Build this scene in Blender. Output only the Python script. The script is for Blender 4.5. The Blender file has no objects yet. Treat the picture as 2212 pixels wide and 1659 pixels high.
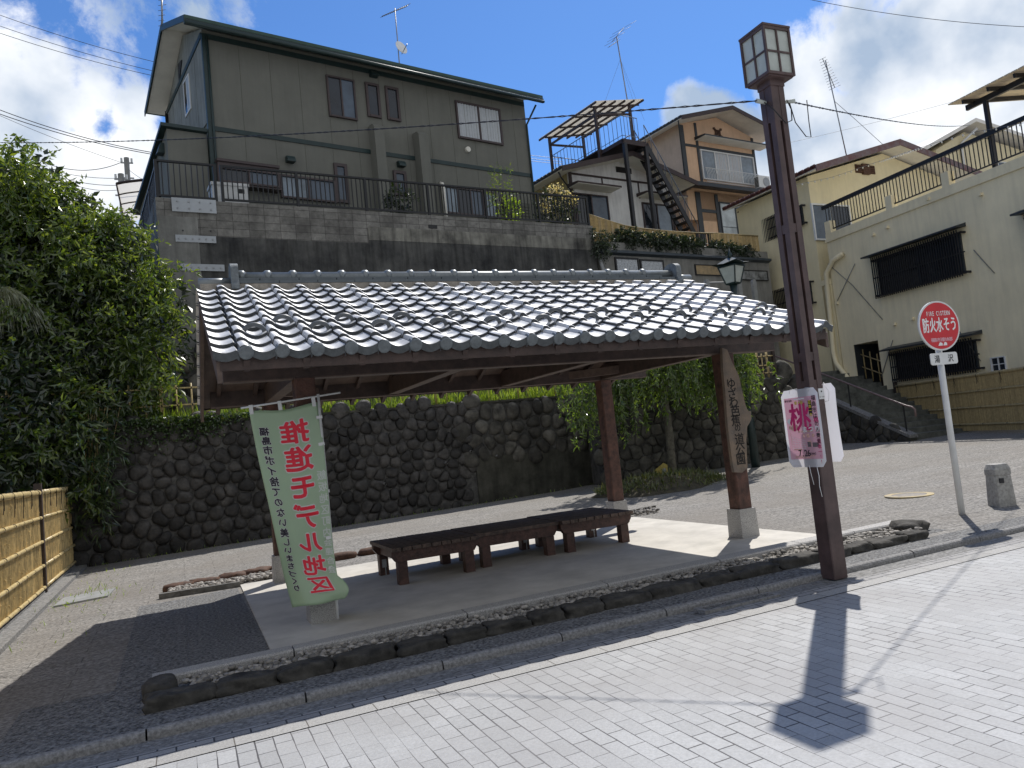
import bpy, bmesh, math, random
import numpy as np
from mathutils import Vector, Matrix, noise as mnoise
R_ = math.radians
scene = bpy.context.scene
COL = scene.collection
random.seed(7)
RNG = np.random.default_rng(11)

# ---------------------------------------------------------------- camera
CX, CY, FPX, EYE = 1106.0, 829.5, 1662.0, 1.6      # survey of the photograph: centre, focal length in pixels, eye height
def _axis(vx, vy):
    v = np.array([vx - CX, CY - vy, -FPX]); return v / np.linalg.norm(v)
_y = _axis(385, 1025); _x = _axis(4800, 575)
_x = _x - _y * (_x @ _y); _x /= np.linalg.norm(_x)
CAMR = np.array([_x, _y, np.cross(_x, _y)])
cam = bpy.data.cameras.new("camera"); cam.sensor_width = 36; cam.lens = 36 * FPX / 2212
cam.clip_start = 0.05; cam.clip_end = 2000
camo = bpy.data.objects.new("camera", cam); COL.objects.link(camo)
m4 = Matrix.Identity(4)
for i in range(3):
    for j in range(3): m4[i][j] = float(CAMR[i, j])
m4.translation = Vector((0, 0, EYE)); camo.matrix_world = m4
scene.camera = camo
EYEP = np.array([0, 0, EYE])
def ray(px, py): return CAMR @ np.array([px - CX, CY - py, -FPX])
def gz(x, y):
    return 0.013 * max(-30., min(x, 40.)) + 0.022 * max(0., min(x, 40.) - 9)
def G(px, py, dz=0):                                # ground point under a bearing
    z = 0; d = ray(px, py)
    for _ in range(40):
        t = (z + dz - EYE) / d[2]; p = EYEP + t * d; z = gz(p[0], p[1])
    return p
def onY(px, py, Y): d = ray(px, py); return EYEP + d * Y / d[1]

# ---------------------------------------------------------------- sun, sky
SUN = Vector((2.65, 2.43, 5.23)).normalized()
sl = bpy.data.lights.new("sun", 'SUN'); sl.energy = 3.3; sl.angle = R_(0.55); sl.color = (1.0, 0.955, 0.89)
so = bpy.data.objects.new("sun", sl); COL.objects.link(so)
so.rotation_euler = SUN.to_track_quat('Z', 'Y').to_euler()
so.location = (20, 20, 40)
world = bpy.data.worlds.new("World"); scene.world = world; world.use_nodes = True
def build_world():
    nt = world.node_tree; nt.nodes.clear(); N = nt.nodes.new; L = nt.links.new
    out = N('ShaderNodeOutputWorld'); bg = N('ShaderNodeBackground'); bg.inputs['Strength'].default_value = 0.1
    L(bg.outputs[0], out.inputs[0])
    sky = N('ShaderNodeTexSky'); sky.sky_type = 'NISHITA'; sky.sun_disc = False
    sky.sun_elevation = math.asin(SUN.z); sky.sun_rotation = math.atan2(SUN.x, SUN.y)
    sky.air_density = 1.0; sky.dust_density = 0.25; sky.ozone_density = 2.5; sky.altitude = 200
    tc = N('ShaderNodeTexCoord')
    # clear-air tint
    hs = N('ShaderNodeMixRGB'); hs.blend_type = 'MULTIPLY'; hs.inputs[0].default_value = 1; L(sky.outputs[0], hs.inputs[1]); hs.inputs[2].default_value = (*SKYTINT, 1)
    def vm(op, a, b=None):
        n = N('ShaderNodeVectorMath'); n.operation = op
        L(a, n.inputs[0])
        if b is not None:
            if isinstance(b, tuple): n.inputs[1].default_value = b
            else: L(b, n.inputs[1])
        return n
    def mt(op, a, b=None, c=None, clamp=False):
        n = N('ShaderNodeMath'); n.operation = op; n.use_clamp = clamp
        for i, v in enumerate((a, b, c)):
            if v is None: continue
            if isinstance(v, (int, float)): n.inputs[i].default_value = v
            else: L(v, n.inputs[i])
        return n.outputs[0]
    nz = N('ShaderNodeTexNoise'); nz.inputs['Scale'].default_value = 5.5; nz.inputs['Detail'].default_value = 12; nz.inputs['Roughness'].default_value = 0.66; nz.inputs['Distortion'].default_value = 0.25
    L(tc.outputs['Generated'], nz.inputs['Vector'])
    # bearing warp so the banks have ragged edges
    wn = N('ShaderNodeTexNoise'); wn.inputs['Scale'].default_value = 3.2; wn.inputs['Detail'].default_value = 4
    L(tc.outputs['Generated'], wn.inputs['Vector'])
    w1 = vm('SUBTRACT', wn.outputs['Color'], (0.5, 0.5, 0.5)); w2 = N('ShaderNodeVectorMath'); w2.operation = 'SCALE'; L(w1.outputs[0], w2.inputs[0]); w2.inputs['Scale'].default_value = 0.10
    wd = vm('ADD', tc.outputs['Generated'], w2.outputs[0])
    M = None
    for (px, py, r, w) in CLOUDS:
        d = ray(px, py); d = d / np.linalg.norm(d)
        di = vm('DISTANCE', wd.outputs[0], tuple(float(q) for q in d)).outputs['Value']
        v = mt('MULTIPLY_ADD', di, -w / (r / FPX), w)
        M = v if M is None else mt('MAXIMUM', M, v)
    M = mt('MAXIMUM', M, -0.6)
    cov = mt('MULTIPLY_ADD', mt('SUBTRACT', nz.outputs['Fac'], 0.5), 2.6, M)
    mr = N('ShaderNodeMapRange'); mr.interpolation_type = 'SMOOTHSTEP'; mr.inputs[1].default_value = 0.08; mr.inputs[2].default_value = 0.52; L(cov, mr.inputs[0])
    # cloud body: bright rims, blue-grey bellies
    n2 = N('ShaderNodeTexNoise'); n2.inputs['Scale'].default_value = 5.0; n2.inputs['Detail'].default_value = 6; n2.inputs['Roughness'].default_value = 0.5
    ofs = vm('ADD', tc.outputs['Generated'], (0.04, 0.02, -0.09)); L(ofs.outputs[0], n2.inputs['Vector'])
    sh = mt('MULTIPLY_ADD', n2.outputs['Fac'], 2.6, mt('MULTIPLY_ADD', mr.outputs[0], 0.30, -1.0))
    cr = N('ShaderNodeValToRGB'); cr.color_ramp.elements[0].position = 0.42; cr.color_ramp.elements[0].color = (8.3, 8.4, 8.5, 1)
    cr.color_ramp.elements[1].position = 0.95; cr.color_ramp.elements[1].color = (3.0, 3.8, 5.0, 1); L(sh, cr.inputs[0])
    mx = N('ShaderNodeMixRGB'); L(mr.outputs[0], mx.inputs[0]); L(hs.outputs[0], mx.inputs[1]); L(cr.outputs[0], mx.inputs[2])
    # added pale cloud layer, unseen behind the viewer, to lift shaded surfaces
    sx = N('ShaderNodeSeparateXYZ'); L(tc.outputs['Generated'], sx.inputs[0])
    bk = N('ShaderNodeMapRange'); bk.interpolation_type = 'SMOOTHSTEP'; bk.inputs[1].default_value = .15; bk.inputs[2].default_value = -.35; L(sx.outputs[1], bk.inputs[0])
    fill_veil = N('ShaderNodeMixRGB'); vn = mt('MULTIPLY', bk.outputs[0], mt('MULTIPLY_ADD', n2.outputs['Fac'], .8, .45, clamp=True)); L(vn, fill_veil.inputs[0]); L(mx.outputs[0], fill_veil.inputs[1]); fill_veil.inputs[2].default_value = (4.2, 4.2, 4.1, 1)
    L(fill_veil.outputs[0], bg.inputs['Color'])
SKYTINT = (0.47, 0.72, 1.02)
CLOUDS = [(20,160,100,.85),(120,185,85,.9),(220,205,80,.9),(300,245,80,1),(60,240,100,.75),(170,250,85,.8),(60,390,150,1),(200,380,130,1),(310,330,100,1),(-150,250,300,1),(150,470,200,1),
 (265,60,90,.45),(300,95,70,.4),(560,20,70,.35),(420,15,60,.35),
 (1480,222,60,1),(1540,235,70,1),(1590,290,90,1),(1440,240,40,.8),
 (1790,150,110,1),(1730,190,80,1),(1900,110,140,1),(2010,60,170,1),(2120,90,220,1),(1830,280,150,1),(2000,230,220,1),(1740,360,140,1),(2230,260,250,1),(2400,100,300,1),(1700,460,120,1)]
build_world()
scene.view_settings.view_transform = 'Standard'; scene.view_settings.look = 'None'
scene.view_settings.exposure = 0.5; scene.view_settings.gamma = 1.0
scene.cycles.max_bounces = 6; scene.cycles.diffuse_bounces = 3; scene.cycles.transparent_max_bounces = 8
scene.cycles.use_denoising = True

# ---------------------------------------------------------------- materials
def mat(name, c, rough=.8, var=.12, scale=6., bump=0., bscale=None, metal=0., spec=.5, island=0., tint=None, streak=0., detail=5):
    """procedural surface: base colour broken up by noise of a given scale, optional per-piece variation, rain streaks and relief"""
    m = bpy.data.materials.new(name); m.use_nodes = True; nt = m.node_tree; N = nt.nodes.new; L = nt.links.new
    b = nt.nodes['Principled BSDF']; b.inputs['Roughness'].default_value = rough; b.inputs['Metallic'].default_value = metal
    b.inputs['Specular IOR Level'].default_value = spec
    tc = N('ShaderNodeTexCoord'); geo = N('ShaderNodeNewGeometry'); pos = geo.outputs['Position']
    nz = N('ShaderNodeTexNoise'); nz.inputs['Scale'].default_value = scale; nz.inputs['Detail'].default_value = detail; nz.inputs['Roughness'].default_value = .65
    L(pos, nz.inputs['Vector'])
    c2 = tint if tint else tuple(max(0, q * (1 - 1.6 * var)) for q in c)
    c1 = tuple(min(1, q * (1 + var)) for q in c)
    r = N('ShaderNodeValToRGB'); r.color_ramp.elements[0].position = .32; r.color_ramp.elements[1].position = .68
    r.color_ramp.elements[0].color = (*c2, 1); r.color_ramp.elements[1].color = (*c1, 1)
    L(nz.outputs['Fac'], r.inputs[0]); col = r.outputs[0]
    if streak:
        mp = N('ShaderNodeMapping'); mp.inputs['Scale'].default_value = (5, 5, .5); L(pos, mp.inputs[0])
        sn = N('ShaderNodeTexNoise'); sn.inputs['Scale'].default_value = 1.6; sn.inputs['Detail'].default_value = 7; L(mp.outputs[0], sn.inputs['Vector'])
        sr = N('ShaderNodeMapRange'); sr.inputs[1].default_value = .42; sr.inputs[2].default_value = .72; sr.inputs[3].default_value = 1; sr.inputs[4].default_value = 1 - streak; L(sn.outputs['Fac'], sr.inputs[0])
        mu = N('ShaderNodeMixRGB'); mu.blend_type = 'MULTIPLY'; mu.inputs[0].default_value = 1; L(col, mu.inputs[1]); L(sr.outputs[0], mu.inputs[2]); col = mu.outputs[0]
    if island:
        hv = N('ShaderNodeMapRange'); hv.inputs[3].default_value = 1 - island; hv.inputs[4].default_value = 1 + island; L(geo.outputs['Random Per Island'], hv.inputs[0])
        mu = N('ShaderNodeMixRGB'); mu.blend_type = 'MULTIPLY'; mu.inputs[0].default_value = 1; L(col, mu.inputs[1]); L(hv.outputs[0], mu.inputs[2]); col = mu.outputs[0]
    L(col, b.inputs['Base Color'])
    if bump:
        bn = N('ShaderNodeTexNoise'); bn.inputs['Scale'].default_value = bscale or scale * 4; bn.inputs['Detail'].default_value = 6; L(pos, bn.inputs['Vector'])
        bu = N('ShaderNodeBump'); bu.inputs['Strength'].default_value = min(1, bump); bu.inputs['Distance'].default_value = .02; L(bn.outputs['Fac'], bu.inputs['Height']); L(bu.outputs[0], b.inputs['Normal'])
    return m
def leafmat(name, c, c2, trans=.45, rough=.35):
    m = bpy.data.materials.new(name); m.use_nodes = True; nt = m.node_tree; N = nt.nodes.new; L = nt.links.new
    nt.nodes.remove(nt.nodes['Principled BSDF']); out = nt.nodes['Material Output']
    geo = N('ShaderNodeNewGeometry'); r = N('ShaderNodeValToRGB')
    r.color_ramp.elements[0].color = (*c, 1); r.color_ramp.elements[1].color = (*c2, 1); L(geo.outputs['Random Per Island'], r.inputs[0])
    d = N('ShaderNodeBsdfDiffuse'); t = N('ShaderNodeBsdfTranslucent'); g = N('ShaderNodeBsdfGlossy'); g.inputs['Roughness'].default_value = rough
    g.inputs['Color'].default_value = (1, 1, 1, 1)
    L(r.outputs[0], d.inputs[0])
    tm = N('ShaderNodeMixRGB'); tm.blend_type = 'MULTIPLY'; tm.inputs[0].default_value = 1; L(r.outputs[0], tm.inputs[1]); tm.inputs[2].default_value = (1.9, 1.7, .6, 1); L(tm.outputs[0], t.inputs[0])
    m1 = N('ShaderNodeMixShader'); m1.inputs[0].default_value = trans; L(d.outputs[0], m1.inputs[1]); L(t.outputs[0], m1.inputs[2])
    m2 = N('ShaderNodeMixShader'); m2.inputs[0].default_value = .07; L(m1.outputs[0], m2.inputs[1]); L(g.outputs[0], m2.inputs[2]); L(m2.outputs[0], out.inputs[0])
    return m
def brickmat(name, c, cm, bw, rh, mortar=.004, axes=('x', 'y'), var=.12, rough=.8, offset=.5, scale=30., bump=.3, speck=0., stain=None, mrange=None, deg=0.):
    """blocks laid in courses; axes = the two directions the courses run in"""
    m = bpy.data.materials.new(name); m.use_nodes = True; nt = m.node_tree; N = nt.nodes.new; L = nt.links.new
    b = nt.nodes['Principled BSDF']; b.inputs['Roughness'].default_value = rough
    geo = N('ShaderNodeNewGeometry'); pos = geo.outputs['Position']
    if deg:
        ro = N('ShaderNodeVectorRotate'); ro.rotation_type = 'Z_AXIS'; ro.inputs['Angle'].default_value = R_(-deg); L(pos, ro.inputs['Vector']); src = ro.outputs[0]
    else: src = pos
    sp = N('ShaderNodeSeparateXYZ'); L(src, sp.inputs[0]); cb = N('ShaderNodeCombineXYZ')
    ix = {'x': 0, 'y': 1, 'z': 2}
    L(sp.outputs[ix[axes[0]]], cb.inputs[0]); L(sp.outputs[ix[axes[1]]], cb.inputs[1])
    wn = N('ShaderNodeTexNoise'); wn.inputs['Scale'].default_value = 3; L(pos, wn.inputs['Vector'])
    ws = N('ShaderNodeVectorMath'); ws.operation = 'MULTIPLY_ADD'; L(wn.outputs['Color'], ws.inputs[0]); ws.inputs[1].default_value = (.012, .012, 0); L(cb.outputs[0], ws.inputs[2])
    br = N('ShaderNodeTexBrick'); br.offset = offset; br.inputs['Scale'].default_value = 1; br.inputs['Brick Width'].default_value = bw; br.inputs['Row Height'].default_value = rh
    br.inputs['Mortar Size'].default_value = mortar; br.inputs['Mortar Smooth'].default_value = .25; br.inputs['Bias'].default_value = 0
    br.inputs['Color1'].default_value = (*[q * (1 - var) for q in c], 1); br.inputs['Color2'].default_value = (*[min(1, q * (1 + var)) for q in c], 1); br.inputs['Mortar'].default_value = (*cm, 1)
    L(ws.outputs[0], br.inputs['Vector'])
    if mrange:
        mn = N('ShaderNodeTexNoise'); mn.inputs['Scale'].default_value = 1.7; mn.inputs['Detail'].default_value = 3; L(pos, mn.inputs['Vector'])
        mm = N('ShaderNodeMapRange'); mm.inputs[1].default_value = .35; mm.inputs[2].default_value = .65; mm.inputs[3].default_value = mrange[0]; mm.inputs[4].default_value = mrange[1]; L(mn.outputs['Fac'], mm.inputs[0]); L(mm.outputs[0], br.inputs['Mortar Size'])
    nz = N('ShaderNodeTexNoise'); nz.inputs['Scale'].default_value = scale; nz.inputs['Detail'].default_value = 8; nz.inputs['Roughness'].default_value = .7; L(pos, nz.inputs['Vector'])
    mr = N('ShaderNodeMapRange'); mr.inputs[1].default_value = .3; mr.inputs[2].default_value = .7; mr.inputs[3].default_value = 1 - max(.1, speck); mr.inputs[4].default_value = 1 + max(.1, speck); L(nz.outputs['Fac'], mr.inputs[0])
    mu = N('ShaderNodeMixRGB'); mu.blend_type = 'MULTIPLY'; mu.inputs[0].default_value = 1; L(br.outputs['Color'], mu.inputs[1]); L(mr.outputs[0], mu.inputs[2]); col = mu.outputs[0]
    if stain:
        sn = N('ShaderNodeTexNoise'); sn.inputs['Scale'].default_value = stain[1]; sn.inputs['Detail'].default_value = 6; L(pos, sn.inputs['Vector'])
        sr = N('ShaderNodeMapRange'); sr.inputs[1].default_value = .4; sr.inputs[2].default_value = .7; sr.inputs[4].default_value = stain[2]; L(sn.outputs['Fac'], sr.inputs[0])
        sx = N('ShaderNodeMixRGB'); L(sr.outputs[0], sx.inputs[0]); L(col, sx.inputs[1]); sx.inputs[2].default_value = (*stain[0], 1); col = sx.outputs[0]
    L(col, b.inputs['Base Color'])
    bu = N('ShaderNodeBump'); bu.inputs['Strength'].default_value = bump; bu.inputs['Distance'].default_value = .01
    ad = N('ShaderNodeMath'); ad.operation = 'MULTIPLY_ADD'; L(br.outputs['Fac'], ad.inputs[0]); ad.inputs[1].default_value = -1.5; L(nz.outputs['Fac'], ad.inputs[2]); L(ad.outputs[0], bu.inputs['Height']); L(bu.outputs[0], b.inputs['Normal'])
    return m
M = {}
def mm(k, *a, **kw): M[k] = mat(k, *a, **kw); return M[k]

# ---------------------------------------------------------------- mesh helpers
class Fr:
    """upright reference plane: u along it, d out of it, z up"""
    def __init__(s, o, deg):
        a = R_(deg); s.o = np.array([o[0], o[1], 0.]); s.u = np.array([math.cos(a), math.sin(a), 0]); s.n = np.array([math.sin(a), -math.cos(a), 0]); s.deg = deg
    def P(s, u, d, z): return s.o + s.u * u + s.n * d + np.array([0, 0, z])
    def at(s, px, py, d=0):
        r = ray(px, py); o = s.o + s.n * d; t = ((o - EYEP) @ s.n) / (r @ s.n); p = EYEP + r * t
        return float((p - s.o) @ s.u), float(p[2])
WORLDF = Fr((0, 0), 0)      # u = X, d = -Y
class MB:
    def __init__(s): s.v = []; s.f = []; s.mi = []; s.cur = 0
    def add(s, vs, fs):
        n = len(s.v); s.v += [tuple(float(c) for c in p) for p in vs]; s.f += [tuple(i + n for i in f) for f in fs]; s.mi += [s.cur] * len(fs); return s
    def hexa(s, p): # 8 points: bottom 4 (ccw), top 4
        return s.add(p, [(3, 2, 1, 0), (4, 5, 6, 7), (0, 1, 5, 4), (1, 2, 6, 5), (2, 3, 7, 6), (3, 0, 4, 7)])
    def box(s, x0, x1, y0, y1, z0, z1):
        return s.hexa([(x0, y0, z0), (x1, y0, z0), (x1, y1, z0), (x0, y1, z0), (x0, y0, z1), (x1, y0, z1), (x1, y1, z1), (x0, y1, z1)])
    def fbox(s, F, u0, u1, d0, d1, z0, z1):
        if d0 < d1: d0, d1 = d1, d0
        return s.hexa([F.P(u0, d0, z0), F.P(u1, d0, z0), F.P(u1, d1, z0), F.P(u0, d1, z0), F.P(u0, d0, z1), F.P(u1, d0, z1), F.P(u1, d1, z1), F.P(u0, d1, z1)])
    def bar(s, p, q, w, h, up=(0, 0, 1)):
        p = np.array(p, float); q = np.array(q, float); d = q - p; d /= np.linalg.norm(d); up = np.array(up, float)
        a = np.cross(d, up)
        if np.linalg.norm(a) < 1e-4: a = np.cross(d, np.array([1., 0, 0]))
        a /= np.linalg.norm(a); b = np.cross(a, d)
        a = a * w / 2; b = b * h / 2
        return s.hexa([p - a - b, p + a - b, q + a - b, q - a - b, p - a + b, p + a + b, q + a + b, q - a + b])
    def tube(s, pts, r, seg=8, cap=True):
        pts = [np.array(p, float) for p in pts]; n = len(pts); rs = r if isinstance(r, (list, tuple)) else [r] * n
        vs = []; fs = []; ref = None
        for i, p in enumerate(pts):
            d = pts[min(i + 1, n - 1)] - pts[max(i - 1, 0)]; d /= np.linalg.norm(d)
            if ref is None: ref = np.array([0, 0, 1.]) if abs(d[2]) < .9 else np.array([1., 0, 0])
            a = np.cross(d, ref); a /= np.linalg.norm(a); b = np.cross(a, d); ref = b if abs(b @ d) < .9 else ref
            for k in range(seg):
                t = 2 * math.pi * k / seg; vs.append(p + rs[i] * (math.cos(t) * a + math.sin(t) * b))
        for i in range(n - 1):
            for k in range(seg):
                k2 = (k + 1) % seg; fs.append((i * seg + k, i * seg + k2, (i + 1) * seg + k2, (i + 1) * seg + k))
        if cap: fs.append(tuple(range(seg - 1, -1, -1))); fs.append(tuple((n - 1) * seg + k for k in range(seg)))
        return s.add(vs, fs)
    def prism(s, pts2, fn, t0, t1):
        """outline (a,b) swept between t0 and t1 through fn(a,b,t) -> point"""
        n = len(pts2); vs = [fn(a, b, t0) for a, b in pts2] + [fn(a, b, t1) for a, b in pts2]
        fs = [tuple(range(n - 1, -1, -1)), tuple(range(n, 2 * n))] + [(i, (i + 1) % n, n + (i + 1) % n, n + i) for i in range(n)]
        return s.add(vs, fs)
    def rock(s, c, size, seed, n=6, amp=.13, power=3.2, rot=0., rough=0.):
        rg = np.random.default_rng(seed); ph = rg.uniform(0, 6.28, (6,)); fr = rg.uniform(1.2, 3.6, (6, 3)); vs = []; fs = []
        m = 2 * n
        ca, sa = math.cos(rot), math.sin(rot)
        for i in range(n + 1):
            th = math.pi * i / n
            for k in range(m):
                ph_ = 2 * math.pi * k / m
                d = np.array([math.sin(th) * math.cos(ph_), math.sin(th) * math.sin(ph_), math.cos(th)])
                l = (abs(d) ** power).sum() ** (-1 / power)
                w = 1 + amp * sum(math.sin(fr[j] @ d * 1.7 + ph[j]) for j in range(6)) / 2.4
                if rough: w *= 1 + 2.2 * rough * (mnoise.fractal(Vector(d * 1.6) + Vector((seed * 1.7, 0, 0)), 1., 2.1, 4) - .0)
                q = d * l * w * np.array(size) / 2; vs.append((c[0] + q[0] * ca - q[1] * sa, c[1] + q[0] * sa + q[1] * ca, c[2] + q[2]))
        for i in range(n):
            for k in range(m):
                k2 = (k + 1) % m; fs.append((i * m + k, (i + 1) * m + k, (i + 1) * m + k2, i * m + k2))
        return s.add(vs, fs)
    def build(s, name, m, parent=None, smooth=False, origin=None):
        if parent is not None: o = np.array(ORG[parent.name])
        elif origin is not None: o = np.array(origin, float)
        else:
            a = np.array(s.v); o = np.array([(a[:, 0].min() + a[:, 0].max()) / 2, (a[:, 1].min() + a[:, 1].max()) / 2, a[:, 2].min()])
        me = bpy.data.meshes.new(name)
        me.from_pydata([(p[0] - o[0], p[1] - o[1], p[2] - o[2]) for p in s.v], [], s.f)
        ms = m if isinstance(m, (list, tuple)) else [m]
        for q in ms: me.materials.append(M[q] if isinstance(q, str) else q)
        if len(ms) > 1: me.polygons.foreach_set('material_index', s.mi)
        if smooth: me.polygons.foreach_set('use_smooth', [True] * len(me.polygons))
        me.update()
        ob = bpy.data.objects.new(name, me); COL.objects.link(ob); ORG[ob.name] = tuple(o)
        if parent is not None: ob.parent = parent
        else: ob.location = o
        return ob
ORG = {}
def tag(o, label=None, cat=None, group=None, kind=None):
    if label: o['label'] = label
    if cat: o['category'] = cat
    if group: o['group'] = group
    if kind: o['kind'] = kind
    return o
def thing(name, loc, label, cat, group=None):
    o = bpy.data.objects.new(name, None); o.empty_display_size = .2; COL.objects.link(o); o.location = [float(q) for q in loc]; ORG[o.name] = tuple(float(q) for q in loc)
    return tag(o, label, cat, group)
def struct(name, mb, m, smooth=False): return tag(mb.build(name, m, smooth=smooth), kind='structure')

# lettering: outlines of characters turned into thin solid strokes
_GL = {}
def glyph(ch, bold=0.):
    k = (ch, bold)
    if k not in _GL:
        cu = bpy.data.curves.new('glyph', 'FONT'); cu.body = ch; cu.size = 1; cu.resolution_u = 2; cu.offset = bold; cu.fill_mode = 'BOTH'
        ob = bpy.data.objects.new('glyph', cu); COL.objects.link(ob); bpy.context.view_layer.update()
        dg = bpy.context.evaluated_depsgraph_get(); me = bpy.data.meshes.new_from_object(ob.evaluated_get(dg))
        vs = np.array([v.co[:2] for v in me.vertices]) if len(me.vertices) else np.zeros((0, 2)); fs = [tuple(p.vertices) for p in me.polygons]
        bpy.data.objects.remove(ob); bpy.data.curves.remove(cu); bpy.data.meshes.remove(me); _GL[k] = (vs, fs)
    return _GL[k]
def letters(mb, text, fn, a0, b0, size, step=None, vertical=False, bold=0., mirror=False, sx=1., lift=0., box=True, rot=None):
    """write text through fn(a, b, lift): a to the right, b up; (a0,b0) = centre of the first character"""
    a, b = a0, b0
    for ch in text:
        if ch != ' ':
            vs, fs = glyph(ch)
            if len(vs):
                if box: c = (vs.max(0) + vs.min(0)) / 2
                else: c = np.array([(vs[:, 0].max() + vs[:, 0].min()) / 2, .36])
                if ch in 'ー' and vertical: vs = vs[:, ::-1].copy(); c = c[::-1]
                q = (vs - c) * size; q[:, 0] *= sx * (-1 if mirror else 1)
                for k in range(9 if bold else 1):
                    ex, ey = (0, 0) if k == 0 else (bold * size * math.cos(k * math.pi / 4), bold * size * math.sin(k * math.pi / 4))
                    mb.add([fn(a + x + ex, b + y + ey, lift + k * 1e-4) for x, y in q], fs)
        if vertical: b -= step
        else: a += (step or size) * (-1 if mirror else 1)
    return mb

# foliage: many leaf-sized faces in sprays
def leaves(mb, P, D, L, W, fold=.25, rng=RNG):
    """P base points, D directions (unit), L lengths, W widths"""
    n = len(P); D = D / np.linalg.norm(D, axis=1)[:, None]
    r = rng.normal(size=(n, 3)); S = np.cross(D, r); S /= np.linalg.norm(S, axis=1)[:, None] + 1e-9; Nn = np.cross(S, D)
    mid = P + D * (L * .45)[:, None]
    a = mid + S * (W / 2)[:, None] + Nn * (W * fold)[:, None]; b = mid - S * (W / 2)[:, None] + Nn * (W * fold)[:, None]; t = P + D * L[:, None] - Nn * (L * .1)[:, None]
    V = np.stack([P, a, t, b], 1).reshape(-1, 3); k = len(mb.v)
    mb.v += [tuple(q) for q in V.tolist()]; mb.f += [(k + 4 * i, k + 4 * i + 1, k + 4 * i + 2, k + 4 * i + 3) for i in range(n)]; mb.mi += [mb.cur] * n
def spray_cloud(mb, blobs, n, L, W, twig=.35, per=9, droop=.5, shell=.75, up=0.):
    """leaf sprays scattered through a set of (centre, radius-triple) volumes"""
    tot = sum(b[1][0] * b[1][1] * b[1][2] for b in blobs) ** 1.0
    for c, r in blobs:
        k = max(4, int(n * r[0] * r[1] * r[2] / tot / per)); c = np.array(c); r = np.array(r)
        q = RNG.normal(size=(k, 3)); q /= np.linalg.norm(q, axis=1)[:, None]; rad = (RNG.uniform(shell ** 3, 1.12, k)) ** (1 / 3)
        base = c + q * r * rad[:, None]
        ax = q + RNG.normal(scale=.5, size=(k, 3)); ax[:, 2] += up - droop * RNG.uniform(0, 1, k); ax /= np.linalg.norm(ax, axis=1)[:, None]
        t = np.tile(np.linspace(0, 1, per), k); ii = np.repeat(np.arange(k), per)
        P = base[ii] + ax[ii] * (t * twig)[:, None]; P[:, 2] -= droop * .3 * twig * t ** 2
        D = ax[ii] * .6 + RNG.normal(scale=.75, size=(k * per, 3)); D[:, 2] -= droop * .55
        leaves(mb, P, D, L * RNG.uniform(.7, 1.25, k * per), W * RNG.uniform(.7, 1.2, k * per))

def clumps(blobs, k, f, seed):
    """break each crown volume into k smaller leaf clumps with gaps between them"""
    rg = np.random.default_rng(seed); out = []
    for c, r in blobs:
        r = np.array(r)
        for _ in range(k):
            q = rg.normal(size=3); q /= np.linalg.norm(q); s = f * rg.uniform(.6, 1.3); out.append((np.array(c) + q * r * rg.uniform(.55, .95), tuple(r.mean() * s * np.array([1.1, 1., .7]))))
    return out
# ---------------------------------------------------------------- palette
M['paver'] = brickmat('paver', (.37, .375, .377), (.05, .05, .055), .205, .104, axes=('y', 'x'), var=.08, scale=55, speck=.17, mrange=(.0010, .0056), rough=.62, stain=((.27, .262, .258), 1.1, .6))
M['edging'] = brickmat('edging', (.325, .32, .308), (.10, .09, .08), .42, .3, axes=('x', 'y'), var=.06, scale=90, speck=.35, mortar=.004, rough=.7)
M['setts'] = brickmat('setts', (.30, .295, .29), (.05, .05, .055), .21, .083, axes=('x', 'y'), var=.13, scale=90, speck=.3, mortar=.006, rough=.75)
M['plaza'] = brickmat('plaza', (.21, .20, .185), (.085, .082, .075), .9, .22, axes=('x', 'y'), var=.08, scale=27, speck=.95, mortar=.005, rough=.85, bump=.5, stain=((.17, .15, .125), .55, .55))
M['chips'] = mat('chips', (.26, .26, .255), .85, .05, 38, bump=1., bscale=38, tint=(.016, .016, .019), detail=3)
mm('kerb', (.25, .245, .24), .85, .3, 45, bump=.15, bscale=90)
mm('gutter', (.235, .232, .225), .85, .4, 30, bump=.4, bscale=80, streak=.15)
mm('slab', (.56, .535, .485), .8, .12, 2.2, bump=.12, bscale=60)
mm('granite', (.40, .39, .375), .7, .35, 120, bump=.15, bscale=150, detail=3)
mm('pebble', (.30, .28, .25), .7, .2, 30, island=.55)
mm('border_rock', (.055, .051, .044), .85, .45, 7, bump=1., bscale=14)
mm('border_rock_light', (.17, .165, .155), .8, .3, 9, bump=.8, bscale=18)
mm('tile', (.68, .685, .69), .55, .20, 4.5, metal=.28, bump=.05, bscale=40)
mm('tile_ridge', (.23, .25, .255), .42, .15, 9, metal=.3)
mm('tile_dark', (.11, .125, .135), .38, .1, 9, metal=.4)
mm('tile_ring', (.10, .11, .12), .45, .1, 9)
mm('tile_disc', (.155, .175, .185), .6, .2, 18, bump=.2)
mm('tile_lip_shade', (.085, .095, .10), .6, .2, 18, bump=.2)  # shade on the eave lip put into the tile colour
mm('mortar', (.30, .27, .23), .9, .2, 14, bump=.4)
mm('tile_gap_shade', (.05, .055, .06), .6, .2, 20)  # shade in the grooves and on course fronts put into the colour
mm('wood', (.060, .038, .031), .6, .3, 7, bump=.25, bscale=50)
mm('wood_under', (.12, .083, .066), .6, .25, 7, bump=.2, bscale=50)
mm('post_wood', (.110, .050, .034), .6, .4, 9, bump=.35, bscale=60, streak=.4)
mm('bench_wood', (.080, .038, .028), .55, .35, 14, bump=.4, bscale=50)
mm('bench_top', (.095, .062, .048), .6, .4, 14, bump=.4, bscale=50)
mm('board_wood', (.24, .175, .12), .7, .3, 5, bump=.4, bscale=40, tint=(.16, .135, .115), streak=.25)
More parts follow.
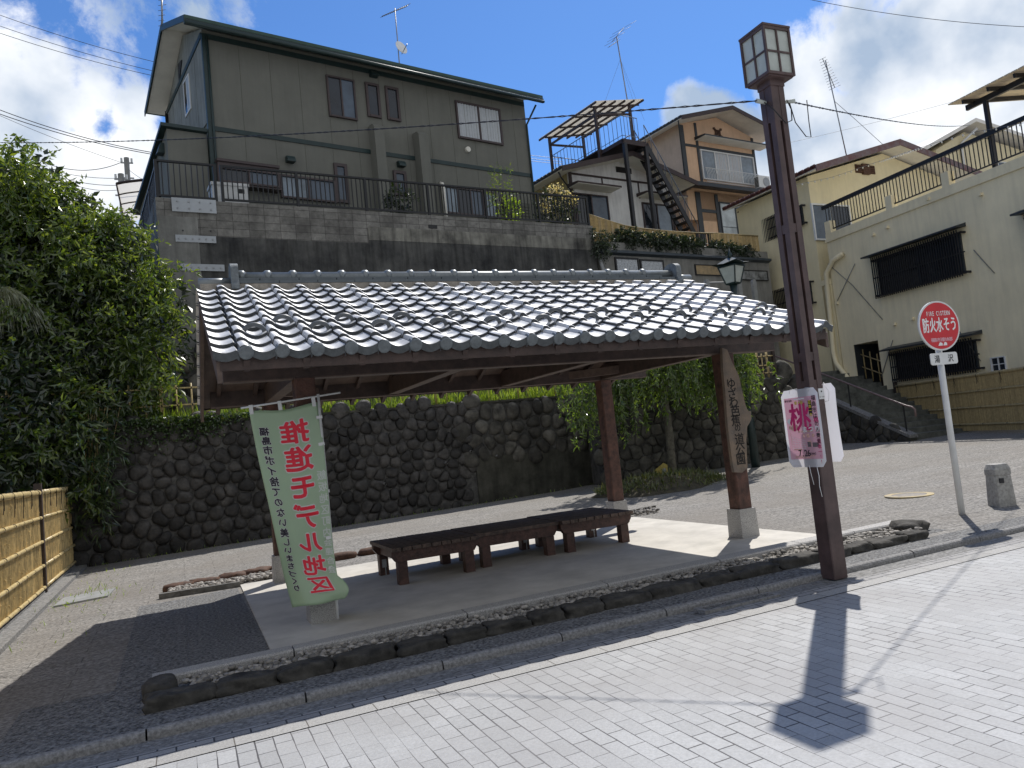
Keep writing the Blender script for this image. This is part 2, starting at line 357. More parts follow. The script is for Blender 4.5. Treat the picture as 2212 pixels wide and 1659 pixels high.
mm('brush_ink', (.022, .018, .016), .8, .3, 20)
mm('lamp_brown', (.092, .058, .054), .5, .22, 5, bump=.1, streak=.12)
mm('lamp_pane', (.50, .54, .50), .45, .08, 7)
mm('white_paint', (.72, .73, .72), .4, .05, 8)
mm('sign_red', (.60, .018, .028), .35, .06, 6)
mm('black_ink', (.02, .02, .022), .6, .1, 9)
mm('steel', (.34, .35, .36), .4, .15, 20, metal=.6)
mm('rust', (.10, .05, .03), .8, .3, 20)
mm('grass_soil', (.07, .06, .035), .9, .4, 8, bump=.8)

# ---------------------------------------------------------------- ground, road, kerb
def sheet(xs, ys, zf):
    mb = MB(); nx, ny = len(xs), len(ys)
    mb.add([(x, y, zf(x, y)) for y in ys for x in xs], [(j * nx + i, j * nx + i + 1, (j + 1) * nx + i + 1, (j + 1) * nx + i) for j in range(ny - 1) for i in range(nx - 1)])
    return mb
XS = [-300, -120, -60, -30] + list(np.arange(-29, 41, 1.)) + [60, 120, 300]
struct('ground', sheet(XS, [-300, -100, -30, 0, 30, 100, 300], lambda x, y: gz(x, y) - .35), 'plaza')
struct('road', sheet(XS, [-60, -20, 4.945], lambda x, y: gz(x, y) - .006), 'paver')
struct('edging_strip', sheet(XS, [4.945, 5.085], lambda x, y: gz(x, y) - .001), 'edging')
struct('sett_strip', sheet(XS, [5.085, 5.255], lambda x, y: gz(x, y) - .012), 'setts')
struct('gutter', sheet(XS, [5.255, 5.40, 5.54], lambda x, y: gz(x, y) - .012 - .018 * (y > 5.3)), 'gutter')
# kerb: rounded stones about 0.6 m long with open joints
x = -14.0; kb = MB(); rg = np.random.default_rng(3)
while x < 40:
    w = .98; prof = [(5.528, -.06), (5.531, .004), (5.540, .020), (5.555, .029), (5.575, .031), (5.592, .029), (5.602, -.02)]; dz = rg.uniform(-.004, .004)
    kb.prism(prof, lambda a, b, t: (t, a, gz(t, a) + b + dz), x, x + w - .012); x += w
struct('kerb', kb, 'kerb')
def plz(x, y): return gz(x, y) + .018
struct('plaza', sheet(XS, [5.93, 7.2, 9, 11, 13, 16, 19, 24, 40, 120], plz), 'plaza')
struct('gravel_strip', sheet(XS, [5.595, 5.935], lambda x, y: gz(x, y) + .022), 'chips')
# exposed-aggregate slabs left of the shelter
gp = MB()
for (x0, x1, y0, y1) in [(-.55, -.02, 6.8, 10.9), (-.012, .30, 6.8, 10.95), (.308, .618, 6.8, 11.0), (-1.15, -.35, 5.94, 6.79)]:
    gp.add([(x0, y0, plz(x0, y0) + .004), (x1, y0, plz(x1, y0) + .004), (x1, y1, plz(x1, y1) + .004), (x0, y1, plz(x0, y1) + .004)], [(0, 1, 2, 3)])
struct('paving_slabs', gp, 'chips')
# street drain grate in the gutter
dg = thing('drain_grate', (4.25, 5.4, gz(4.25, 5.4) - .03), 'slotted concrete drain grate set into the gutter left of the lamp post', 'drain grate')
b = MB(); z = gz(4.25, 5.4)
b.box(3.85, 4.65, 5.30, 5.325, z - .03, z + .004); b.box(3.85, 4.65, 5.43, 5.45, z - .03, z + .004); b.box(3.85, 3.89, 5.325, 5.43, z - .03, z + .004); b.box(4.61, 4.65, 5.325, 5.43, z - .03, z + .004)
b.build('frame', 'kerb', dg)
b = MB()
for k in range(22): b.box(3.90 + k * .0325, 3.914 + k * .0325, 5.327, 5.428, z - .02, z + .001)
b.build('bars', 'gutter', dg)
# inspection cover on the left, painted round cover on the right
c = [G(116, 1312), G(212, 1300), G(236, 1279), G(133, 1293)]
cv = MB(); cx, cy = -1.30, 12.6
q = [(cx - .34, cy - .45), (cx + .30, cy - .30), (cx + .34, cy + .45), (cx - .30, cy + .30)]
cv.prism(q, lambda a, b2, t: (a, b2, plz(a, b2) + t), -.02, .025)
mm('cover_plate', (.36, .37, .37), .5, .12, 6, metal=.2)
tag(cv.build('inspection_cover', 'cover_plate'), 'flat grey metal inspection cover lying on the paving near the left bamboo fence', 'cover')
mh = MB(); cc = (10.05, 8.40)
mm('cover_yellow', (.45, .34, .13), .6, .35, 7, tint=(.20, .185, .16)); mm('cover_tan', (.25, .225, .195), .7, .2, 15, bump=.4)
t = thing('manhole_cover', (cc[0], cc[1], plz(*cc)), 'round cast manhole cover with a yellow painted rim beside the red sign pole', 'manhole cover')
def disc(r0, r1, z0, z1, n=36):
    mb = MB(); vs = []; 
    for k in range(n):
        a = 2 * math.pi * k / n; vs += [(cc[0] + r0 * math.cos(a), cc[1] + r0 * math.sin(a), plz(*cc) + z1), (cc[0] + r1 * math.cos(a), cc[1] + r1 * math.sin(a), plz(*cc) + z1), (cc[0] + r1 * math.cos(a), cc[1] + r1 * math.sin(a), plz(*cc) + z0)]
    mb.add(vs, [f for k in range(n) for f in ((3 * k, 3 * k + 1, 3 * ((k + 1) % n) + 1, 3 * ((k + 1) % n)), (3 * k + 1, 3 * k + 2, 3 * ((k + 1) % n) + 2, 3 * ((k + 1) % n) + 1))]); return mb
disc(.24, .34, -.01, .012).build('rim', 'cover_yellow', t); disc(.001, .238, -.01, .009).build('lid', 'cover_tan', t)

# ---------------------------------------------------------------- shelter (pavilion)
PAV = thing('pavilion', (3.9, 9.4, .05), 'open timber shelter with silver tiled gable roof on four brown posts', 'shelter')
SLX0, SLX1, SLY0, SLY1 = .62, 6.92, 6.8, 11.2
def slz(x): return gz(x, 0) + .034
b = MB(); q = [(SLX0, SLY0), (SLX1, SLY0), (SLX1, SLY1), (SLX0 + .05, SLY1)]
b.prism(q, lambda a, c2, t: (a, c2, slz(a) + t), -.3, 0); b.build('floor_slab', 'slab', PAV)
YR, ZR, YE, ZE, YB = 8.8, 3.57, 6.3, 2.47, 11.3
SLP = (ZR - ZE) / (YR - YE); ZB = ZR - SLP * (YB - YR)
RX0, RX1 = .30, 6.72
CWD = .2755; COL0 = .50
def tprof(x):
    """height of the tile surface across the roof"""
    c = (x - COL0) / CWD; f = c - math.floor(c)
    if x < COL0: f = .36 + .64 * (x - RX0) / (COL0 - RX0)
    if f < .34: return .014 + .036 * math.sin(math.pi * (f / .34 * .80 + .20))
    if f > .972: return -.012
    return .014 - .030 * math.sin(math.pi * min(1, (f - .34) / .632) ** 1.0)
def roof_slope(y0, z0, y1, z1, nrow):
    """courses of pan tiles from the ridge (y0,z0) down to the eave (y1,z1)"""
    mb = MB(); L_ = math.hypot(y1 - y0, z1 - z0); dy, dz = (y1 - y0) / L_, (z1 - z0) / L_; nz_, ny_ = abs(dy), -dz * (1 if dy > 0 else -1) * 1
    ny_ = -dz / 1 * (1 if dy > 0 else -1); nn = np.array([dz * (-1 if dy > 0 else 1), abs(dy)])
    nn = np.array([abs(dz) * (1 if dy > 0 else -1), abs(dy)])
    xs = sorted(set([RX0, RX1] + [round(COL0 + CWD * (k + f), 5) for k in range(-1, 24) for f in (0.0, .06, .12, .18, .24, .29, .34, .42, .52, .62, .72, .82, .90, .970, .9725, .9985)] + [RX0 + (COL0 - RX0) * i / 6 for i in range(7)]))
    xs = [q for q in xs if RX0 <= q <= RX1]; n = len(xs); e = L_ / nrow
    jr = np.random.default_rng(nrow).uniform(-.004, .004, (nrow + 1, 40))
    def pt(x, s, off):
        h = tprof(x) + off + (jr[min(nrow, int(s / e - 1e-4)), int((x - COL0 + 2 * CWD + 1e-6) / CWD)] if off > .01 else 0); return (x, y0 + dy * s + nn[0] * h, z0 + dz * s + nn[1] * h)
    for i in range(nrow):
        s0, s1 = max(0, i * e - .03), (i + 1) * e; jit = .004 * math.sin(i * 2.3)
        lip = .038 if i < nrow - 1 else .064
        vs = [pt(x, s0, .004) for x in xs] + [pt(x, s1 - .010, .042 + jit) for x in xs] + [pt(x, s1, .037 + jit) for x in xs] + [pt(x, s1 + .002, .037 - lip) for x in xs]
        for r in range(3):
            for k in range(n - 1):
                fk = ((xs[k] + xs[k + 1]) / 2 - COL0) / CWD; fk -= math.floor(fk)
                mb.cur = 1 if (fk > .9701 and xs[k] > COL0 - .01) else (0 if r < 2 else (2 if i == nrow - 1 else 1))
                mb.add([vs[r * n + k], vs[r * n + k + 1], vs[(r + 1) * n + k + 1], vs[(r + 1) * n + k]], [(0, 1, 2, 3)])
    mb.cur = 0
    return mb
E_ = (ZE - ZR) / (YE - YR)
def weld(o):
    bm = bmesh.new(); bm.from_mesh(o.data); bmesh.ops.remove_doubles(bm, verts=bm.verts, dist=1e-5); bm.to_mesh(o.data); bm.free()
    for p in o.data.polygons: p.use_smooth = True
    o.data.set_sharp_from_angle(angle=R_(34))
for args in ((YR - .06, ZR - .026, YE, ZE, 10), (YR + .06, ZR - .026, YB, ZB, 10)): weld(roof_slope(*args).build('roof_tiles', ['tile', 'tile_gap_shade', 'tile_lip_shade'], PAV))
# round eave ends
b = MB(); fd = np.array([0, YE - YR, ZE - ZR]); fd /= np.linalg.norm(fd)
for k in range(23):
    xc = COL0 + CWD * (k + .17); b = MB()
    if xc > RX1 - .15: break
    for (yy, zz, dr) in ((YE, ZE, fd), (YB, ZB, fd * np.array([1, -1, 1]))):
        p = np.array([xc, yy, zz + .028]); b = MB(); b.tube([p - dr * .05, p + dr * .018, p + dr * .026], [.058, .058, .050], 16); b.build('eave_disc', 'tile_disc', PAV)
# snow-guard rings on the third and fourth courses
nf = np.array([0, -abs(fd[2]), abs(fd[1])])
for k in range(22):
    row = 2.0 if k % 2 == 0 else 3.0
    s = row * (math.hypot(YR - YE, ZR - ZE) / 10) + .055; xc = COL0 + CWD * (k + .62)
    if xc > RX1 - .1: break
    c = np.array([xc, YE, ZE]) - fd * s + nf * .03; b = MB(); pts = []
    for i in range(17):
        a = math.pi * (-.12 + 1.24 * i / 16); pts.append(c + np.array([1, 0, 0]) * .085 * math.cos(a) + nf * .072 * math.sin(a))
    b.tube(pts, .021, 7); b.build('snow_guard', 'tile_ring', PAV, smooth=True)
# ridge: mortar bed, two courses of flat tiles, round cap with collars, end ornaments
b = MB(); b.box(RX0 + .04, RX1 - .04, YR - .13, YR + .13, ZR - .10, ZR + .02); b.build('ridge_bed', 'mortar', PAV)
b = MB()
xk = .74
while xk < 6.46:
    w = min(.42, 6.46 - xk)
    b.box(xk, xk + w - .006, YR - .135, YR + .135, ZR + .022, ZR + .052); b.box(max(.74, xk - .2), min(xk + w - .21, 6.46), YR - .118, YR + .118, ZR + .055, ZR + .085); xk += w
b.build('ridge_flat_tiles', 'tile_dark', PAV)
b = MB(); b.tube([(.74, YR, ZR + .115), (6.47, YR, ZR + .115)], .058, 16); b.tube([(.33, YR, ZR + .055), (.66, YR, ZR + .055)], .055, 16); b.tube([(6.56, YR, ZR + .055), (6.80, YR, ZR + .055)], .055, 16)
b.build('ridge_cap', 'tile_ridge', PAV, smooth=True)
b = MB()
for k in range(20):
    xx = .775 + k * .2755
    if xx > 6.42: break
    b = MB(); b.tube([(xx - .03, YR, ZR + .117), (xx - .012, YR, ZR + .122), (xx + .012, YR, ZR + .122), (xx + .03, YR, ZR + .117)], [.061, .074, .074, .061], 16); b.build('ridge_collar', 'tile_ridge', PAV, smooth=True)
def ornament(x0, x1):
    b = MB(); o = []
    for i in range(21):
        a = math.pi * i / 20; o.append((.155 * math.cos(a), .20 + .13 * math.sin(a) ** .7))
    o += [(-.15, .1), (-.185, .02), (-.17, -.03), (.17, -.03), (.185, .02), (.15, .1)]
    b.prism([(p, q) for p, q in o], lambda a, c2, t: (t, YR + a, ZR - .02 + c2 * .86), x0, x1); return b
ornament(.655, .735).build('ridge_end', 'tile_disc', PAV); ornament(6.475, 6.555).build('ridge_end', 'tile_disc', PAV)
# roof boarding, verge boards, rafters
b = MB()
for (ya, za, yb, zb) in ((YR, ZR - .06, YE + .10, ZE + .005), (YR, ZR - .06, YB - .10, ZB + .008)):
    d = .03
    b.hexa([(RX0 + .06, ya, za - d), (RX1 - .06, ya, za - d), (RX1 - .06, yb, zb - d), (RX0 + .06, yb, zb - d), (RX0 + .06, ya, za), (RX1 - .06, ya, za), (RX1 - .06, yb, zb), (RX0 + .06, yb, zb)])
b.build('roof_boards', 'wood_under', PAV)
for xx in (RX0 + .045, RX1 - .045):
    b = MB()
    for (yb, zb) in ((YE + .06, ZE), (YB - .06, ZB)):
        o = [(YR, ZR - .02), (yb, zb - .03), (yb, zb - .20), (YR, ZR - .24)]
        b.prism(o, lambda a, c2, t: (t, a, c2), xx - .02, xx + .02)
    b.build('verge_board', 'wood_under', PAV)
b = MB()
for xx in np.arange(RX0 + .25, RX1 - .1, .46):
    for (yb, zb) in ((YE + .05, ZE), (YB - .02, ZB)):
        b.bar((xx, YR, ZR - .15), (xx, yb, zb - .075), .05, .09)
b.build('rafters', 'wood', PAV)
b = MB(); b.box(RX0 + .05, RX1 - .05, YE + .055, YE + .085, ZE - .105, ZE + .012); b.build('eave_board', 'wood', PAV); b = MB(); b.box(RX0 + .05, RX1 - .05, YB - .085, YB - .055, ZB - .04, ZB + .012); b.build('eave_board', 'wood', PAV)
# posts on granite feet
PX = (1.20, 6.42); PY = (7.84, 10.86)
for xx in PX:
    for yy in PY:
        ww = .135; z0 = slz(xx) - .05; hz = .40
        b = MB(); b.hexa([(xx - ww, yy - ww, z0), (xx + ww, yy - ww, z0), (xx + ww, yy + ww, z0), (xx - ww, yy + ww, z0), (xx - ww + .012, yy - ww + .012, z0 + hz), (xx + ww - .012, yy - ww + .012, z0 + hz), (xx + ww - .012, yy + ww - .012, z0 + hz), (xx - ww + .012, yy + ww - .012, z0 + hz)])
        pe = b.build('pedestal', 'granite', PAV)
        b = MB(); w = .1; c2 = .012
        o = [(-w + c2, -w), (w - c2, -w), (w, -w + c2), (w, w - c2), (w - c2, w), (-w + c2, w), (-w, w - c2), (-w, -w + c2)]
        b.prism(o, lambda a, c3, t: (xx + a, yy + c3, t), z0 + hz, 2.419); b.build('post', 'post_wood', PAV)
for yy in PY:
    b = MB(); b.box(.45, 7.22, yy - .075, yy + .075, 2.432, 2.665); b.build('beam', 'wood', PAV)
    b = MB(); b.box(.45, 7.22, yy - .078, yy + .078, 2.420, 2.431); b.build('beam_underside_lit', 'wood_under', PAV)  # paler strip: light on the beam's underside put into the colour
for xx in (1.20, 2.90, 4.66, 6.42):
    b = MB(); b.box(xx - .07, xx + .07, PY[0] + .08, PY[1] - .08, 2.446, 2.66); b.build('tie_beam', 'wood', PAV)
    b = MB(); b.box(xx - .073, xx + .073, PY[0] + .08, PY[1] - .08, 2.434, 2.445); b.build('tie_beam_underside_lit', 'wood_under', PAV)  # light on the tie beam's underside painted as a paler strip
    b = MB(); b.box(xx - .06, xx + .06, YR - .06, YR + .06, 2.66, ZR - .22); b.build('king_post', 'wood', PAV)
b = MB(); b.box(.45, 6.5, YR - .06, YR + .06, ZR - .22, ZR - .11); b.build('ridge_beam', 'wood', PAV)
for xx in PX:     # corner braces between tie beam and front / back beams
    s = 1 if xx < 3 else -1
    for yy, t in ((PY[0], 1), (PY[1], -1)):
        b = MB(); b.bar((xx + s * .04, yy + t * .62, 2.53), (xx + s * .62, yy + t * .04, 2.53), .09, .12); b.build('brace', 'wood_under', PAV)

# ---------------------------------------------------------------- slatted benches under the roof
def bench(x0, x1, y0, y1, zt, along, label, clip_at=None):
    t = thing('wooden_bench', ((x0 + x1) / 2, (y0 + y1) / 2, slz((x0 + x1) / 2)), label, 'bench', 'slatted benches under the shelter')
    th = .042; zs = zt - th; rl = .13
    n = 9
    if along == 'y':
        w = (x1 - x0) / n
        for k in range(n):
            b = MB(); j = .003 * math.sin(k * 5.1); b.box(x0 + k * w + .006, x0 + (k + 1) * w - .006, y0 - .02 + j, y1 + .02 + j, zs, zt + j * .4); b.build('slat', 'bench_top', t)
    else:
        n = 8; w = (y1 - y0) / n
        for k in range(n):
            b = MB(); j = .003 * math.sin(k * 3.1); b.box(x0 - .0 + j, x1 + j, y0 + k * w + .006, y0 + (k + 1) * w - .006, zs, zt + j * .4); b.build('slat', 'bench_top', t)
    for yy in (y0 + .09, y1 - .09):
        b = MB(); o = [(x0 + .01, zs), (x0 + .01, zs - .06), (x0 + .06, zs - rl), (x1 - .06, zs - rl), (x1 - .01, zs - .06), (x1 - .01, zs)]
        b.prism(o, lambda a, c2, q: (a, yy + q, c2), -.045, .045); b.build('rail', 'bench_wood', t)
    for xx in (x0 + .13, x1 - .13):
        b = MB(); b.box(xx - .04, xx + .04, y0 + .14, y1 - .14, zs - rl + .01, zs - .002); b.build('cross_rail', 'bench_wood', t)
        for yy in (y0 + .09, y1 - .09):
            b = MB(); w = .057; b.box(xx - w, xx + w, yy - w, yy + w, slz(xx) + .001, zs - rl + (.0 if True else 0) - .001)
            b.build('leg', 'bench_wood', t)
    if clip_at:
        for (cx, cy) in clip_at:
            b = MB(); b.box(cx - .028, cx + .028, cy - .064, cy - .06, slz(cx) + .10, slz(cx) + .20); b.box(cx + .004, cx + .016, cy - .067, cy - .0642, slz(cx) + .002, slz(cx) + .12); b.build('bracket', 'steel', t)
ZT = .50
bench(2.19, 3.28, 8.86, 9.96, ZT, 'y', 'left slatted bench with boards laid crosswise and a metal bracket on its rear leg', [(2.32, 9.87)])
bench(3.285, 4.43, 8.98, 9.96, ZT + .006, 'x', 'middle slatted bench whose boards run lengthwise between the two outer benches', [(4.30, 9.87)])
bench(4.435, 5.51, 8.92, 9.98, ZT + .012, 'y', 'right slatted bench with boards laid crosswise nearest the rear right post', [(5.38, 9.89)])

# ---------------------------------------------------------------- border: granite edging, pebbles, dark stones
rg = np.random.default_rng(5); x = -.28; i = 0
segs = [1.05, 1.5, 1.45, 1.35, 1.1, .8, .8]
for k, w in enumerate(segs):
    b = MB(); x1 = x + w - .012; c2 = .012; o = [(6.60, -.2), (6.60, .075), (6.615, .09), (6.765, .095), (6.79, .08), (6.79, -.2)]
    b.prism(o, lambda a, c3, t: (t, a + .004 * math.sin(t * 9), gz(t, 0) + c3 + .004 * math.sin(t * 5 + a * 30)), x, x1)
    tag(b.build('kerbstone', 'granite'), {0: 'pale granite kerbstone with rounded free end at the far left of the shelter border', len(segs) - 1: 'pale granite kerbstone at the right end of the shelter border behind the lamp post'}.get(k, 'pale granite kerbstone edging the front of the shelter floor'), 'kerbstone', 'granite kerbstones along the front of the shelter'); x += w
struct('pebble_bed', sheet(np.arange(-.3, 8, .3), [6.08, 6.62], lambda x, y: gz(x, y) + .02), 'chips')
b = MB()
for k in range(2100):
    xx = rg.uniform(-.05, 7.5); yy = rg.uniform(6.11, 6.60); s = rg.uniform(.022, .055)
    b.rock((xx, yy, gz(xx, 0) + .036 + rg.uniform(-.01, .03) + .13 * max(0, 6.36 - yy)), (s * rg.uniform(1, 1.6), s * rg.uniform(.8, 1.2), s * rg.uniform(.6, .9)), int(rg.integers(1e6)), n=4, amp=.15, power=2.3, rot=rg.uniform(0, 3.1))
for k in range(520):
    xx = rg.uniform(-.2, 1.15) if k < 430 else rg.uniform(6.9, 7.6); yy = rg.uniform(11.3, 11.7); s = rg.uniform(.03, .06)
    b.rock((xx, yy, gz(xx, 0) + .055 + rg.uniform(-.01, .03)), (s * rg.uniform(1, 1.6), s, s * .8), int(rg.integers(1e6)), n=4, amp=.15, power=2.3, rot=rg.uniform(0, 3.1))
tag(b.build('pebbles', 'pebble', smooth=True), 'rounded grey and buff pebbles filling the border around the shelter floor', 'pebbles', kind='stuff')
x = -.30; k = 0
while x < 7.25:
    w = rg.uniform(.26, .55); d = rg.uniform(.17, .21); h = rg.uniform(.095, .118); yc = 6.03 + rg.uniform(-.012, .012)
    b = MB(); b.rock((x + w / 2, yc, gz(x, 0) + h * .28), (w, d * 1.06, h * 1.5), 100 + k, n=22, amp=.045, power=9, rough=.09)
    lab = 'dark squared border stone in the front row below the shelter floor'
    if k == 0: lab = 'brownish wedge shaped border stone at the left end of the front row'
    if x + w >= 7.25: lab = 'mossy border stone at the right end of the front row past the lamp post'
    tag(b.build('border_stone', 'border_rock', smooth=True), lab, 'border stone', 'dark border stones along the front of the shelter'); x += w + .015; k += 1
for (xx, yy, w, d, lab) in [(-.22, 6.38, .24, .34, 'small dark stone closing the left end of the pebble border'), (7.55, 6.38, .35, .34, 'flat dark stone closing the right end of the pebble border')]:
    b = MB(); b.rock((xx, yy, gz(xx, 0) + .04), (w, d, .2), 77 + int(xx), n=8, amp=.1, power=4); tag(b.build('border_stone', 'border_rock', smooth=True), lab, 'border stone', 'dark border stones along the front of the shelter')
xs_ = [-.30, .05, .42, .75, 1.15, 1.6, 2.05, 2.5]
for k, xx in enumerate(xs_):
    w = .40; b = MB(); b.rock((xx + w / 2, 11.80 + .06 * k, gz(xx, 0) + .05), (w, .22, .15), 300 + k, n=7, amp=.12, power=3.6)
    tag(b.build('border_stone', 'rust', smooth=True), 'rough reddish brown border stone behind the shelter floor' if k else 'rough border stone at the left end of the row behind the shelter floor', 'border stone', 'rough stones along the back of the shelter')
b = MB(); b.prism([(-.33, 11.22), (.66, 11.10), (.66, 11.16), (-.33, 11.30)], lambda a, c2, t: (a, c2, plz(a, c2) + t), -.1, .07); tag(b.build('edge_strip', 'border_rock_light'), 'low stone strip closing the rear pebble border at its left end', 'edge strip')
b = MB(); b.prism([(6.75, 11.55), (7.75, 11.75), (7.75, 11.82), (6.75, 11.62)], lambda a, c2, t: (a, c2, plz(a, c2) + t), -.1, .07); tag(b.build('edge_strip', 'border_rock'), 'low dark strip behind the rear right post of the shelter', 'edge strip')

# ---------------------------------------------------------------- name board leaning on the front right post
NB = thing('name_board', (6.45, 7.7, .5), 'weathered natural edge plank with brushed characters on the front right post', 'name board')
F = Fr((6.42, 7.735), 0)
def nbp(px, py): return F.at(px, py, .03)
outl = [nbp(*q) for q in [(1557, 752), (1568, 756), (1578, 782), (1593, 812), (1600, 845), (1607, 875), (1613, 888), (1619, 888), (1620, 905), (1617, 912), (1611, 922), (1609, 950), (1611, 1000), (1612, 1010), (1600, 1021), (1583, 1020), (1579, 1000), (1574, 960), (1569, 920), (1566, 880), (1563, 840), (1559, 800)]]
b = MB(); b.prism(outl[::-1], lambda a, c2, t: F.P(a, t, c2), .012, .058); b.build('plank', 'board_wood', NB)
b = MB(); txt = 'ゆざわ芭蕉の道公園'
for i, ch in enumerate(txt):
    py = [829, 850, 869, 888, 908, 925, 948, 971, 992][i]; px = [1576, 1579, 1581, 1585, 1586, 1590, 1594, 1596, 1597][i]
    a, z = nbp(px, py); letters(b, ch, lambda p, q, l: F.P(p, .060 + l, q), a, z, .150 if i != 5 else .10, bold=.016)
b.build('lettering', 'brush_ink', NB)

# ---------------------------------------------------------------- street lamp
LX, LY = 5.445, 5.465; lz = gz(LX, LY) - .02
LAMP = thing('street_lamp', (LX, LY, lz), 'tall brown steel street lamp with slotted square pillar and square lantern', 'street lamp')
hw = .083
b = MB(); c2 = .008
o = [(-hw + c2, -hw), (hw - c2, -hw), (hw, -hw + c2), (hw, hw - c2), (hw - c2, hw), (-hw + c2, hw), (-hw, hw - c2), (-hw, -hw + c2)]
b.prism(o, lambda a, c3, t: (LX + a, LY + c3, t), lz, 1.80); b.build('pillar_base', 'lamp_brown', LAMP)
b = MB(); hc = .080; sw = .017
core = .035
b.box(LX - core, LX + core, LY - core, LY + core, 1.80, 4.70)
for sx in (-1, 1):
    for sy in (-1, 1):
        b.box(*sorted((LX + sx * sw, LX + sx * hc)), *sorted((LY + sy * sw, LY + sy * hc)), 1.80, 4.70)
for (z0, z1) in ((1.80, 1.875), (2.055, 2.135), (3.275, 3.36), (4.36, 4.70)):
    for s in (-1, 1):
        b.box(*sorted((LX + s * .05, LX + s * (hc - .004))), LY - sw - .001, LY + sw + .001, z0, z1); b.box(LX - sw - .001, LX + sw + .001, *sorted((LY + s * .05, LY + s * (hc - .004))), z0, z1)
b.build('pillar', 'lamp_brown', LAMP)
H = .165; z0, z1 = 4.775, 5.245
b = MB(); b.box(LX - .088, LX + .088, LY - .088, LY + .088, 4.70, 4.76); b.box(LX - H + .02, LX + H - .02, LY - H + .02, LY + H - .02, 4.76, z0 + .03); b.build('neck', 'lamp_brown', LAMP)
b = MB(); fr = .022
for sx in (-1, 1):
    for sy in (-1, 1): b.box(*sorted((LX + sx * (H - fr), LX + sx * H)), *sorted((LY + sy * (H - fr), LY + sy * H)), z0, z1)
zm = (z0 + z1) / 2 - .01
for s in (-1, 1):
    for (za, zb) in ((z0, z0 + .025), (z1 - .028, z1)):
        b.box(LX - H + fr, LX + H - fr, *sorted((LY + s * (H - fr), LY + s * (H - .002))), za, zb); b.box(*sorted((LX + s * (H - fr), LX + s * (H - .002))), LY - H + fr, LY + H - fr, za, zb)
    for ax in (0, 1):
        def bx(u0, u1, za, zb, dd=.004):
            if ax: b.box(LX + u0, LX + u1, *sorted((LY + s * (H - fr + .004), LY + s * (H - dd))), za, zb)
            else: b.box(*sorted((LX + s * (H - fr + .004), LX + s * (H - dd))), LY + u0, LY + u1, za, zb)
        bx(-.008, .008, z0 + .025, z1 - .028); bx(-H + fr, H - fr, zm - .008, zm + .008, .006)
b.box(LX - H - .004, LX + H + .004, LY - H - .004, LY + H + .004, z1, z1 + .02)
head = b.build('lantern', 'lamp_brown', LAMP)
for s in (-1, 1):
    for ax in (0, 1):
        b = MB(); q = H - fr + .003
        for (a0, a1) in ((-H + fr, -.008), (.008, H - fr)):
            for (za, zb) in ((z0 + .025, zm - .008), (zm + .008, z1 - .028)):
                if ax: b.box(LX + a0, LX + a1, *sorted((LY + s * (q - .006), LY + s * q)), za, zb)
                else: b.box(*sorted((LX + s * (q - .006), LX + s * q)), LY + a0, LY + a1, za, zb)
        b.build('pane', 'lamp_pane', head)
# number plate
b = MB(); b.box(LX + .01, LX + .075, LY - hw - .006, LY - hw - .001, 1.69, 1.79); npl = b.build('number_plate', 'white_paint', LAMP)
b = MB(); letters(b, 'C-124', lambda p, q, l: (p, LY - hw - .0075 - l, q), LX + .020, 1.712, .018, step=.0115, bold=.01); letters(b, '●', lambda p, q, l: (p, LY - hw - .0075 - l, q), LX + .043, 1.762, .022); b.build('lettering', 'black_ink', npl)
for sx, sy in ((-1, .0), (1, -.6)):
    b = MB(); b.tube([(LX + sx * .09, LY + sy * .08, 4.56), (LX + sx * .20, LY + sy * .12, 4.57)], [.016, .022], 8); b.build('insulator', 'lamp_pane', LAMP)
b = MB(); b.tube([(LX - .12, LY, 4.57), (LX - .1, LY - .1, 4.45), (LX, LY - .13, 4.31), (LX + .09, LY - .12, 4.35), (LX + .12, LY - .1, 4.47), (LX + .10, LY - .08, 4.57)], .006, 6)
b.tube([(LX + .11, LY - .1, 4.53), (LX + .13, LY - .12, 4.33), (LX + .20, LY - .16, 4.18), (LX + .24, LY - .18, 4.17), (LX + .26, LY - .16, 4.33), (LX + .28, LY - .15, 4.55)], .005, 6); b.build('cable_loop', 'black_ink', LAMP, smooth=True)
# ---------------------------------------------------------------- posters tied to the lamp post
def plastic(name, c, tr):
    m = bpy.data.materials.new(name); m.use_nodes = True; nt = m.node_tree; N = nt.nodes.new; L = nt.links.new
    nt.nodes.remove(nt.nodes['Principled BSDF']); out = nt.nodes['Material Output']
    d = N('ShaderNodeBsdfDiffuse'); t = N('ShaderNodeBsdfTranslucent'); g = N('ShaderNodeBsdfGlossy'); g.inputs['Roughness'].default_value = .25
    nz = N('ShaderNodeTexNoise'); nz.inputs['Scale'].default_value = 6; mx = N('ShaderNodeMixRGB'); geo = N('ShaderNodeNewGeometry'); L(geo.outputs['Position'], nz.inputs['Vector'])
    L(nz.outputs['Fac'], mx.inputs[0]); mx.inputs[1].default_value = (*c, 1); mx.inputs[2].default_value = (*[q * .93 for q in c], 1); L(mx.outputs[0], d.inputs[0]); L(mx.outputs[0], t.inputs[0])
    a = N('ShaderNodeMixShader'); a.inputs[0].default_value = tr; L(d.outputs[0], a.inputs[1]); L(t.outputs[0], a.inputs[2])
    e = N('ShaderNodeMixShader'); e.inputs[0].default_value = .05; L(a.outputs[0], e.inputs[1]); L(g.outputs[0], e.inputs[2]); L(e.outputs[0], out.inputs[0]); M[name] = m
plastic('plastic_white', (.86, .85, .89), .55); plastic('poster_pink', (.92, .56, .66), .5)
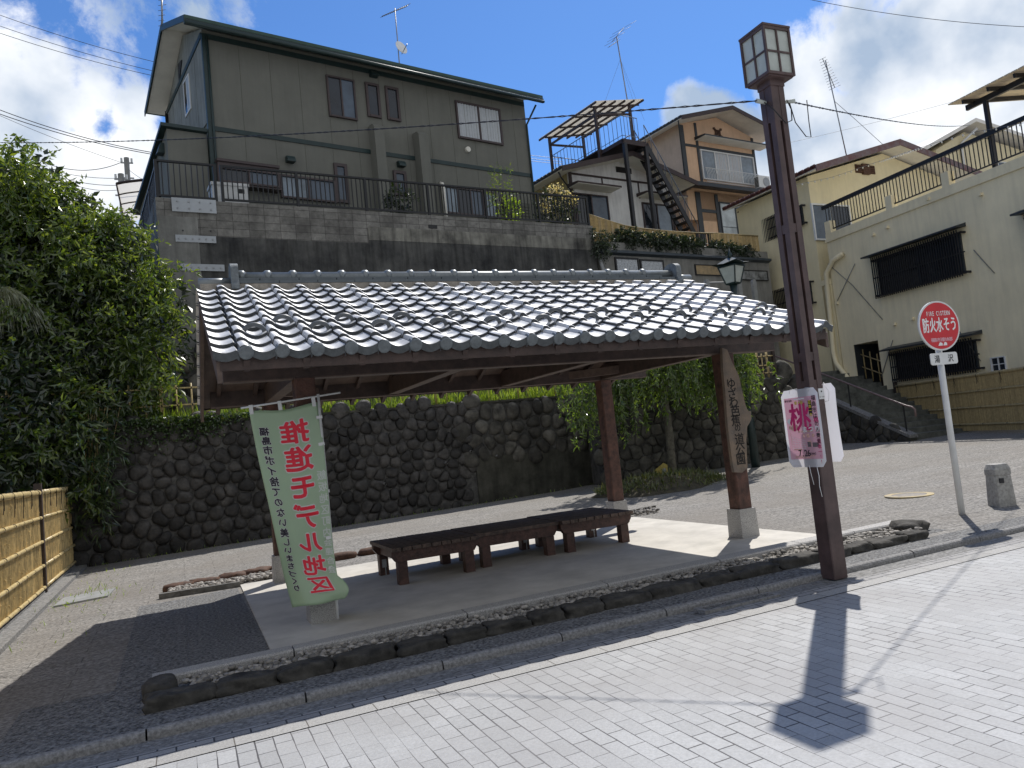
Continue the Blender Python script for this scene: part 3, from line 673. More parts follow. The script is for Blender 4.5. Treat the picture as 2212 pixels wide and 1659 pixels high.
mm('pink_deep', (.62, .03, .17), .5, .05, 8); mm('ink_white', (.85, .84, .83), .5, .03, 8); mm('ink_yellow', (.75, .6, .06), .5, .05, 8); mm('pink_pale', (.82, .50, .56), .5, .06, 20); mm('ink_grey', (.16, .13, .14), .5, .3, 60); mm('peach_pic', (.72, .42, .36), .5, .35, 40, tint=(.45, .25, .2))
F1 = Fr((LX - hw - .018, LY), 270); F2 = Fr((LX + hw + .018, LY), 270)
o1 = [F1.at(*q) for q in [(1685.6, 859), (1694.8, 845), (1756, 836), (1765, 850), (1786.6, 988), (1781, 1008), (1722.5, 1010), (1707.5, 996)]]
u0 = (o1[0][0] + o1[7][0]) / 2; u1 = (o1[3][0] + o1[4][0]) / 2; zt_ = (o1[1][1] + o1[2][1]) / 2; zb_ = (o1[5][1] + o1[6][1]) / 2
def thick(o, t=.002):
    bm = bmesh.new(); bm.from_mesh(o.data); bmesh.ops.remove_doubles(bm, verts=bm.verts, dist=1e-5); bm.to_mesh(o.data); bm.free()
    return o
def boardshape(u0, u1, zb, zt, c): return [(u0 + c, zb), (u1 - c, zb), (u1, zb + c * 1.2), (u1, zt - c * 1.2), (u1 - c, zt), (u0 + c, zt), (u0, zt - c * 1.2), (u0, zb + c * 1.2)]
PO = thing('poster_board', F1.P((u0 + u1) / 2, 0, zb_), 'pink festival poster in a clear plastic sheet tied to the lamp post', 'poster')
def bend(a, d, z): return F1.P(a, d + .008 * math.sin((z - zb_) / (zt_ - zb_) * 3.1) * math.sin((a - u0) / (u1 - u0) * 3.1 + .3), z)
def grid_panel(fn, a0, a1, z0, z1, t0, t1, n=12):
    b = MB()
    for i in range(n):
        za, zb = z0 + (z1 - z0) * i / n, z0 + (z1 - z0) * (i + 1) / n
        for j in range(n):
            x0, x1 = a0 + (a1 - a0) * j / n, a0 + (a1 - a0) * (j + 1) / n
            b.add([fn(x0, t1, za), fn(x1, t1, za), fn(x1, t1, zb), fn(x0, t1, zb)], [(0, 1, 2, 3)])
    return b
b = MB(); c = .045; n = 10
prof = [(u0, u0 + c, u1 - c, u1)]
for i in range(n + 2):
    pass
def strip_rows(fn, shape_rows, t0, t1):
    b = MB()
    for (za, l0, r0), (zb, l1, r1) in zip(shape_rows[:-1], shape_rows[1:]):
        m = 8
        for j in range(m):
            f0, f1 = j / m, (j + 1) / m
            b.add([fn(l0 + (r0 - l0) * f0, t1, za), fn(l0 + (r0 - l0) * f1, t1, za), fn(l1 + (r1 - l1) * f1, t1, zb), fn(l1 + (r1 - l1) * f0, t1, zb)], [(0, 1, 2, 3)])
    return b
rows = [(zb_, u0 + c, u1 - c), (zb_ + c * 1.2, u0, u1)] + [(zb_ + c * 1.2 + (zt_ - zb_ - 2.4 * c) * i / 8, u0, u1) for i in range(1, 9)] + [(zt_, u0 + c, u1 - c)]
thick(strip_rows(bend, rows, 0, .003).build('plastic_sheet', 'plastic_white', PO))
pu0, pu1, pz0, pz1 = u0 + .035, u1 - .03, zb_ + .075, zt_ - .075
thick(grid_panel(bend, pu0, pu1, pz0, pz1, .0035, .0055).build('print', 'poster_pink', PO), .0008)
PW, PH = pu1 - pu0, pz1 - pz0
def pf(a, z, l): return bend(pu0 + a * PW, .0066 + l * 1.6, pz0 + z * PH)
def ptext(name, mt_, txt, a, z, size, **kw):
    b = MB(); kk = dict(kw); letters(b, txt, lambda p, q, l: pf(a + (p) / PW, z + q / PH, l), 0, 0, size, **kk); return b.build(name, mt_, PO)
ptext('lettering', 'pink_deep', '桃', .46, .68, .27, bold=.022, lift=.0006)
ptext('lettering', 'ink_white', 'まつり', .58, .475, .062, step=.072, bold=.03, lift=.0012)
ptext('lettering', 'ink_yellow', '第4回', .38, .91, .035, step=.036, bold=.02, lift=.0008)
ptext('lettering', 'black_ink', '飯坂温泉', .06, .955, .024, step=.024, bold=.012, lift=.0008)
ptext('lettering', 'black_ink', '福島市は、', .93, .965, .052, step=.055, vertical=True, bold=.012, lift=.0008)
ptext('lettering', 'pink_deep', '桃', .94, .615, .055, bold=.03, lift=.0008)
ptext('lettering', 'black_ink', 'の消費量', .945, .55, .048, step=.052, vertical=True, bold=.012, lift=.0008)
ptext('lettering', 'pink_deep', '日本一!!', .945, .275, .046, step=.046, vertical=True, bold=.012, lift=.0008)
ptext('lettering', 'black_ink', '7.26', .33, .10, .085, step=.036, bold=.012, lift=.0008, box=False)
ptext('lettering', 'black_ink', '(sun)', .66, .092, .03, step=.014, bold=.02, lift=.0008, box=False)
def ppatch(name, mt_, a0, a1, z0, z1, l=.0002):
    b = MB(); b.hexa([pf(a0, z0, l + .0004), pf(a1, z0, l + .0004), pf(a1, z0, l), pf(a0, z0, l), pf(a0, z1, l + .0004), pf(a1, z1, l + .0004), pf(a1, z1, l), pf(a0, z1, l)]); return b.build(name, mt_, PO)
ppatch('black_label', 'black_ink', .76, .86, .71, .93); ppatch('white_strip', 'ink_white', .32, .66, .962, .978)
ptext('lettering', 'ink_yellow', '日本一の', .81, .90, .036, step=.038, vertical=True, bold=.03, lift=.0012)
b = MB(); b.prism([(.13 + .09 * math.cos(k * .35), .62 + .045 * math.sin(k * .35)) for k in range(18)], lambda a, z, t: pf(a, z, t), .0003, .0007); b.build('white_bubble', 'ink_white', PO)
b = MB(); 
for (cx_, cz_, r) in [(.12, .52, .055), (.20, .50, .06), (.30, .515, .08), (.24, .55, .05)]:
    b.prism([(cx_ + r * math.cos(k * .35), cz_ + r * .62 * math.sin(k * .35)) for k in range(18)], lambda a, z, t: pf(a, z, t), .0003, .0006 + cx_ * .0004)
b.build('peach_picture', 'peach_pic', PO)
b = MB()
for k in range(5): b.prism([(.12 + .1 * k, .17), (.125 + .1 * k, .17), (.125 + .09 * k, .40 - .035 * k), (.12 + .09 * k, .40 - .035 * k)], lambda a, z, t: pf(a, z, t), .0002, .0005)
for k in range(5): b.prism([(.1, .18 + .045 * k), (.55, .17 + .03 * k), (.55, .174 + .03 * k), (.1, .184 + .045 * k)], lambda a, z, t: pf(a, z, t), .0002, .0005)
b.build('map_lines', 'ink_white', PO)
b = MB()
for k, (a, z, w, h) in enumerate([(.36, .43, .05, .028), (.44, .432, .36, .02), (.5, .35, .06, .05), (.6, .345, .09, .06), (.76, .35, .07, .05), (.62, .2, .10, .09), (.78, .19, .15, .07), (.16, .022, .5, .012), (.16, .045, .62, .012), (.1, .24, .012, .2), (.15, .15, .25, .018)]):
    b.prism([(a, z), (a + w, z), (a + w, z + h), (a, z + h)], lambda p, q, t: pf(p, q, t), .0002, .0006)
b.build('small_print', 'peach_pic', PO)
ppatch('picture', 'ink_grey', .60, .70, .195, .275, .0007); ppatch('picture', 'ink_grey', .75, .93, .19, .26, .0007)
b = MB(); 
for (a, z) in ((u0 + .12, zt_ - .03), (u1 - .1, zt_ - .03)): b.tube([F1.P(a, .01, z), F1.P(a + .02, .015, z + .03), F1.P((a + 0) * .4, -.004, z + .035)], .0025, 5)
b.tube([F1.P(-.02, .01, zb_ + .02), F1.P(-.01, .012, zb_ - .05), F1.P(.01, .012, zb_ - .16)], .003, 5); b.tube([F1.P(.07, .01, zb_ + .02), F1.P(.085, .012, zb_ - .08), F1.P(.075, .012, zb_ - .17), F1.P(.09, .012, zb_ - .27)], .003, 5)
b.build('string', 'ink_white', PO, smooth=True)
q2 = [F2.at(*q) for q in [(1789, 827.6), (1803, 837), (1825.8, 982.5), (1817, 996), (1792.8, 997.5)]]
v1 = (q2[1][0] + q2[2][0]) / 2; v0 = v1 - (u1 - u0); wz1 = q2[0][1]; wz0 = q2[4][1]
P2 = thing('poster_board', F2.P((v0 + v1) / 2, 0, wz0), 'back of a blank white plastic sheet tied to the far side of the lamp post', 'poster')
rows = [(wz0, v0 + c, v1 - c), (wz0 + c * 1.2, v0, v1)] + [(wz0 + c * 1.2 + (wz1 - wz0 - 2.4 * c) * i / 8, v0, v1) for i in range(1, 9)] + [(wz1, v0 + c, v1 - c)]
def bend2(a, d, z): return F2.P(a, d + .015 * math.sin((z - wz0) / (wz1 - wz0) * 3.1), z)
thick(strip_rows(bend2, rows, 0, .003).build('plastic_sheet', 'plastic_white', P2))
b = MB(); b.tube([F2.P(v1 - .14, .03, wz1 - .02), F2.P(v1 - .10, .035, wz1 + .01), F2.P(v1 - .05, .035, wz1 - .08), F2.P(v1 - .07, .03, wz1 - .16), F2.P(v1 - .15, .03, wz1 - .17)], .003, 5); b.build('string', 'ink_white', P2, smooth=True)

# ---------------------------------------------------------------- red round fire-cistern sign
sb = G(2078, 1109, .03); FS = Fr((sb[0], sb[1]), -8)
SG = thing('fire_cistern_sign', sb, 'round red fire cistern sign with white plate on a white pole', 'road sign')
b = MB(); b.tube([FS.P(0, 0, sb[2] - .02), FS.P(0, 0, 2.7)], .038, 16); b.build('pole', 'white_paint', SG, smooth=True)
ca, cz = FS.at(2023.5, 704, .06); rr = (FS.at(2023, 650, .06)[1] - FS.at(2026, 758, .06)[1]) / 2
ca = 0.0
def fs(a, z, l): return FS.P(a, .065 + l, z)
b = MB(); b.prism([(ca + rr * math.cos(k * math.pi / 24), cz + rr * math.sin(k * math.pi / 24)) for k in range(48)], fs, -.02, 0); dsk = b.build('disc', 'white_paint', SG)
b = MB(); r2 = rr * .935; b.prism([(ca + r2 * math.cos(k * math.pi / 24), cz + r2 * math.sin(k * math.pi / 24)) for k in range(48)], fs, .0005, .002); b.build('red_face', 'sign_red', dsk)
def stext(txt, a, z, size, mt_='ink_white', par=None, **kw):
    b = MB(); letters(b, txt, lambda p, q, l: fs(p, q, .0035 + l), a, z, size, **kw); b.build('lettering', mt_, par or dsk)
stext('FIRE CISTERN', -rr * .525, cz + rr * .50, rr * .255, step=rr * .0965, bold=.012, sx=.56, box=False)
for i, ch in enumerate('防火水そう'): stext(ch, rr * (-.66 + .335 * i), cz + rr * .04, rr * .62 if i < 3 else rr * .60, sx=.52 if i < 3 else .55, bold=.020)
stext('福島市消防本部', -rr * .44, cz - rr * .56, rr * .17, step=rr * .15, bold=.016, mt_='pink_pale')
b = MB(); 
for (a0, a1) in ((-.19, .02), (.05, .24)): b.prism([(rr * a0, cz - rr * .80), (rr * a1, cz - rr * .80), (rr * a1, cz - rr * .70), (rr * (a0 + a1) / 2, cz - rr * .66), (rr * (a0 + .05), cz - rr * .71)], fs, .0025, .0038)
b.build('faded_lettering', 'ink_white', dsk)
pz = (FS.at(2030, 761, .06)[1] + FS.at(2036, 789, .06)[1]) / 2; ph = rr * .235; pw = rr * .66; o = []
for (sx, sz, a0) in ((1, 1, 0), (-1, 1, 90), (-1, -1, 180), (1, -1, 270)):
    for k in range(5): a = R_(a0 + 22.5 * k); o.append((sx * (pw - .03) + .03 * math.cos(a), pz + sz * (ph - .03) + .03 * math.sin(a)))
b = MB(); b.prism(o, fs, -.008, .002); pl = b.build('name_plate', 'white_paint', SG)
stext('湯', -pw * .52, pz, ph * 1.35, 'black_ink', pl, bold=.012, sx=.86); stext('沢', pw * .48, pz, ph * 1.35, 'black_ink', pl, bold=.012, sx=.86)
b = MB(); b.fbox(FS, -.05, .05, .036, .046, 2.25, 2.30); b.fbox(FS, -.05, .05, .036, .044, cz - .02, cz + .02); b.build('clamp', 'steel', SG)

# ---------------------------------------------------------------- green advertising banner seen from behind
NBN = thing('nobori_banner', (1.34, 7.74, .45), 'pale green vertical banner with mirrored red characters on a white pole', 'banner')
plastic('cloth_green', (.60, .76, .54), .45); plastic('cloth_white', (.80, .82, .78), .2); mm('letter_red', (.80, .03, .06), .7, .06, 9); mm('letter_black', (.03, .025, .04), .7, .1, 9); plastic('letter_pale', (.85, .90, .84), .3)
def P3(px, py, Y): return onY(px, py, Y - .16)
LE = [(538, 888), (555, 975), (577, 1075), (598, 1170), (615, 1245), (634, 1315)]; RE = [(686, 868), (698, 960), (707, 1060), (716, 1160), (726, 1238), (738, 1290)]
def edge(pts, t):
    q = t * (len(pts) - 1); i = min(int(q), len(pts) - 2); f = q - i; return pts[i][0] + (pts[i + 1][0] - pts[i][0]) * f, pts[i][1] + (pts[i + 1][1] - pts[i][1]) * f
def cloth(s, t, l=0):
    """s across from the free edge to the pole, t down"""
    a = np.array(P3(*edge(LE, t), 7.72)); c2 = np.array(P3(*edge(RE, t), 7.74)); p = a + (c2 - a) * s
    p[1] += .055 * math.sin(s * 3.1 + t * 2) * (.35 + t) - .05 * t * math.sin(s * 6.0) + .02 * math.sin(t * 9 + s * 2)
    if t > .82:
        k = (t - .82) / .18; p[0] += .10 * k * (1 - k) * 2.2 * s ** 3; p[1] -= .10 * math.sin(k * 2.4) * s ** 2
    p[2] += .006 * math.sin(s * 8) * t - (1 - t) * .03 * math.sin(math.pi * s) ** 2
    p[1] -= l; return p
b = MB(); nu, nv = 24, 60
b.add([cloth(i / nu, j / nv) for j in range(nv + 1) for i in range(nu + 1)], [(j * (nu + 1) + i, j * (nu + 1) + i + 1, (j + 1) * (nu + 1) + i + 1, (j + 1) * (nu + 1) + i) for j in range(nv) for i in range(nu)])
cl = b.build('cloth', 'cloth_green', NBN, smooth=True)
so_ = cl.modifiers.new('thickness', 'SOLIDIFY'); so_.thickness = .0012; so_.offset = 0
Hc = 1.95; Wc = .56
def btext(txt, s0, t0, size, step, mt_, l, bold, sx=1):
    for sg in (1, -1):
        b = MB()
        letters(b, txt, lambda p, q, k: cloth(min(.99, max(.01, s0 + p / Wc)), min(.995, max(0, -q / Hc)), sg * (l + k)), 0, -t0 * Hc, size, step=step, vertical=True, bold=bold, mirror=True, sx=sx)
        b.build('lettering', mt_, cl)
RT = '推進モデル地区'; BT = '福島市ポイ捨てのない美しいまちづくり'; GT = '飯坂地区町内会連合会'
btext(RT, .60, .115, .225, .245, 'cloth_white', .004, .075, 1.12); btext(RT, .60, .115, .225, .245, 'letter_red', .009, .028, 1.12)
btext(BT, .165, .105, .082, .0895, 'cloth_white', .004, .085); btext(BT, .165, .105, .082, .0895, 'letter_black', .008, .030)
btext(GT, .92, .33, .085, .097, 'letter_pale', .005, .02)
b = MB(); b.tube([P3(722, 1240, 7.74) - np.array([0, 0, .42]), P3(722, 1240, 7.74), P3(704, 1030, 7.74), P3(687, 851, 7.74)], .0135, 10); b.build('pole', 'white_paint', NBN, smooth=True)
b = MB(); b.tube([P3(520, 882, 7.74), P3(610, 868, 7.735), P3(735, 848, 7.74)], .009, 8); b.build('cross_rod', 'white_paint', NBN, smooth=True)
b = MB()
for (px, py) in ((541, 885), (603, 876), (676, 868)): b = MB(); b.bar(P3(px, py - 10, 7.725), P3(px + 3, py + 10, 7.722), .035, .006, (0, 1, 0)); b.build('loop', 'white_paint', NBN)
for (px, py, t) in ((691, 900, 0), (696, 958, 0), (707, 1060, 0), (712, 1160, 0), (718, 1225, 0)): b = MB(); b.bar(P3(px - 8, py + 2, 7.725), P3(px + 5, py, 7.723), .03, .006, (0, 1, 0)); b.build('loop', 'white_paint', NBN)

# ---------------------------------------------------------------- squat concrete bollard at the right edge
bc = G(2185, 1090, .03); bc = np.array([bc[0], bc[1] + .12, bc[2]])
mm('bollard_stone', (.40, .39, .365), .8, .22, 30, bump=.4, bscale=90, streak=.15)
BO = thing('bollard', bc, 'squat grey concrete bollard with a sloping cap and small square recess', 'bollard')
def octa(r, c2=.3): return [(r, -r * c2), (r, r * c2), (r * c2 * 1.6, r), (-r * c2 * 1.6, r), (-r, r * c2), (-r, -r * c2), (-r * c2 * 1.6, -r), (r * c2 * 1.6, -r)]
FB = Fr((bc[0], bc[1]), -20)
def loft(b, lv):
    n = 24; vs = []
    for (r, z) in lv:
        for k in range(n):
            a = 2 * math.pi * k / n; l = (abs(math.cos(a)) ** 5 + abs(math.sin(a)) ** 5) ** (-1 / 5); vs.append(FB.P(r * l * math.cos(a), r * l * math.sin(a), bc[2] + z))
    b.add(vs, [(i * n + k, i * n + (k + 1) % n, (i + 1) * n + (k + 1) % n, (i + 1) * n + k) for i in range(len(lv) - 1) for k in range(n)] + [tuple((len(lv) - 1) * n + k for k in range(n))])
b = MB(); loft(b, [(.128, -.05), (.127, .05), (.113, .36), (.110, .375)]); b.build('body', 'bollard_stone', BO)
b = MB(); loft(b, [(.108, .37), (.119, .38), (.119, .45), (.112, .468), (.094, .512), (.086, .516)]); b.build('cap', 'bollard_stone', BO)
b = MB(); b.fbox(FB, -.075, -.02, .10, .128, .28 + bc[2], .34 + bc[2]); b.build('recess', 'black_ink', BO)

# ---------------------------------------------------------------- bamboo fences
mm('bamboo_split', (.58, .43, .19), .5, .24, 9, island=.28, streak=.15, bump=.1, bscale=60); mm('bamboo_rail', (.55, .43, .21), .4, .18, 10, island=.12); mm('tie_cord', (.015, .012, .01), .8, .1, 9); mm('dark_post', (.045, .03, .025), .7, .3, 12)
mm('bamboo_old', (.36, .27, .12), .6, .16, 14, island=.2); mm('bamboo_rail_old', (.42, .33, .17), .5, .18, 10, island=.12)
def screen_fence(name, F, panels, zb, h, rails, label, mats=('bamboo_split', 'bamboo_rail'), posts=(), plinth=True, tiestep=.62):
    p0 = F.P(panels[0][0], 0, zb(panels[0][0])); t = thing(name, p0, label, 'fence')
    rg = np.random.default_rng(len(label))
    for (a0, a1) in panels:
        b = MB(); a = a0
        while a < a1:
            w = rg.uniform(.022, .034); z0 = zb(a) + .12; z1 = zb(a) + h - .02
            b.add([F.P(a, 0, z0), F.P(a + w * .5, .011, z0), F.P(a + w, 0, z0), F.P(a, 0, z1), F.P(a + w * .5, .011, z1), F.P(a + w, 0, z1), F.P(a, -.02, z0), F.P(a + w, -.02, z0), F.P(a, -.02, z1), F.P(a + w, -.02, z1)],
                  [(0, 1, 4, 3), (1, 2, 5, 4), (7, 6, 8, 9)]); 
            for zz in rg.uniform(z0 + .1, z1 - .1, 2): b.fbox(F, a + w * .1, a + w * .9, .011, .017, zz, zz + .012)
            a += w
        b.build('panel', mats[0], t)
        for rz in rails:
            top = rz > h - .1; b = MB(); r = .042 if top else .026; n = max(3, int((a1 - a0) / 1.2)); pts = []
            for k in range(n + 1):
                a = a0 + (a1 - a0) * k / n; pts.append(F.P(a, .012 if top else .026, zb(a) + rz + rg.uniform(-.006, .006)))
            b.tube(pts, r, 10); nn = int((a1 - a0) / .33)
            for k in range(nn):
                a = a0 + (a1 - a0) * (k + .5) / nn; b.tube([F.P(a, .012 if top else .026, zb(a) + rz), F.P(a + .012, .012 if top else .026, zb(a) + rz)], r + .004, 10)
            b.build('rail', mats[1], t, smooth=True)
        a = a0 + .2
        while a < a1:
            for rz in rails:
                b = MB(); top = rz > h - .1; r = .047 if top else .031; c0 = F.P(a, .012 if top else .026, zb(a) + rz); b.tube([c0, c0 + F.u * .012], r, 8)
                if top: b.tube([F.P(a, .055, zb(a) + rz), F.P(a + .01, .05, zb(a) + rz - .12), F.P(a - .02, .045, zb(a) + rz - rg.uniform(.2, .33))], .005, 5); b.tube([F.P(a, .055, zb(a) + rz), F.P(a + .03, .05, zb(a) + rz - .1), F.P(a + .05, .045, zb(a) + rz - rg.uniform(.15, .25))], .005, 5)
                b.build('tie', 'tie_cord', t)
            a += tiestep * rg.uniform(.9, 1.1)
    for a in posts:
        b = MB(); b.fbox(F, a - .05, a + .05, -.05, .05, zb(a) - .1, zb(a) + h + .10); b.build('post', 'dark_post', t)
    if plinth:
        b = MB()
        for (a0, a1) in panels: b.fbox(F, a0, a1, -.06, .03, zb(a0) - .15, zb(a0) + .10)
        b.build('plinth', 'gutter', t)
    return t
FL = Fr((-1.95, 0), 90)
screen_fence('bamboo_fence', FL, [(5.8, 13.55), (13.66, 18.3)], lambda a: -.02, 1.60, (1.56, 1.18, .82, .47, .15), 'sunlit yellow bamboo screen fence with black cord ties along the left edge', posts=(13.605,))
b = MB(); b.fbox(FL, 4.5, 18.3, .03, .22, -.2, .05); struct('fence_footing', b, 'gutter')
FRB = Fr((20.6, 15.43), 245)
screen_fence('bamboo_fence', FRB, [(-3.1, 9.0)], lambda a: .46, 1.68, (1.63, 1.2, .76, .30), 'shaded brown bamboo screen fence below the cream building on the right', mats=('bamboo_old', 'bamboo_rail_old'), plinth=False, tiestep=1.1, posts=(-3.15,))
def lattice(name, F, a0, a1, d, zf, h, rails, label, step=.3, group=None, dbl=3):
    t = thing(name, F.P((a0 + a1) / 2, d, zf), label, 'fence', group); b = MB(); k = 0; a = a0
    while a <= a1:
        hh = h * (1 + .05 * math.sin(k * 3.7))
        if k % dbl == 0: b.tube([F.P(a - .018, d, zf - .03), F.P(a - .018, d, zf + hh)], .017, 7); b.tube([F.P(a + .018, d, zf - .03), F.P(a + .018, d, zf + hh)], .017, 7)
        else: b.tube([F.P(a, d, zf - .03), F.P(a, d, zf + hh * .97)], .019, 7)
        a += step; k += 1
    b.build('uprights', 'bamboo_rail', t, smooth=True); b = MB()
    for rz in rails: b.tube([F.P(a0 - .1, d + .03, zf + rz), F.P(a1 + .1, d + .03, zf + rz)], .017, 7)
    b.build('rails', 'bamboo_rail', t, smooth=True); b = MB(); a = a0
    while a <= a1:
        for rz in rails: c0 = F.P(a, d + .02, zf + rz); b.tube([c0 - F.u * .012, c0 + F.u * .012], .03, 6)
        a += step
    b.build('ties', 'tie_cord', t); return t

# ---------------------------------------------------------------- cobble retaining wall and terraces
mm('cobble', (.046, .043, .040), .7, .5, 4, bump=.9, bscale=22, island=.60); mm('cobble_mortar', (.085, .083, .078), .95, .4, 6, bump=.8, bscale=30)
mm('rough_rock', (.085, .08, .068), .85, .45, 3.5, bump=1., bscale=9, island=.5); mm('mossy_concrete', (.058, .056, .045), .9, .45, 2.5, bump=.6, bscale=14, tint=(.028, .028, .02), streak=.45)
def stones(F, u0, u1, z0, zf, cell, hgt, seed, d0=0., rnd=2, keep=lambda u, z: True, shrink=.93):
    rg = np.random.default_rng(seed); pts = []; nz_ = int(3.4 / (cell * .9)) + 1; j = 0; z = z0 + cell * .45
    while z < z0 + 6:
        u = u0 + (j % 2) * cell * .5
        while u < u1:
            uu = u + rg.uniform(-.38, .38) * cell; zz = z + rg.uniform(-.34, .34) * cell
            if zz < zf(uu) + .1 and keep(uu, zz): pts.append((uu, zz))
            u += cell * 1.04
        z += cell * .9; j += 1
    P = np.array(pts); b = MB(); K = 16; an = np.arange(K) * 2 * math.pi / K; dirs = np.stack([np.cos(an), np.sin(an)], 1)
    for i in range(len(P)):
        dv = P - P[i]; q = (dv ** 2).sum(1); nb = dv[(q > 0) & (q < (2.6 * cell) ** 2)]; r = np.full(K, cell * .85)
        for v in nb:
            dd = dirs @ v; ok = dd > 1e-6; r[ok] = np.minimum(r[ok], (v @ v) / 2 / dd[ok])
        for _ in range(rnd): r = np.minimum(r, (np.roll(r, 1) + np.roll(r, -1) + 1.2 * r) / 3.2)
        r = r * shrink * rg.uniform(.93, 1.0); hh = hgt * rg.uniform(.7, 1.25); tl = rg.uniform(-.25, .25, 2); vs = []
        for (s, h) in ((1.0, -.02), (.97, .35 * hh), (.80, .78 * hh), (.48, hh)):
            for k in range(K):
                a, c2 = dirs[k] * r[k] * s; zc = P[i][1] + c2
                vs.append(F.P(P[i][0] + a, d0 + h + (a * tl[0] + c2 * tl[1]) * h * 2, zc))
        vs.append(F.P(P[i][0], d0 + hh * 1.04, P[i][1]))
        b.add(vs, [(m * K + k, m * K + (k + 1) % K, (m + 1) * K + (k + 1) % K, (m + 1) * K + k) for m in range(3) for k in range(K)] + [(3 * K + k, 3 * K + (k + 1) % K, 4 * K) for k in range(K)])
    return b
SW = Fr((-1.59, 17.30), 6.5)
CW = thing('cobble_wall', SW.P(4, 0, 0), 'long dark retaining wall of rounded river cobbles behind the shelter', 'stone wall')
b = MB(); b.fbox(SW, -.4, 13.2, -.6, .0, -.3, 2.62); b.build('core', 'cobble_mortar', CW)
b = stones(SW, -.35, 8.6, .0, lambda u: 2.58, .29, .075, 4, shrink=1.0, rnd=1, keep=lambda u, z: u < 8.2 or z > 1.0); b.build('cobbles', 'cobble', CW, smooth=True)
b = stones(SW, 8.3, 13.1, 1.15, lambda u: 2.56, .38, .10, 9, rnd=1, keep=lambda u, z: z > 1.2 + .12 * math.sin(u * 3)); b.build('rubble', 'rough_rock', CW, smooth=True)
b = MB(); b.fbox(SW, 8.5, 13.2, .0, .04, -.2, 1.25); b.build('concrete_base', 'mossy_concrete', CW)
b = MB(); b.fbox(SW, -.4, 13.2, -.6, .05, 2.62, 2.67); b.build('coping', 'mossy_concrete', CW)
for (px, py) in ((609, 1112), (711, 977), (960, 1000), (828, 1045), (1013, 975), (1070, 985)):
    a, z = SW.at(px, py)
    b = MB(); b.tube([SW.P(a, .06, z), SW.P(a, .155, z - .01)], .032, 10, cap=False); b.build('drain_pipe', 'gutter', CW)
mm('terrace_soil', (.055, .055, .03), .95, .4, 3, bump=.6)
b = MB(); b.fbox(SW, -14, 13.2, -4.2, -.6, -.3, 2.66); struct('terrace', b, 'terrace_soil')
lattice('bamboo_lattice', SW, -1.3, 12.2, -.25, 2.68, .86, (.38, .74), 'low open bamboo lattice fence on top of the long cobble wall')
LFg = [leafmat('grass_blade', (.12, .21, .025), (.28, .40, .06), .55)]; M['grass_blade'] = LFg[0]
b = MB(); n = 5200
P = np.array([SW.P(a, d, 2.66) for a, d in zip(RNG.uniform(1.2, 12.8, n), RNG.uniform(-1.3, -.05, n))]); D = RNG.normal(scale=.28, size=(n, 3)); D[:, 2] = 1
leaves(b, P, D, RNG.uniform(.15, .48, n), RNG.uniform(.012, .028, n), .1); tag(b.build('grass', 'grass_blade'), 'tall bright green grass growing on the terrace above the cobble wall', 'grass', kind='stuff')
# upper boulder wall behind the lattice
RW = Fr((-1.59, 20.3), 6.5)
BW_ = thing('boulder_wall', RW.P(1, .3, 2.7), 'lower wall of large pale boulders below the concrete retaining wall', 'stone wall')
mm('boulder', (.15, .14, .12), .85, .35, 3, bump=.7, bscale=12, island=.35)
b = MB(); b.fbox(RW, -.2, 15, .0, .3, 2.6, 4.55); b.build('core', 'cobble_mortar', BW_); stones(RW, -.2, 6, 2.6, lambda u: 4.5, .55, .22, 21, d0=.3).build('boulders', 'boulder', BW_, smooth=True)

# ---------------------------------------------------------------- concrete retaining wall with block courses
mm('concrete_pale', (.24, .24, .225), .9, .22, 1.3, bump=.25, bscale=40, streak=.3)
M['wall_blocks'] = brickmat('wall_blocks', (.20, .195, .18), (.075, .07, .065), .405, .205, axes=('x', 'z'), offset=0., var=.22, scale=7, speck=.4, mortar=.007, rough=.9, bump=.5, deg=6.5, stain=((.045, .042, .04), 1.2, .55))
mm('wall_stained', (.085, .085, .08), .9, .5, 1.1, bump=.3, bscale=30, tint=(.030, .031, .033), streak=.6)
mm('wall_mid', (.24, .235, .205), .9, .45, 1.1, bump=.3, bscale=30, tint=(.06, .058, .055), streak=.55)
RT_ = thing('retaining_wall', RW.P(6, 0, 4), 'tall stained concrete retaining wall below the olive house', 'retaining wall')
SIDE = Fr(RW.P(1.51, 0, 0)[:2], 276.5)
b = MB(); b.fbox(RW, 1.51, 2.46, -.5, .04, 2.6, 8.03); b.fbox(SIDE, -8, -.5, -.4, .0, 2.6, 8.03); b.build('end_pier', 'concrete_pale', RT_)
b = MB(); b.fbox(RW, 2.462, 7.0, -.5, .0, 7.56, 8.5); b.fbox(RW, 7.002, 14.96, -.5, .0, 8.052, 8.5); b.fbox(RW, 1.512, 2.462, -.5, .02, 8.032, 8.5); b.fbox(SIDE, -8, -.51, -.4, .01, 8.032, 8.5); b.build('block_courses', 'wall_blocks', RT_)
b = MB(); b.fbox(RW, 2.462, 7.0, -.5, .012, 4.5, 7.558); b.fbox(RW, 7.002, 14.96, -.5, .010, 4.5, 7.66); b.build('stained_face', 'wall_stained', RT_)
b = MB(); b.fbox(RW, 7.002, 14.96, -.5, .014, 7.662, 8.05); b.build('cast_band', 'wall_mid', RT_)
mm('plate_grey', (.42, .45, .48), .5, .06, 3)
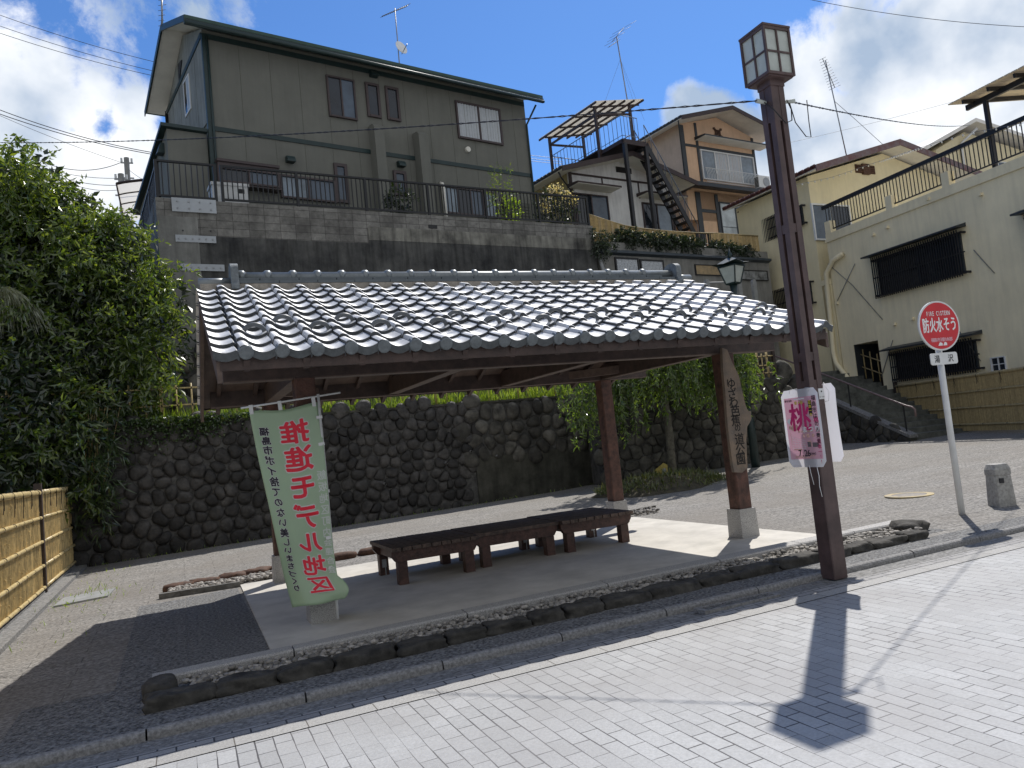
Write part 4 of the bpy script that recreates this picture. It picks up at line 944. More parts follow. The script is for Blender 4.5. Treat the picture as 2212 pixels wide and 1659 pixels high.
for (pts, nb, rws) in (([(370, 427), (467, 431), (467, 460), (372, 457)], 4, 2), ([(378, 506), (467, 511), (467, 526), (380, 521)], 6, 1), ([(389, 569), (485, 572), (485, 586), (391, 584)], 6, 1)):
    q = [RW.at(px, py, .06) for px, py in pts]; a0, a1 = (q[0][0] + q[3][0]) / 2, (q[1][0] + q[2][0]) / 2; za, zb = (q[2][1] + q[3][1]) / 2, (q[0][1] + q[1][1]) / 2
    b = MB(); b.fbox(RW, a0, a1, .042, .06, za, zb)
    if rws == 2: b.fbox(RW, (a0 + a1) / 2 - .1, (a0 + a1) / 2 - .07, .06, .066, za, zb)
    p = b.build('joint_plate', 'plate_grey', RT_); b = MB()
    for r in range(rws):
        for k in range(nb): a = a0 + (a1 - a0) * (k + .5) / nb; z = za + (zb - za) * (r + .5) / rws; b.tube([RW.P(a, .06, z), RW.P(a, .085, z)], .022, 8)
    b.build('bolts', 'steel', p)
b = MB()
for (px, py) in ((395, 498), (455, 499), (398, 573), (460, 573), (402, 650)): a, z = RW.at(px, py, .04); b.tube([RW.P(a, .03, z), RW.P(a, .046, z)], .022, 8)
for (px, py, w) in ((1093, 533, .12),): a, z = RW.at(1345 / 1, 1, 0) if False else RW.at(935, 490, .01); b.fbox(RW, a - .14, a + .14, .0, .02, z - .05, z + .06)
b.build('weep_holes', 'black_ink', RT_)
b = MB(); b.fbox(RW, 1.6, 15, -8, -.5, 2.6, 8.42); b.fbox(RW, 14.9, 30, -14, -.9, 2.6, 7.9); struct('upper_terrace', b, 'terrace_soil')
# railing
mm('rail_black', (.010, .011, .013), .45, .15, 9)
def railing(name, F, a0, a1, d, zf, h, label, post=2.0, pick=.13, mt_='rail_black', pw=.03, cat='railing', top=.065):
    t = thing(name, F.P((a0 + a1) / 2, d, zf(a0)), label, cat)
    b = MB(); b.bar(F.P(a0, d, zf(a0) + h), F.P(a1, d, zf(a1) + h), top, top * .8); b.bar(F.P(a0, d, zf(a0) + .10), F.P(a1, d, zf(a1) + .10), .05, .05); b.build('rails', mt_, t)
    b = MB(); n = int((a1 - a0) / pick)
    for k in range(1, n): a = a0 + (a1 - a0) * k / n; b.bar(F.P(a, d, zf(a) + .10), F.P(a, d, zf(a) + h), pw * .85, pw * .85, F.u)
    b.build('pickets', mt_, t); n = max(1, round((a1 - a0) / post)); 
    for k in range(n + 1): a = a0 + (a1 - a0) * k / n; b = MB(); b.bar(F.P(a, d, zf(a) - .05), F.P(a, d, zf(a) + h + .02), .07, .07, F.u); b.build('post', mt_, t)
    return t
railing('railing', RW, 1.58, 2.98, -.12, lambda a: 8.5, 1.0, 'short black railing at the left corner of the retaining wall')
railing('railing', RW, 3.15, 14.9, -.12, lambda a: 8.5, 1.0, 'long black railing on the retaining wall in front of the olive house')
railing('railing', SIDE, -6.5, -.2, -.12, lambda a: 8.5, 1.0, 'black railing running back along the left side of the retaining wall')
# ---------------------------------------------------------------- houses
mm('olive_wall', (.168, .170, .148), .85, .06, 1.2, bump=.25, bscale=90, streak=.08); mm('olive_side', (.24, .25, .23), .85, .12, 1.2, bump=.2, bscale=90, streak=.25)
mm('green_trim', (.016, .036, .036), .45, .15, 4); mm('roof_green', (.05, .09, .075), .35, .1, 4, metal=.5); mm('soffit', (.80, .78, .70), .8, .06, 2); mm('brown_frame', (.060, .042, .042), .45, .12, 5)
mm('joint_line', (.105, .108, .088), .9, .1, 4); mm('curtain', (.50, .53, .56), .8, .05, 7); mm('black_iron', (.016, .016, .018), .5, .15, 9)
def glass(name, c, rough=.06):
    m = mat(name, c, rough, .25, 1.3, spec=.7); M[name] = m
glass('glass_dark', (.020, .026, .034)); glass('glass_blue', (.07, .10, .14)); glass('glass_pale', (.20, .25, .30)); glass('glass_frost', (.45, .50, .52), .35)
def window(par, F, u0, u1, z0, z1, d=0., panes=2, frame='brown_frame', gl=('glass_dark',), fw=.055, dep=.07, curtain=False, name='window', sill=True, rails=0):
    b = MB(); b.fbox(F, u0, u0 + fw, d, d + dep, z0, z1); b.fbox(F, u1 - fw, u1, d, d + dep, z0, z1); b.fbox(F, u0 + fw, u1 - fw, d, d + dep, z1 - fw, z1); b.fbox(F, u0 + fw, u1 - fw, d, d + dep + (.02 if sill else 0), z0, z0 + fw)
    w = (u1 - u0 - 2 * fw) / panes
    for k in range(1, panes): a = u0 + fw + w * k; b.fbox(F, a - fw * .45, a + fw * .45, d, d + dep * .8, z0 + fw, z1 - fw)
    for k in range(rails): z = z0 + (z1 - z0) * (k + 1) / (rails + 1); b.fbox(F, u0 + fw, u1 - fw, d, d + dep * .55, z - .012, z + .012)
    wd = b.build(name, frame, par)
    for k in range(panes):
        a0 = u0 + fw + w * k + (fw * .45 if k else 0); a1 = u0 + fw + w * (k + 1) - (fw * .45 if k < panes - 1 else 0)
        g = gl[k % len(gl)]; b = MB()
        if g == 'curtain':
            n = 28; vs = []
            for i in range(n + 1): vs += [F.P(a0 + (a1 - a0) * i / n, d + .018 + .022 * math.sin(i * 1.7 + .4 * math.sin(i * .9)), z0 + fw), F.P(a0 + (a1 - a0) * i / n, d + .018 + .022 * math.sin(i * 1.7 + .4 * math.sin(i * .9)), z1 - fw)]
            b.add(vs, [(2 * i, 2 * i + 2, 2 * i + 3, 2 * i + 1) for i in range(n)]); b.build('curtain', 'curtain', wd, smooth=True)
        else: b.fbox(F, a0, a1, d + .004, d + .02, z0 + fw, z1 - fw); b.build('pane', g, wd)
    return wd
def wpx(par, F, pts, d=0., **kw):
    q = [F.at(px, py, d + .05) for px, py in pts]; u0, u1 = min(a for a, z in q), max(a for a, z in q); zs = sorted(z for a, z in q); h = len(zs) // 2
    return window(par, F, u0, u1, sum(zs[:h]) / h, sum(zs[h:]) / (len(zs) - h), d, **kw)
HF = Fr((0, 23.2), 12)
H1 = thing('olive_house', HF.P(7.5, -2, 8.4), 'large two storey olive grey house with dark green trim above the retaining wall', 'house')
U0, U1, ZE1, DB = 1.5, 13.52, 14.74, -4.9
ZR1, DR1 = 15.75, -2.15
b = MB(); b.prism([(0, 8.3), (0, ZE1), (DR1, ZR1 - .12), (DB, 14.35), (DB, 8.3)], lambda a, z, t: HF.P(t, a, z), U0 + .03, U1); b.build('wall', 'olive_wall', H1)
HS = Fr(HF.P(U0, 0, 0)[:2], 282)
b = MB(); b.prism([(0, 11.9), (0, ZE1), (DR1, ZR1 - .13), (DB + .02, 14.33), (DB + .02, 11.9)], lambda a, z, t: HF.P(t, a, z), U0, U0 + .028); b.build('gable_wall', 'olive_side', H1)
b = MB()
def slab2(b, da, za, db, zb, u0, u1, th):
    b.prism([(da, za), (db, zb), (db, zb - th), (da, za - th)], lambda a, z, t: HF.P(t, a, z), u0, u1)
slab2(b, DR1, ZR1 + .10, .66, 14.70, .88, 13.95, .10); slab2(b, DR1, ZR1 + .10, -5.35, 14.34, .88, 13.95, .10); b.build('roof', 'roof_green', H1)
b = MB(); slab2(b, DR1, ZR1 - .005, .55, 14.60, .92, 13.9, .03); slab2(b, DR1, ZR1 - .005, -5.25, 14.27, .92, 13.9, .03); b.build('soffit', 'soffit', H1)
b = MB(); b.fbox(HF, .86, 13.97, .60, .67, 14.42, 14.585); b.prism([(DR1, ZR1 + .08), (.66, 14.68), (.66, 14.48), (DR1, ZR1 - .12)], lambda a, z, t: HF.P(t, a, z), .85, .879); b.prism([(DR1, ZR1 + .08), (-5.36, 14.32), (-5.36, 14.14), (DR1, ZR1 - .12)], lambda a, z, t: HF.P(t, a, z), .85, .879)
b.build('fascia', 'green_trim', H1)
b = MB(); b.tube([HF.P(.9, .70, 14.46), HF.P(13.95, .70, 14.44)], .055, 10); b.build('gutter', 'green_trim', H1, smooth=True)
b = MB(); b.fbox(HF, U0 + .1, 7.0 - .18, 0, .035, 11.62, 11.76); b.fbox(HF, 7.02 + .12, 8.42, 0, .035, 11.62, 11.76); b.fbox(HF, 8.80, U1, 0, .035, 11.62, 11.76); b.fbox(HF, U0 + .1, U1 - .02, 0, .03, 14.46, 14.62); b.build('belt_trim', 'green_trim', H1)
b = MB(); b.fbox(HF, U0 - .02, U0 + .09, -.06, .05, 8.4, 14.6); b.bar(HF.P(U0 - .015, -.05, 14.58), HF.P(U0 - .015, DB, 14.2), .03, .16); b.build('corner_trim', 'green_trim', H1)
b = MB(); b.tube([HF.P(U1 - .03, .06, 8.5), HF.P(U1 - .03, .06, 13.7), HF.P(U1 + .22, .45, 14.38)], .04, 8); b.build('downpipe', 'green_trim', H1, smooth=True); b = MB(); b.tube([HF.P(U0 + .13, .07, 8.5), HF.P(U0 + .13, .07, 14.5)], .035, 8); b.build('downpipe', 'green_trim', H1, smooth=True)
b = MB(); b.tube([HF.P(U0 - .05, DB + .1, 14.1), HF.P(U0 - .05, DB + .1, 8.5)], .05, 8); b.build('downpipe', 'black_iron', H1, smooth=True); b = MB(); b.tube([HF.P(U0 - .12, DB + .3, 14.1), HF.P(U0 - .12, DB + .3, 10)], .02, 6); b.build('downpipe', 'black_iron', H1, smooth=True)
b = MB()
for k in range(1, 13):
    a = U0 + .12 + k * .94
    b.fbox(HF, a - .006, a + .006, 0, .004, 8.5, 14.45)
for k in range(1, 5): b.fbox(HS, -k * 1.0 - .006, -k * 1.0 + .006, 0, .004, 12, 14.5)
b.build('panel_joints', 'joint_line', H1)
# lower wing at the left with lean-to roof
b = MB(); b.prism([(-.12, 8.3), (-.12, 11.55), (-4.6, 10.5), (-4.6, 8.3)], lambda a, z, t: HF.P(t, a, z), U0 - 1.15, U0 - .03); b.build('side_wing', 'olive_wall', H1)
b = MB(); b.prism([(.0, 11.66), (0, 11.56), (-4.9, 10.42), (-4.9, 10.52)], lambda a, z, t: HF.P(t, a, z), U0 - 1.32, U0 - .03); b.build('wing_roof', 'green_trim', H1)
for (px, py, s) in ((378, 310, 'wing'), (625, 347, 'v'), (864, 357, 'v'), (805, 163, 'v')):
    a, z = HF.at(px, py)
    if s == 'wing': a = U0 - 1.15 + .1; b = MB(); b.hexa([HF.P(U0 - 1.35, -.5, 10.95), HF.P(U0 - 1.15, -.5, 10.95), HF.P(U0 - 1.15, -.8, 10.95), HF.P(U0 - 1.35, -.8, 10.95), HF.P(U0 - 1.25, -.5, 11.25), HF.P(U0 - 1.15, -.5, 11.25), HF.P(U0 - 1.15, -.8, 11.25), HF.P(U0 - 1.25, -.8, 11.25)])
    else: b = MB(); b.prism([(0, -.09), (.22, -.09), (.22, -.02), (.14, .10), (0, .10)], lambda dd, zz, t: HF.P(t, dd + .001, z + zz), a - .13, a + .13)
    b.build('vent_hood', 'green_trim', H1)
# pilasters
for (a0, a1, zt) in ((6.72, 7.08, 12.55), (8.40, 8.78, 12.55)):
    b = MB(); b.prism([(0, 8.4), (.42, 8.4), (.42, zt - .12), (.30, zt), (0, zt + .02)], lambda dd, z, t: HF.P(t, dd + .001, z), a0, a1); b.build('pilaster', 'olive_wall', H1)
wpx(H1, HF, [(710, 162), (765, 173), (765, 258), (712, 252)], gl=('glass_dark', 'glass_blue'))
wpx(H1, HF, [(793, 178), (818, 182), (820, 256), (795, 250)], panes=1, gl=('glass_dark',), fw=.08); wpx(H1, HF, [(835, 186), (860, 190), (862, 263), (838, 257)], panes=1, gl=('glass_dark',), fw=.08)
wpx(H1, HF, [(988, 217), (1080, 236), (1082, 313), (991, 298)], gl=('curtain', 'curtain'), fw=.07)
bay = wpx(H1, HF, [(472, 360), (603, 373), (603, 405), (472, 394)], d=.28, gl=('glass_dark', 'glass_blue'), dep=.08)
b = MB(); q0, q1 = HF.at(470, 360, .3)[0], HF.at(605, 375, .3)[0]; b.fbox(HF, q0, q1, 0, .32, 10.60, 10.68); b.fbox(HF, q0, q1, 0, .34, 9.90, 9.96); b.fbox(HF, q0 + .02, q1 - .02, 0, .27, 9.96, 10.6); b.build('bay_box', 'brown_frame', H1)
wpx(H1, HF, [(608, 377), (724, 390), (724, 440), (608, 425)], gl=('glass_pale', 'glass_blue'), dep=.08)
for pts in ([(726, 352), (749, 355), (752, 440), (728, 436)], [(812, 364), (831, 367), (834, 425), (816, 420)], [(851, 367), (877, 371), (879, 425), (854, 420)]): wpx(H1, HF, pts, panes=1, gl=('glass_blue',), fw=.10)
door = wpx(H1, HF, [(958, 400), (1072, 415), (1072, 470), (962, 462)], panes=4, gl=('glass_pale', 'glass_dark', 'glass_blue', 'glass_pale'), fw=.06)
q0, q1 = HF.at(1082, 420)[0], HF.at(1142, 430)[0]; b = MB()
for k in range(13): b.fbox(HF, q0, q1, .0, .05, 8.95 + k * .12, 8.95 + k * .12 + .075)
b.fbox(HF, q0 - .03, q1 + .03, 0, .03, 8.9, 10.55); b.build('shutter', 'joint_line', H1)
b = MB(); a, z = HF.at(951, 380); b.tube([HF.P(a, .12, 8.4), HF.P(a, .12, 10.7), HF.P(a - .03, .12, 10.85), HF.P(a - .03, .0, 10.9)], .07, 10); b.build('vent_pipe', 'soffit', H1, smooth=True)
a, z = HF.at(1009, 324); b = MB(); b.tube([HF.P(a, 0, z), HF.P(a, .10, z)], .10, 14); b.build('vent_cap', 'soffit', H1)
a, z = HS.at(405, 205); window(H1, HS, a - .36, a + .36, 13.0, 14.15, panes=2, frame='white_paint', gl=('glass_dark', 'glass_frost'), dep=.03, sill=False)
b = MB(); b.prism([(0, 15.0), (-.02, 14.35), (.55, 14.9)], lambda a, z, t: HS.P(-2.9 + a, t, z), .01, .03); b.build('gable_vent', 'black_iron', H1)
# white storage box behind the railing
b = MB(); a, z = RW.at(501, 420, -.6); a -= .05
sbx = thing('storage_box', RW.P(a, -.75, 8.45), 'white plastic storage box standing behind the railing of the retaining wall', 'storage box')
b.fbox(RW, a - .46, a + .46, -1.1, -.5, 8.62, 9.12); b.build('body', 'white_paint', sbx); b = MB(); b.fbox(RW, a - .49, a + .49, -1.13, -.47, 9.122, 9.2); b.build('lid', 'white_paint', sbx); b = MB(); b.fbox(RW, a + .20, a + .36, -.5, -.49, 8.93, 9.05); b.build('slot', 'black_ink', sbx)
b = MB(); b.fbox(RW, a - .46, a + .46, -1.1, -.5, 8.42, 8.61); b.build('base', 'white_paint', sbx)

# ------------- white house with roof deck
mm('white_wall', (.76, .765, .755), .85, .08, 1.5, bump=.15, bscale=80, streak=.15); mm('brown_trim', (.045, .028, .026), .6, .2, 6); mm('roof_dark', (.05, .054, .06), .5, .25, 9)
M['siding'] = brickmat('siding', (.40, .34, .17), (.13, .11, .06), 8.0, .16, axes=('z', 'y'), var=.05, scale=8, mortar=.008, rough=.7)
WF = Fr((16, 28), 9)
H2 = thing('white_house', WF.P(3, -2, 8), 'low white gabled house with dark timbering and a wooden deck on its roof', 'house')
b = MB(); b.prism([(0, 7.9), (0, 12.75), (2.95, 13.55), (5.95, 12.72), (5.95, 7.9)], lambda a, z, t: WF.P(a, t, z), -7.5, 0); b.build('wall', 'white_wall', H2)
b = MB(); b.prism([(-7.5, 7.9), (-7.5, 12.9), (-.12, 12.9), (-.12, 7.9)], lambda a, z, t: WF.P(t, a, z), -.03, -.002); b.build('side_wall', 'siding', H2)
def gable_roof(par, F, ul, um, ur, zl, zm, zr, d0, d1, th=.13, roofm='roof_dark', trim='brown_trim', soff='soffit', so_th=.02):
    b = MB()
    b.prism([(ul, zl), (um, zm), (ur, zr), (ur, zr - th * .5), (um, zm - th * .5), (ul, zl - th * .5)], lambda a, z, t: F.P(a, t, z), d1, d0); r = b.build('roof', roofm, par)
    b = MB(); b.prism([(ul + .03, zl - th * .5 - .002), (um, zm - th * .5 - .002), (ur - .03, zr - th * .5 - .002), (ur - .03, zr - th * .5 - .03), (um, zm - th * .5 - .03), (ul + .03, zl - th * .5 - .03)], lambda a, z, t: F.P(a, t, z), d1, d0 - .04); b.build('soffit', soff, par)
    b = MB(); b.prism([(ul - .02, zl + .03), (um, zm + .03), (ur + .02, zr + .03), (ur + .02, zr - th - .06), (um, zm - th - .06), (ul - .02, zl - th - .06)], lambda a, z, t: F.P(a, t, z), d0 + .002, d0 + .04); b.build('fascia', trim, par)
    n = int(abs(d0 - d1) / .27)
    if n:
        for (ua, za) in ((ul, zl), (ur, zr)):
            b = MB()
            for k in range(n): dd = d1 + (d0 - d1) * (k + .5) / n; b.tube([F.P(ua, dd - .10, za + .01), F.P(ua, dd + .10, za + .02)], .055, 8)
            b.build('eave_tiles', roofm, par, smooth=True)
    return r
gable_roof(H2, WF, -1.05, 2.9, 6.75, 12.50, 13.60, 12.62, .95, -8)
b = MB(); q = WF.at(*[1141.1 + 345 * .248, 192 + 900 * .248])
b.fbox(WF, -.03, .12, .0, .05, 8, 12.75); b.fbox(WF, .12, 5.9, 0, .04, 12.62, 12.70); b.fbox(WF, 1.78, 1.84, 0, .03, 12.0, 12.62); b.fbox(WF, 3.9, 3.96, 0, .03, 11.9, 12.62); b.fbox(WF, 5.87, 5.96, 0, .05, 8, 12.7); b.build('timbering', 'brown_trim', H2)
def hood(par, F, u0, u1, z, d, m_, th=.16, soff=None, name='window_hood'):
    b = MB(); b.prism([(0, z + th), (d, z + th * .45), (d, z), (0, z)], lambda a, zz, t: F.P(t, a + .001, zz), u0, u1); o = b.build(name, m_, par)
    if soff: b = MB(); b.fbox(F, u0 + .03, u1 - .03, .01, d - .02, z - .02, z - .001); b.build('hood_soffit', soff, par)
hood(H2, WF, -.15, 2.25, 12.0, .75, 'brown_trim', soff='soffit'); hood(H2, WF, 3.75, 6.3, 11.95, .7, 'brown_trim', soff='soffit')
window(H2, WF, .15, 2.0, 9.6, 11.82, gl=('glass_dark', 'glass_blue'), rails=0); window(H2, WF, 4.0, 5.8, 9.6, 11.72, gl=('glass_dark', 'glass_pale'))
b = MB()
for k in range(4): b.fbox(WF, 2.75, 3.55, 0, .06, 13.02 + k * .055, 13.02 + k * .055 + .035)
b.fbox(WF, 2.7, 3.6, 0, .03, 13.0, 13.25); b.build('gable_vent', 'black_iron', H2)
b = MB(); b.tube([WF.P(-1.0, .6, 12.40), WF.P(-.9, .6, 12.2), WF.P(-.06, .08, 11.9), WF.P(-.06, .08, 8)], .035, 8); b.build('downpipe', 'black_iron', H2, smooth=True)
# roof deck: posts, slanted translucent canopy, platform, railings
plastic('canopy_sheet', (.90, .87, .80), .6); plastic('slat_tan', (.62, .55, .44), .3); mm('rail_blue', (.10, .13, .18), .5, .1, 9)
RD = thing('roof_deck', WF.P(3.0, -1.5, 13.4), 'raised steel roof deck with slanted beige canopy above the white house', 'roof deck')
def cz_(u): return 16.05 + (u - 1.95) * .19
b = MB(); b.prism([(1.72, cz_(1.72)), (4.65, cz_(4.65)), (4.65, cz_(4.65) + .02), (1.72, cz_(1.72) + .02)], lambda a, z, t: WF.P(a, t, z), -4.1, .25); b.build('canopy', 'canopy_sheet', RD)
b = MB()
for k in range(6): a = 1.74 + k * .575; b.bar(WF.P(a, -4.15, cz_(a) - .05), WF.P(a, .28, cz_(a) - .05), .055, .08)
for dd in (-3.6, -2.4, -1.2, -.1): b.bar(WF.P(1.7, dd, cz_(1.7) - .12), WF.P(4.65, dd, cz_(4.65) - .12), .05, .07)
b.build('canopy_frame', 'brown_trim', RD)
for (u, dd, zb) in ((1.95, -.1, 13.35), (4.05, -.1, 13.3), (1.95, -3.6, 13.2), (4.05, -3.6, 13.3)):
    b = MB(); b.bar(WF.P(u, dd, zb), WF.P(u, dd, cz_(u) - .15), .11, .11, WF.u); b.build('post', 'brown_trim', RD)
b = MB(); b.fbox(WF, 1.9, 4.1, -3.65, -.05, 13.92, 13.98); b.fbox(WF, 2.05, 3.4, -.05, 1.35, 13.86, 13.94); b.fbox(WF, 2.0, 2.08, -.05, 1.4, 13.74, 13.86); b.fbox(WF, 3.36, 3.44, -.05, 1.4, 13.74, 13.86); b.fbox(WF, 2.0, 3.44, 1.32, 1.40, 13.70, 13.86); b.build('platform', 'brown_trim', RD)
b = MB(); b.bar(WF.P(1.95, -3.6, 15.55), WF.P(1.95, -.1, 15.55), .07, .09); b.bar(WF.P(1.95, -3.6, 15.55), WF.P(4.05, -3.6, 15.7), .07, .09); b.bar(WF.P(1.95, -.1, 15.6), WF.P(4.05, -.1, 15.9), .06, .09); b.build('cross_beam', 'brown_trim', RD)
def pickrail(b, p, q, h, n, r=.012):
    p = np.array(p); q = np.array(q); up = np.array([0, 0, h]); b.tube([p + up, q + up], r * 1.6, 6); b.tube([p + up * .12, q + up * .12], r, 6)
    for k in range(n + 1): s = p + (q - p) * k / n; b.tube([s, s + up], r, 5)
b = MB(); pickrail(b, WF.P(1.95, -3.6, 13.98), WF.P(1.95, -.1, 13.98), 1.0, 14); pickrail(b, WF.P(1.95, -3.6, 13.98), WF.P(4.05, -3.6, 13.98), 1.0, 10); pickrail(b, WF.P(2.05, -.05, 13.95), WF.P(2.05, 1.35, 13.95), 1.0, 5); pickrail(b, WF.P(4.05, -3.6, 13.98), WF.P(4.05, -.1, 13.98), 1.0, 14); pickrail(b, WF.P(2.05, 1.35, 13.95), WF.P(3.0, 1.35, 13.95), 1.0, 5); b.build('railing', 'rail_blue', RD, smooth=True)
ST = thing('steel_stair', WF.P(3.3, 1.2, 9), 'steep dark steel staircase leading up to the roof deck of the white house', 'staircase')
for u in (2.12, 3.32):
    b = MB(); b.bar(WF.P(u, 1.36, 8.0), WF.P(u, 1.36, 13.72), .15, .15, WF.u); b.build('post', 'black_iron', ST)
sa = np.array(WF.P(3.35, .75, 13.85)); sb2 = np.array(WF.P(5.95, .75, 9.6)); sn = 16
for dd in (0.0, .62):
    b = MB(); b.bar(sa + WF.n * dd, sb2 + WF.n * dd, .05, .24); b.build('stringer', 'black_iron', ST)
b = MB()
for k in range(sn): p = sa + (sb2 - sa) * (k + .5) / sn; b.bar(p - WF.n * .0, p + WF.n * .62, .30, .04)
b.build('treads', 'black_iron', ST)
b = MB(); up = np.array([0, 0, .85])
for dd in (0., .62):
    b.tube([sa + WF.n * dd + up, sb2 + WF.n * dd + up], .022, 6)
    for k in range(9): p = sa + (sb2 - sa) * k / 8 + WF.n * dd; b.tube([p, p + up], .013, 5)
b.build('handrail', 'rail_blue', ST, smooth=True)

# ------------- orange two storey house
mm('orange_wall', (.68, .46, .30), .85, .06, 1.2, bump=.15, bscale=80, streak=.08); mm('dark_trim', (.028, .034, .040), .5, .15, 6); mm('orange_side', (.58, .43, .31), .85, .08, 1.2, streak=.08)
OF = Fr((20, 31), 8)
H3 = thing('orange_house', OF.P(7.7, -2, 8), 'two storey orange house with dark timber bands and white soffits beside the white house', 'house')
b = MB(); b.prism([(5.02, 12.0), (5.02, 17.1), (7.9, 17.85), (10.6, 17.05), (10.6, 12.0)], lambda a, z, t: OF.P(a, t, z), -7, 0); b.build('wall', 'orange_wall', H3)
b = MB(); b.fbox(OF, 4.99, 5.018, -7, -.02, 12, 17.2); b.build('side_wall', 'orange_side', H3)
b = MB(); b.fbox(OF, 5.62, 11.4, -7, .0, 7.9, 13.6); b.fbox(OF, 3.4, 5.6, -6, -1.5, 7.9, 13.3); b.build('lower_wall', 'orange_wall', H3)
gable_roof(H3, OF, 4.15, 8.0, 11.75, 16.95, 18.02, 17.08, 1.1, -7.5, trim='brown_trim')
b = MB(); b.prism([(-1.0, 14.15), (.9, 13.72), (.9, 13.56), (-1., 13.9)], lambda a, z, t: OF.P(t, a, z), 4.9, 11.9); b.build('lower_roof', 'roof_dark', H3)
b = MB(); b.fbox(OF, 4.88, 11.92, .9, .96, 13.50, 13.70); b.prism([(-3.5, 13.4), (.92, 13.72), (.92, 13.5), (-3.5, 13.2)], lambda a, z, t: OF.P(t, a, z), 4.2, 4.88); b.build('lower_fascia', 'dark_trim', H3)
b = MB(); b.fbox(OF, 4.98, 5.28, 0, .05, 13.6, 17.05); b.fbox(OF, 6.12, 6.27, 0, .045, 13.9, 17.3); b.fbox(OF, 5.28, 6.12, 0, .04, 15.95, 16.08); b.fbox(OF, 6.27, 10.55, 0, .04, 15.92, 16.06); b.fbox(OF, 10.45, 10.62, 0, .05, 13.8, 17.0)
b.fbox(OF, 5.58, 5.92, 0, .05, 8, 13.5); b.fbox(OF, 7.0, 7.22, 0, .05, 8, 13.5); b.fbox(OF, 5.92, 7.0, 0, .04, 12.45, 12.62); b.fbox(OF, 9.35, 9.5, 0, .05, 12.9, 13.5); b.build('timbering', 'dark_trim', H3)
window(H3, OF, 6.32, 10.42, 14.25, 15.88, panes=4, frame='white_paint', gl=('glass_pale', 'curtain', 'curtain', 'glass_pale'), fw=.06, dep=.08)
hood(H3, OF, 6.05, 11.15, 16.35, .75, 'dark_trim', soff='soffit')
window(H3, OF, 7.25, 9.7, 10.4, 13.1, panes=2, frame='dark_trim', gl=('glass_frost', 'glass_blue'), fw=.07, rails=1)
b = MB()
for (u, z, w) in ((0, .0, .30), (-.0, .0, .0)): pass
for k in range(4):
    a = math.pi / 4 + k * math.pi / 2; c0 = np.array([7.85, 16.98]); p = c0 + .36 * np.array([math.cos(a), math.sin(a) * .8]); b.bar(OF.P(c0[0], .03, c0[1]), OF.P(p[0], .03, p[1]), .10, .06, OF.n); b.fbox(OF, p[0] - .06, p[0] + .06, .0, .07, p[1] - .05, p[1] + .05)
b.fbox(OF, 7.65, 8.05, 0, .06, 16.84, 17.12); b.build('gable_ornament', 'rust', H3)
b = MB()
for k in range(36):
    a = 6.35 + k * (4.0 / 35); pts = [OF.P(a, .28 + .12 * math.sin(math.pi * i / 6) ** 2 * (1 - i / 8), 14.05 + .75 * i / 6) for i in range(7)]; b.tube(pts, .011, 5)
for zz, dd in ((14.05, .28), (14.80, .28)): b.tube([OF.P(6.3, dd, zz), OF.P(10.4, dd, zz)], .018, 6)
b.build('window_grille', 'white_paint', H3, smooth=True)
ac = thing('air_conditioner', OF.P(10.3, .5, 14.0), 'white air conditioner unit on the lower roof of the orange house', 'air conditioner')
b = MB(); b.fbox(OF, 9.95, 10.85, .30, .62, 13.95, 14.62); b.build('casing', 'white_paint', ac); b = MB(); b.tube([OF.P(10.55, .62, 14.28), OF.P(10.55, .64, 14.28)], .26, 24)
b.build('fan_grille', 'steel', ac)
b = MB()
for k in range(8): b.fbox(OF, 9.93, 9.95, .34, .58, 14.0 + k * .07, 14.04 + k * .07)
b.build('side_louvre', 'black_ink', ac)
b = MB(); b.tube([OF.P(4.3, .7, 16.9), OF.P(4.5, .5, 16.6), OF.P(4.96, .06, 16.35), OF.P(4.96, .06, 14)], .035, 8); b.build('downpipe', 'dark_trim', H3, smooth=True)

# ------------- board wall, reed screens, hedge
BWF = Fr((13.3, 22), 8)
mm('board_wall', (.26, .255, .235), .9, .2, 1.1, bump=.2, bscale=40, streak=.25); mm('cap_blue', (.05, .065, .08), .5, .15, 6); mm('reed', (.50, .37, .17), .7, .14, 10, island=.2, streak=.15)
BWL = thing('display_wall', BWF.P(4, 0, 4), 'grey concrete wall with a dark metal cap and notice boards beyond the shelter roof', 'wall')
b = MB(); b.fbox(BWF, .12, 8.6, -.5, 0, 2.6, 7.98); b.build('wall', 'board_wall', BWL)
b = MB(); b.prism([(0, 7.72), (.16, 7.66), (.16, 7.58), (0, 7.52)], lambda dd, z, t: BWF.P(t, dd + .001, z), .12, 8.6); b.build('cap', 'cap_blue', BWL)
M['fine_print'] = brickmat('fine_print', (.62, .64, .66), (.62, .64, .66), .5, .1, axes=('z', 'x'), var=.02, scale=20, mortar=.001)
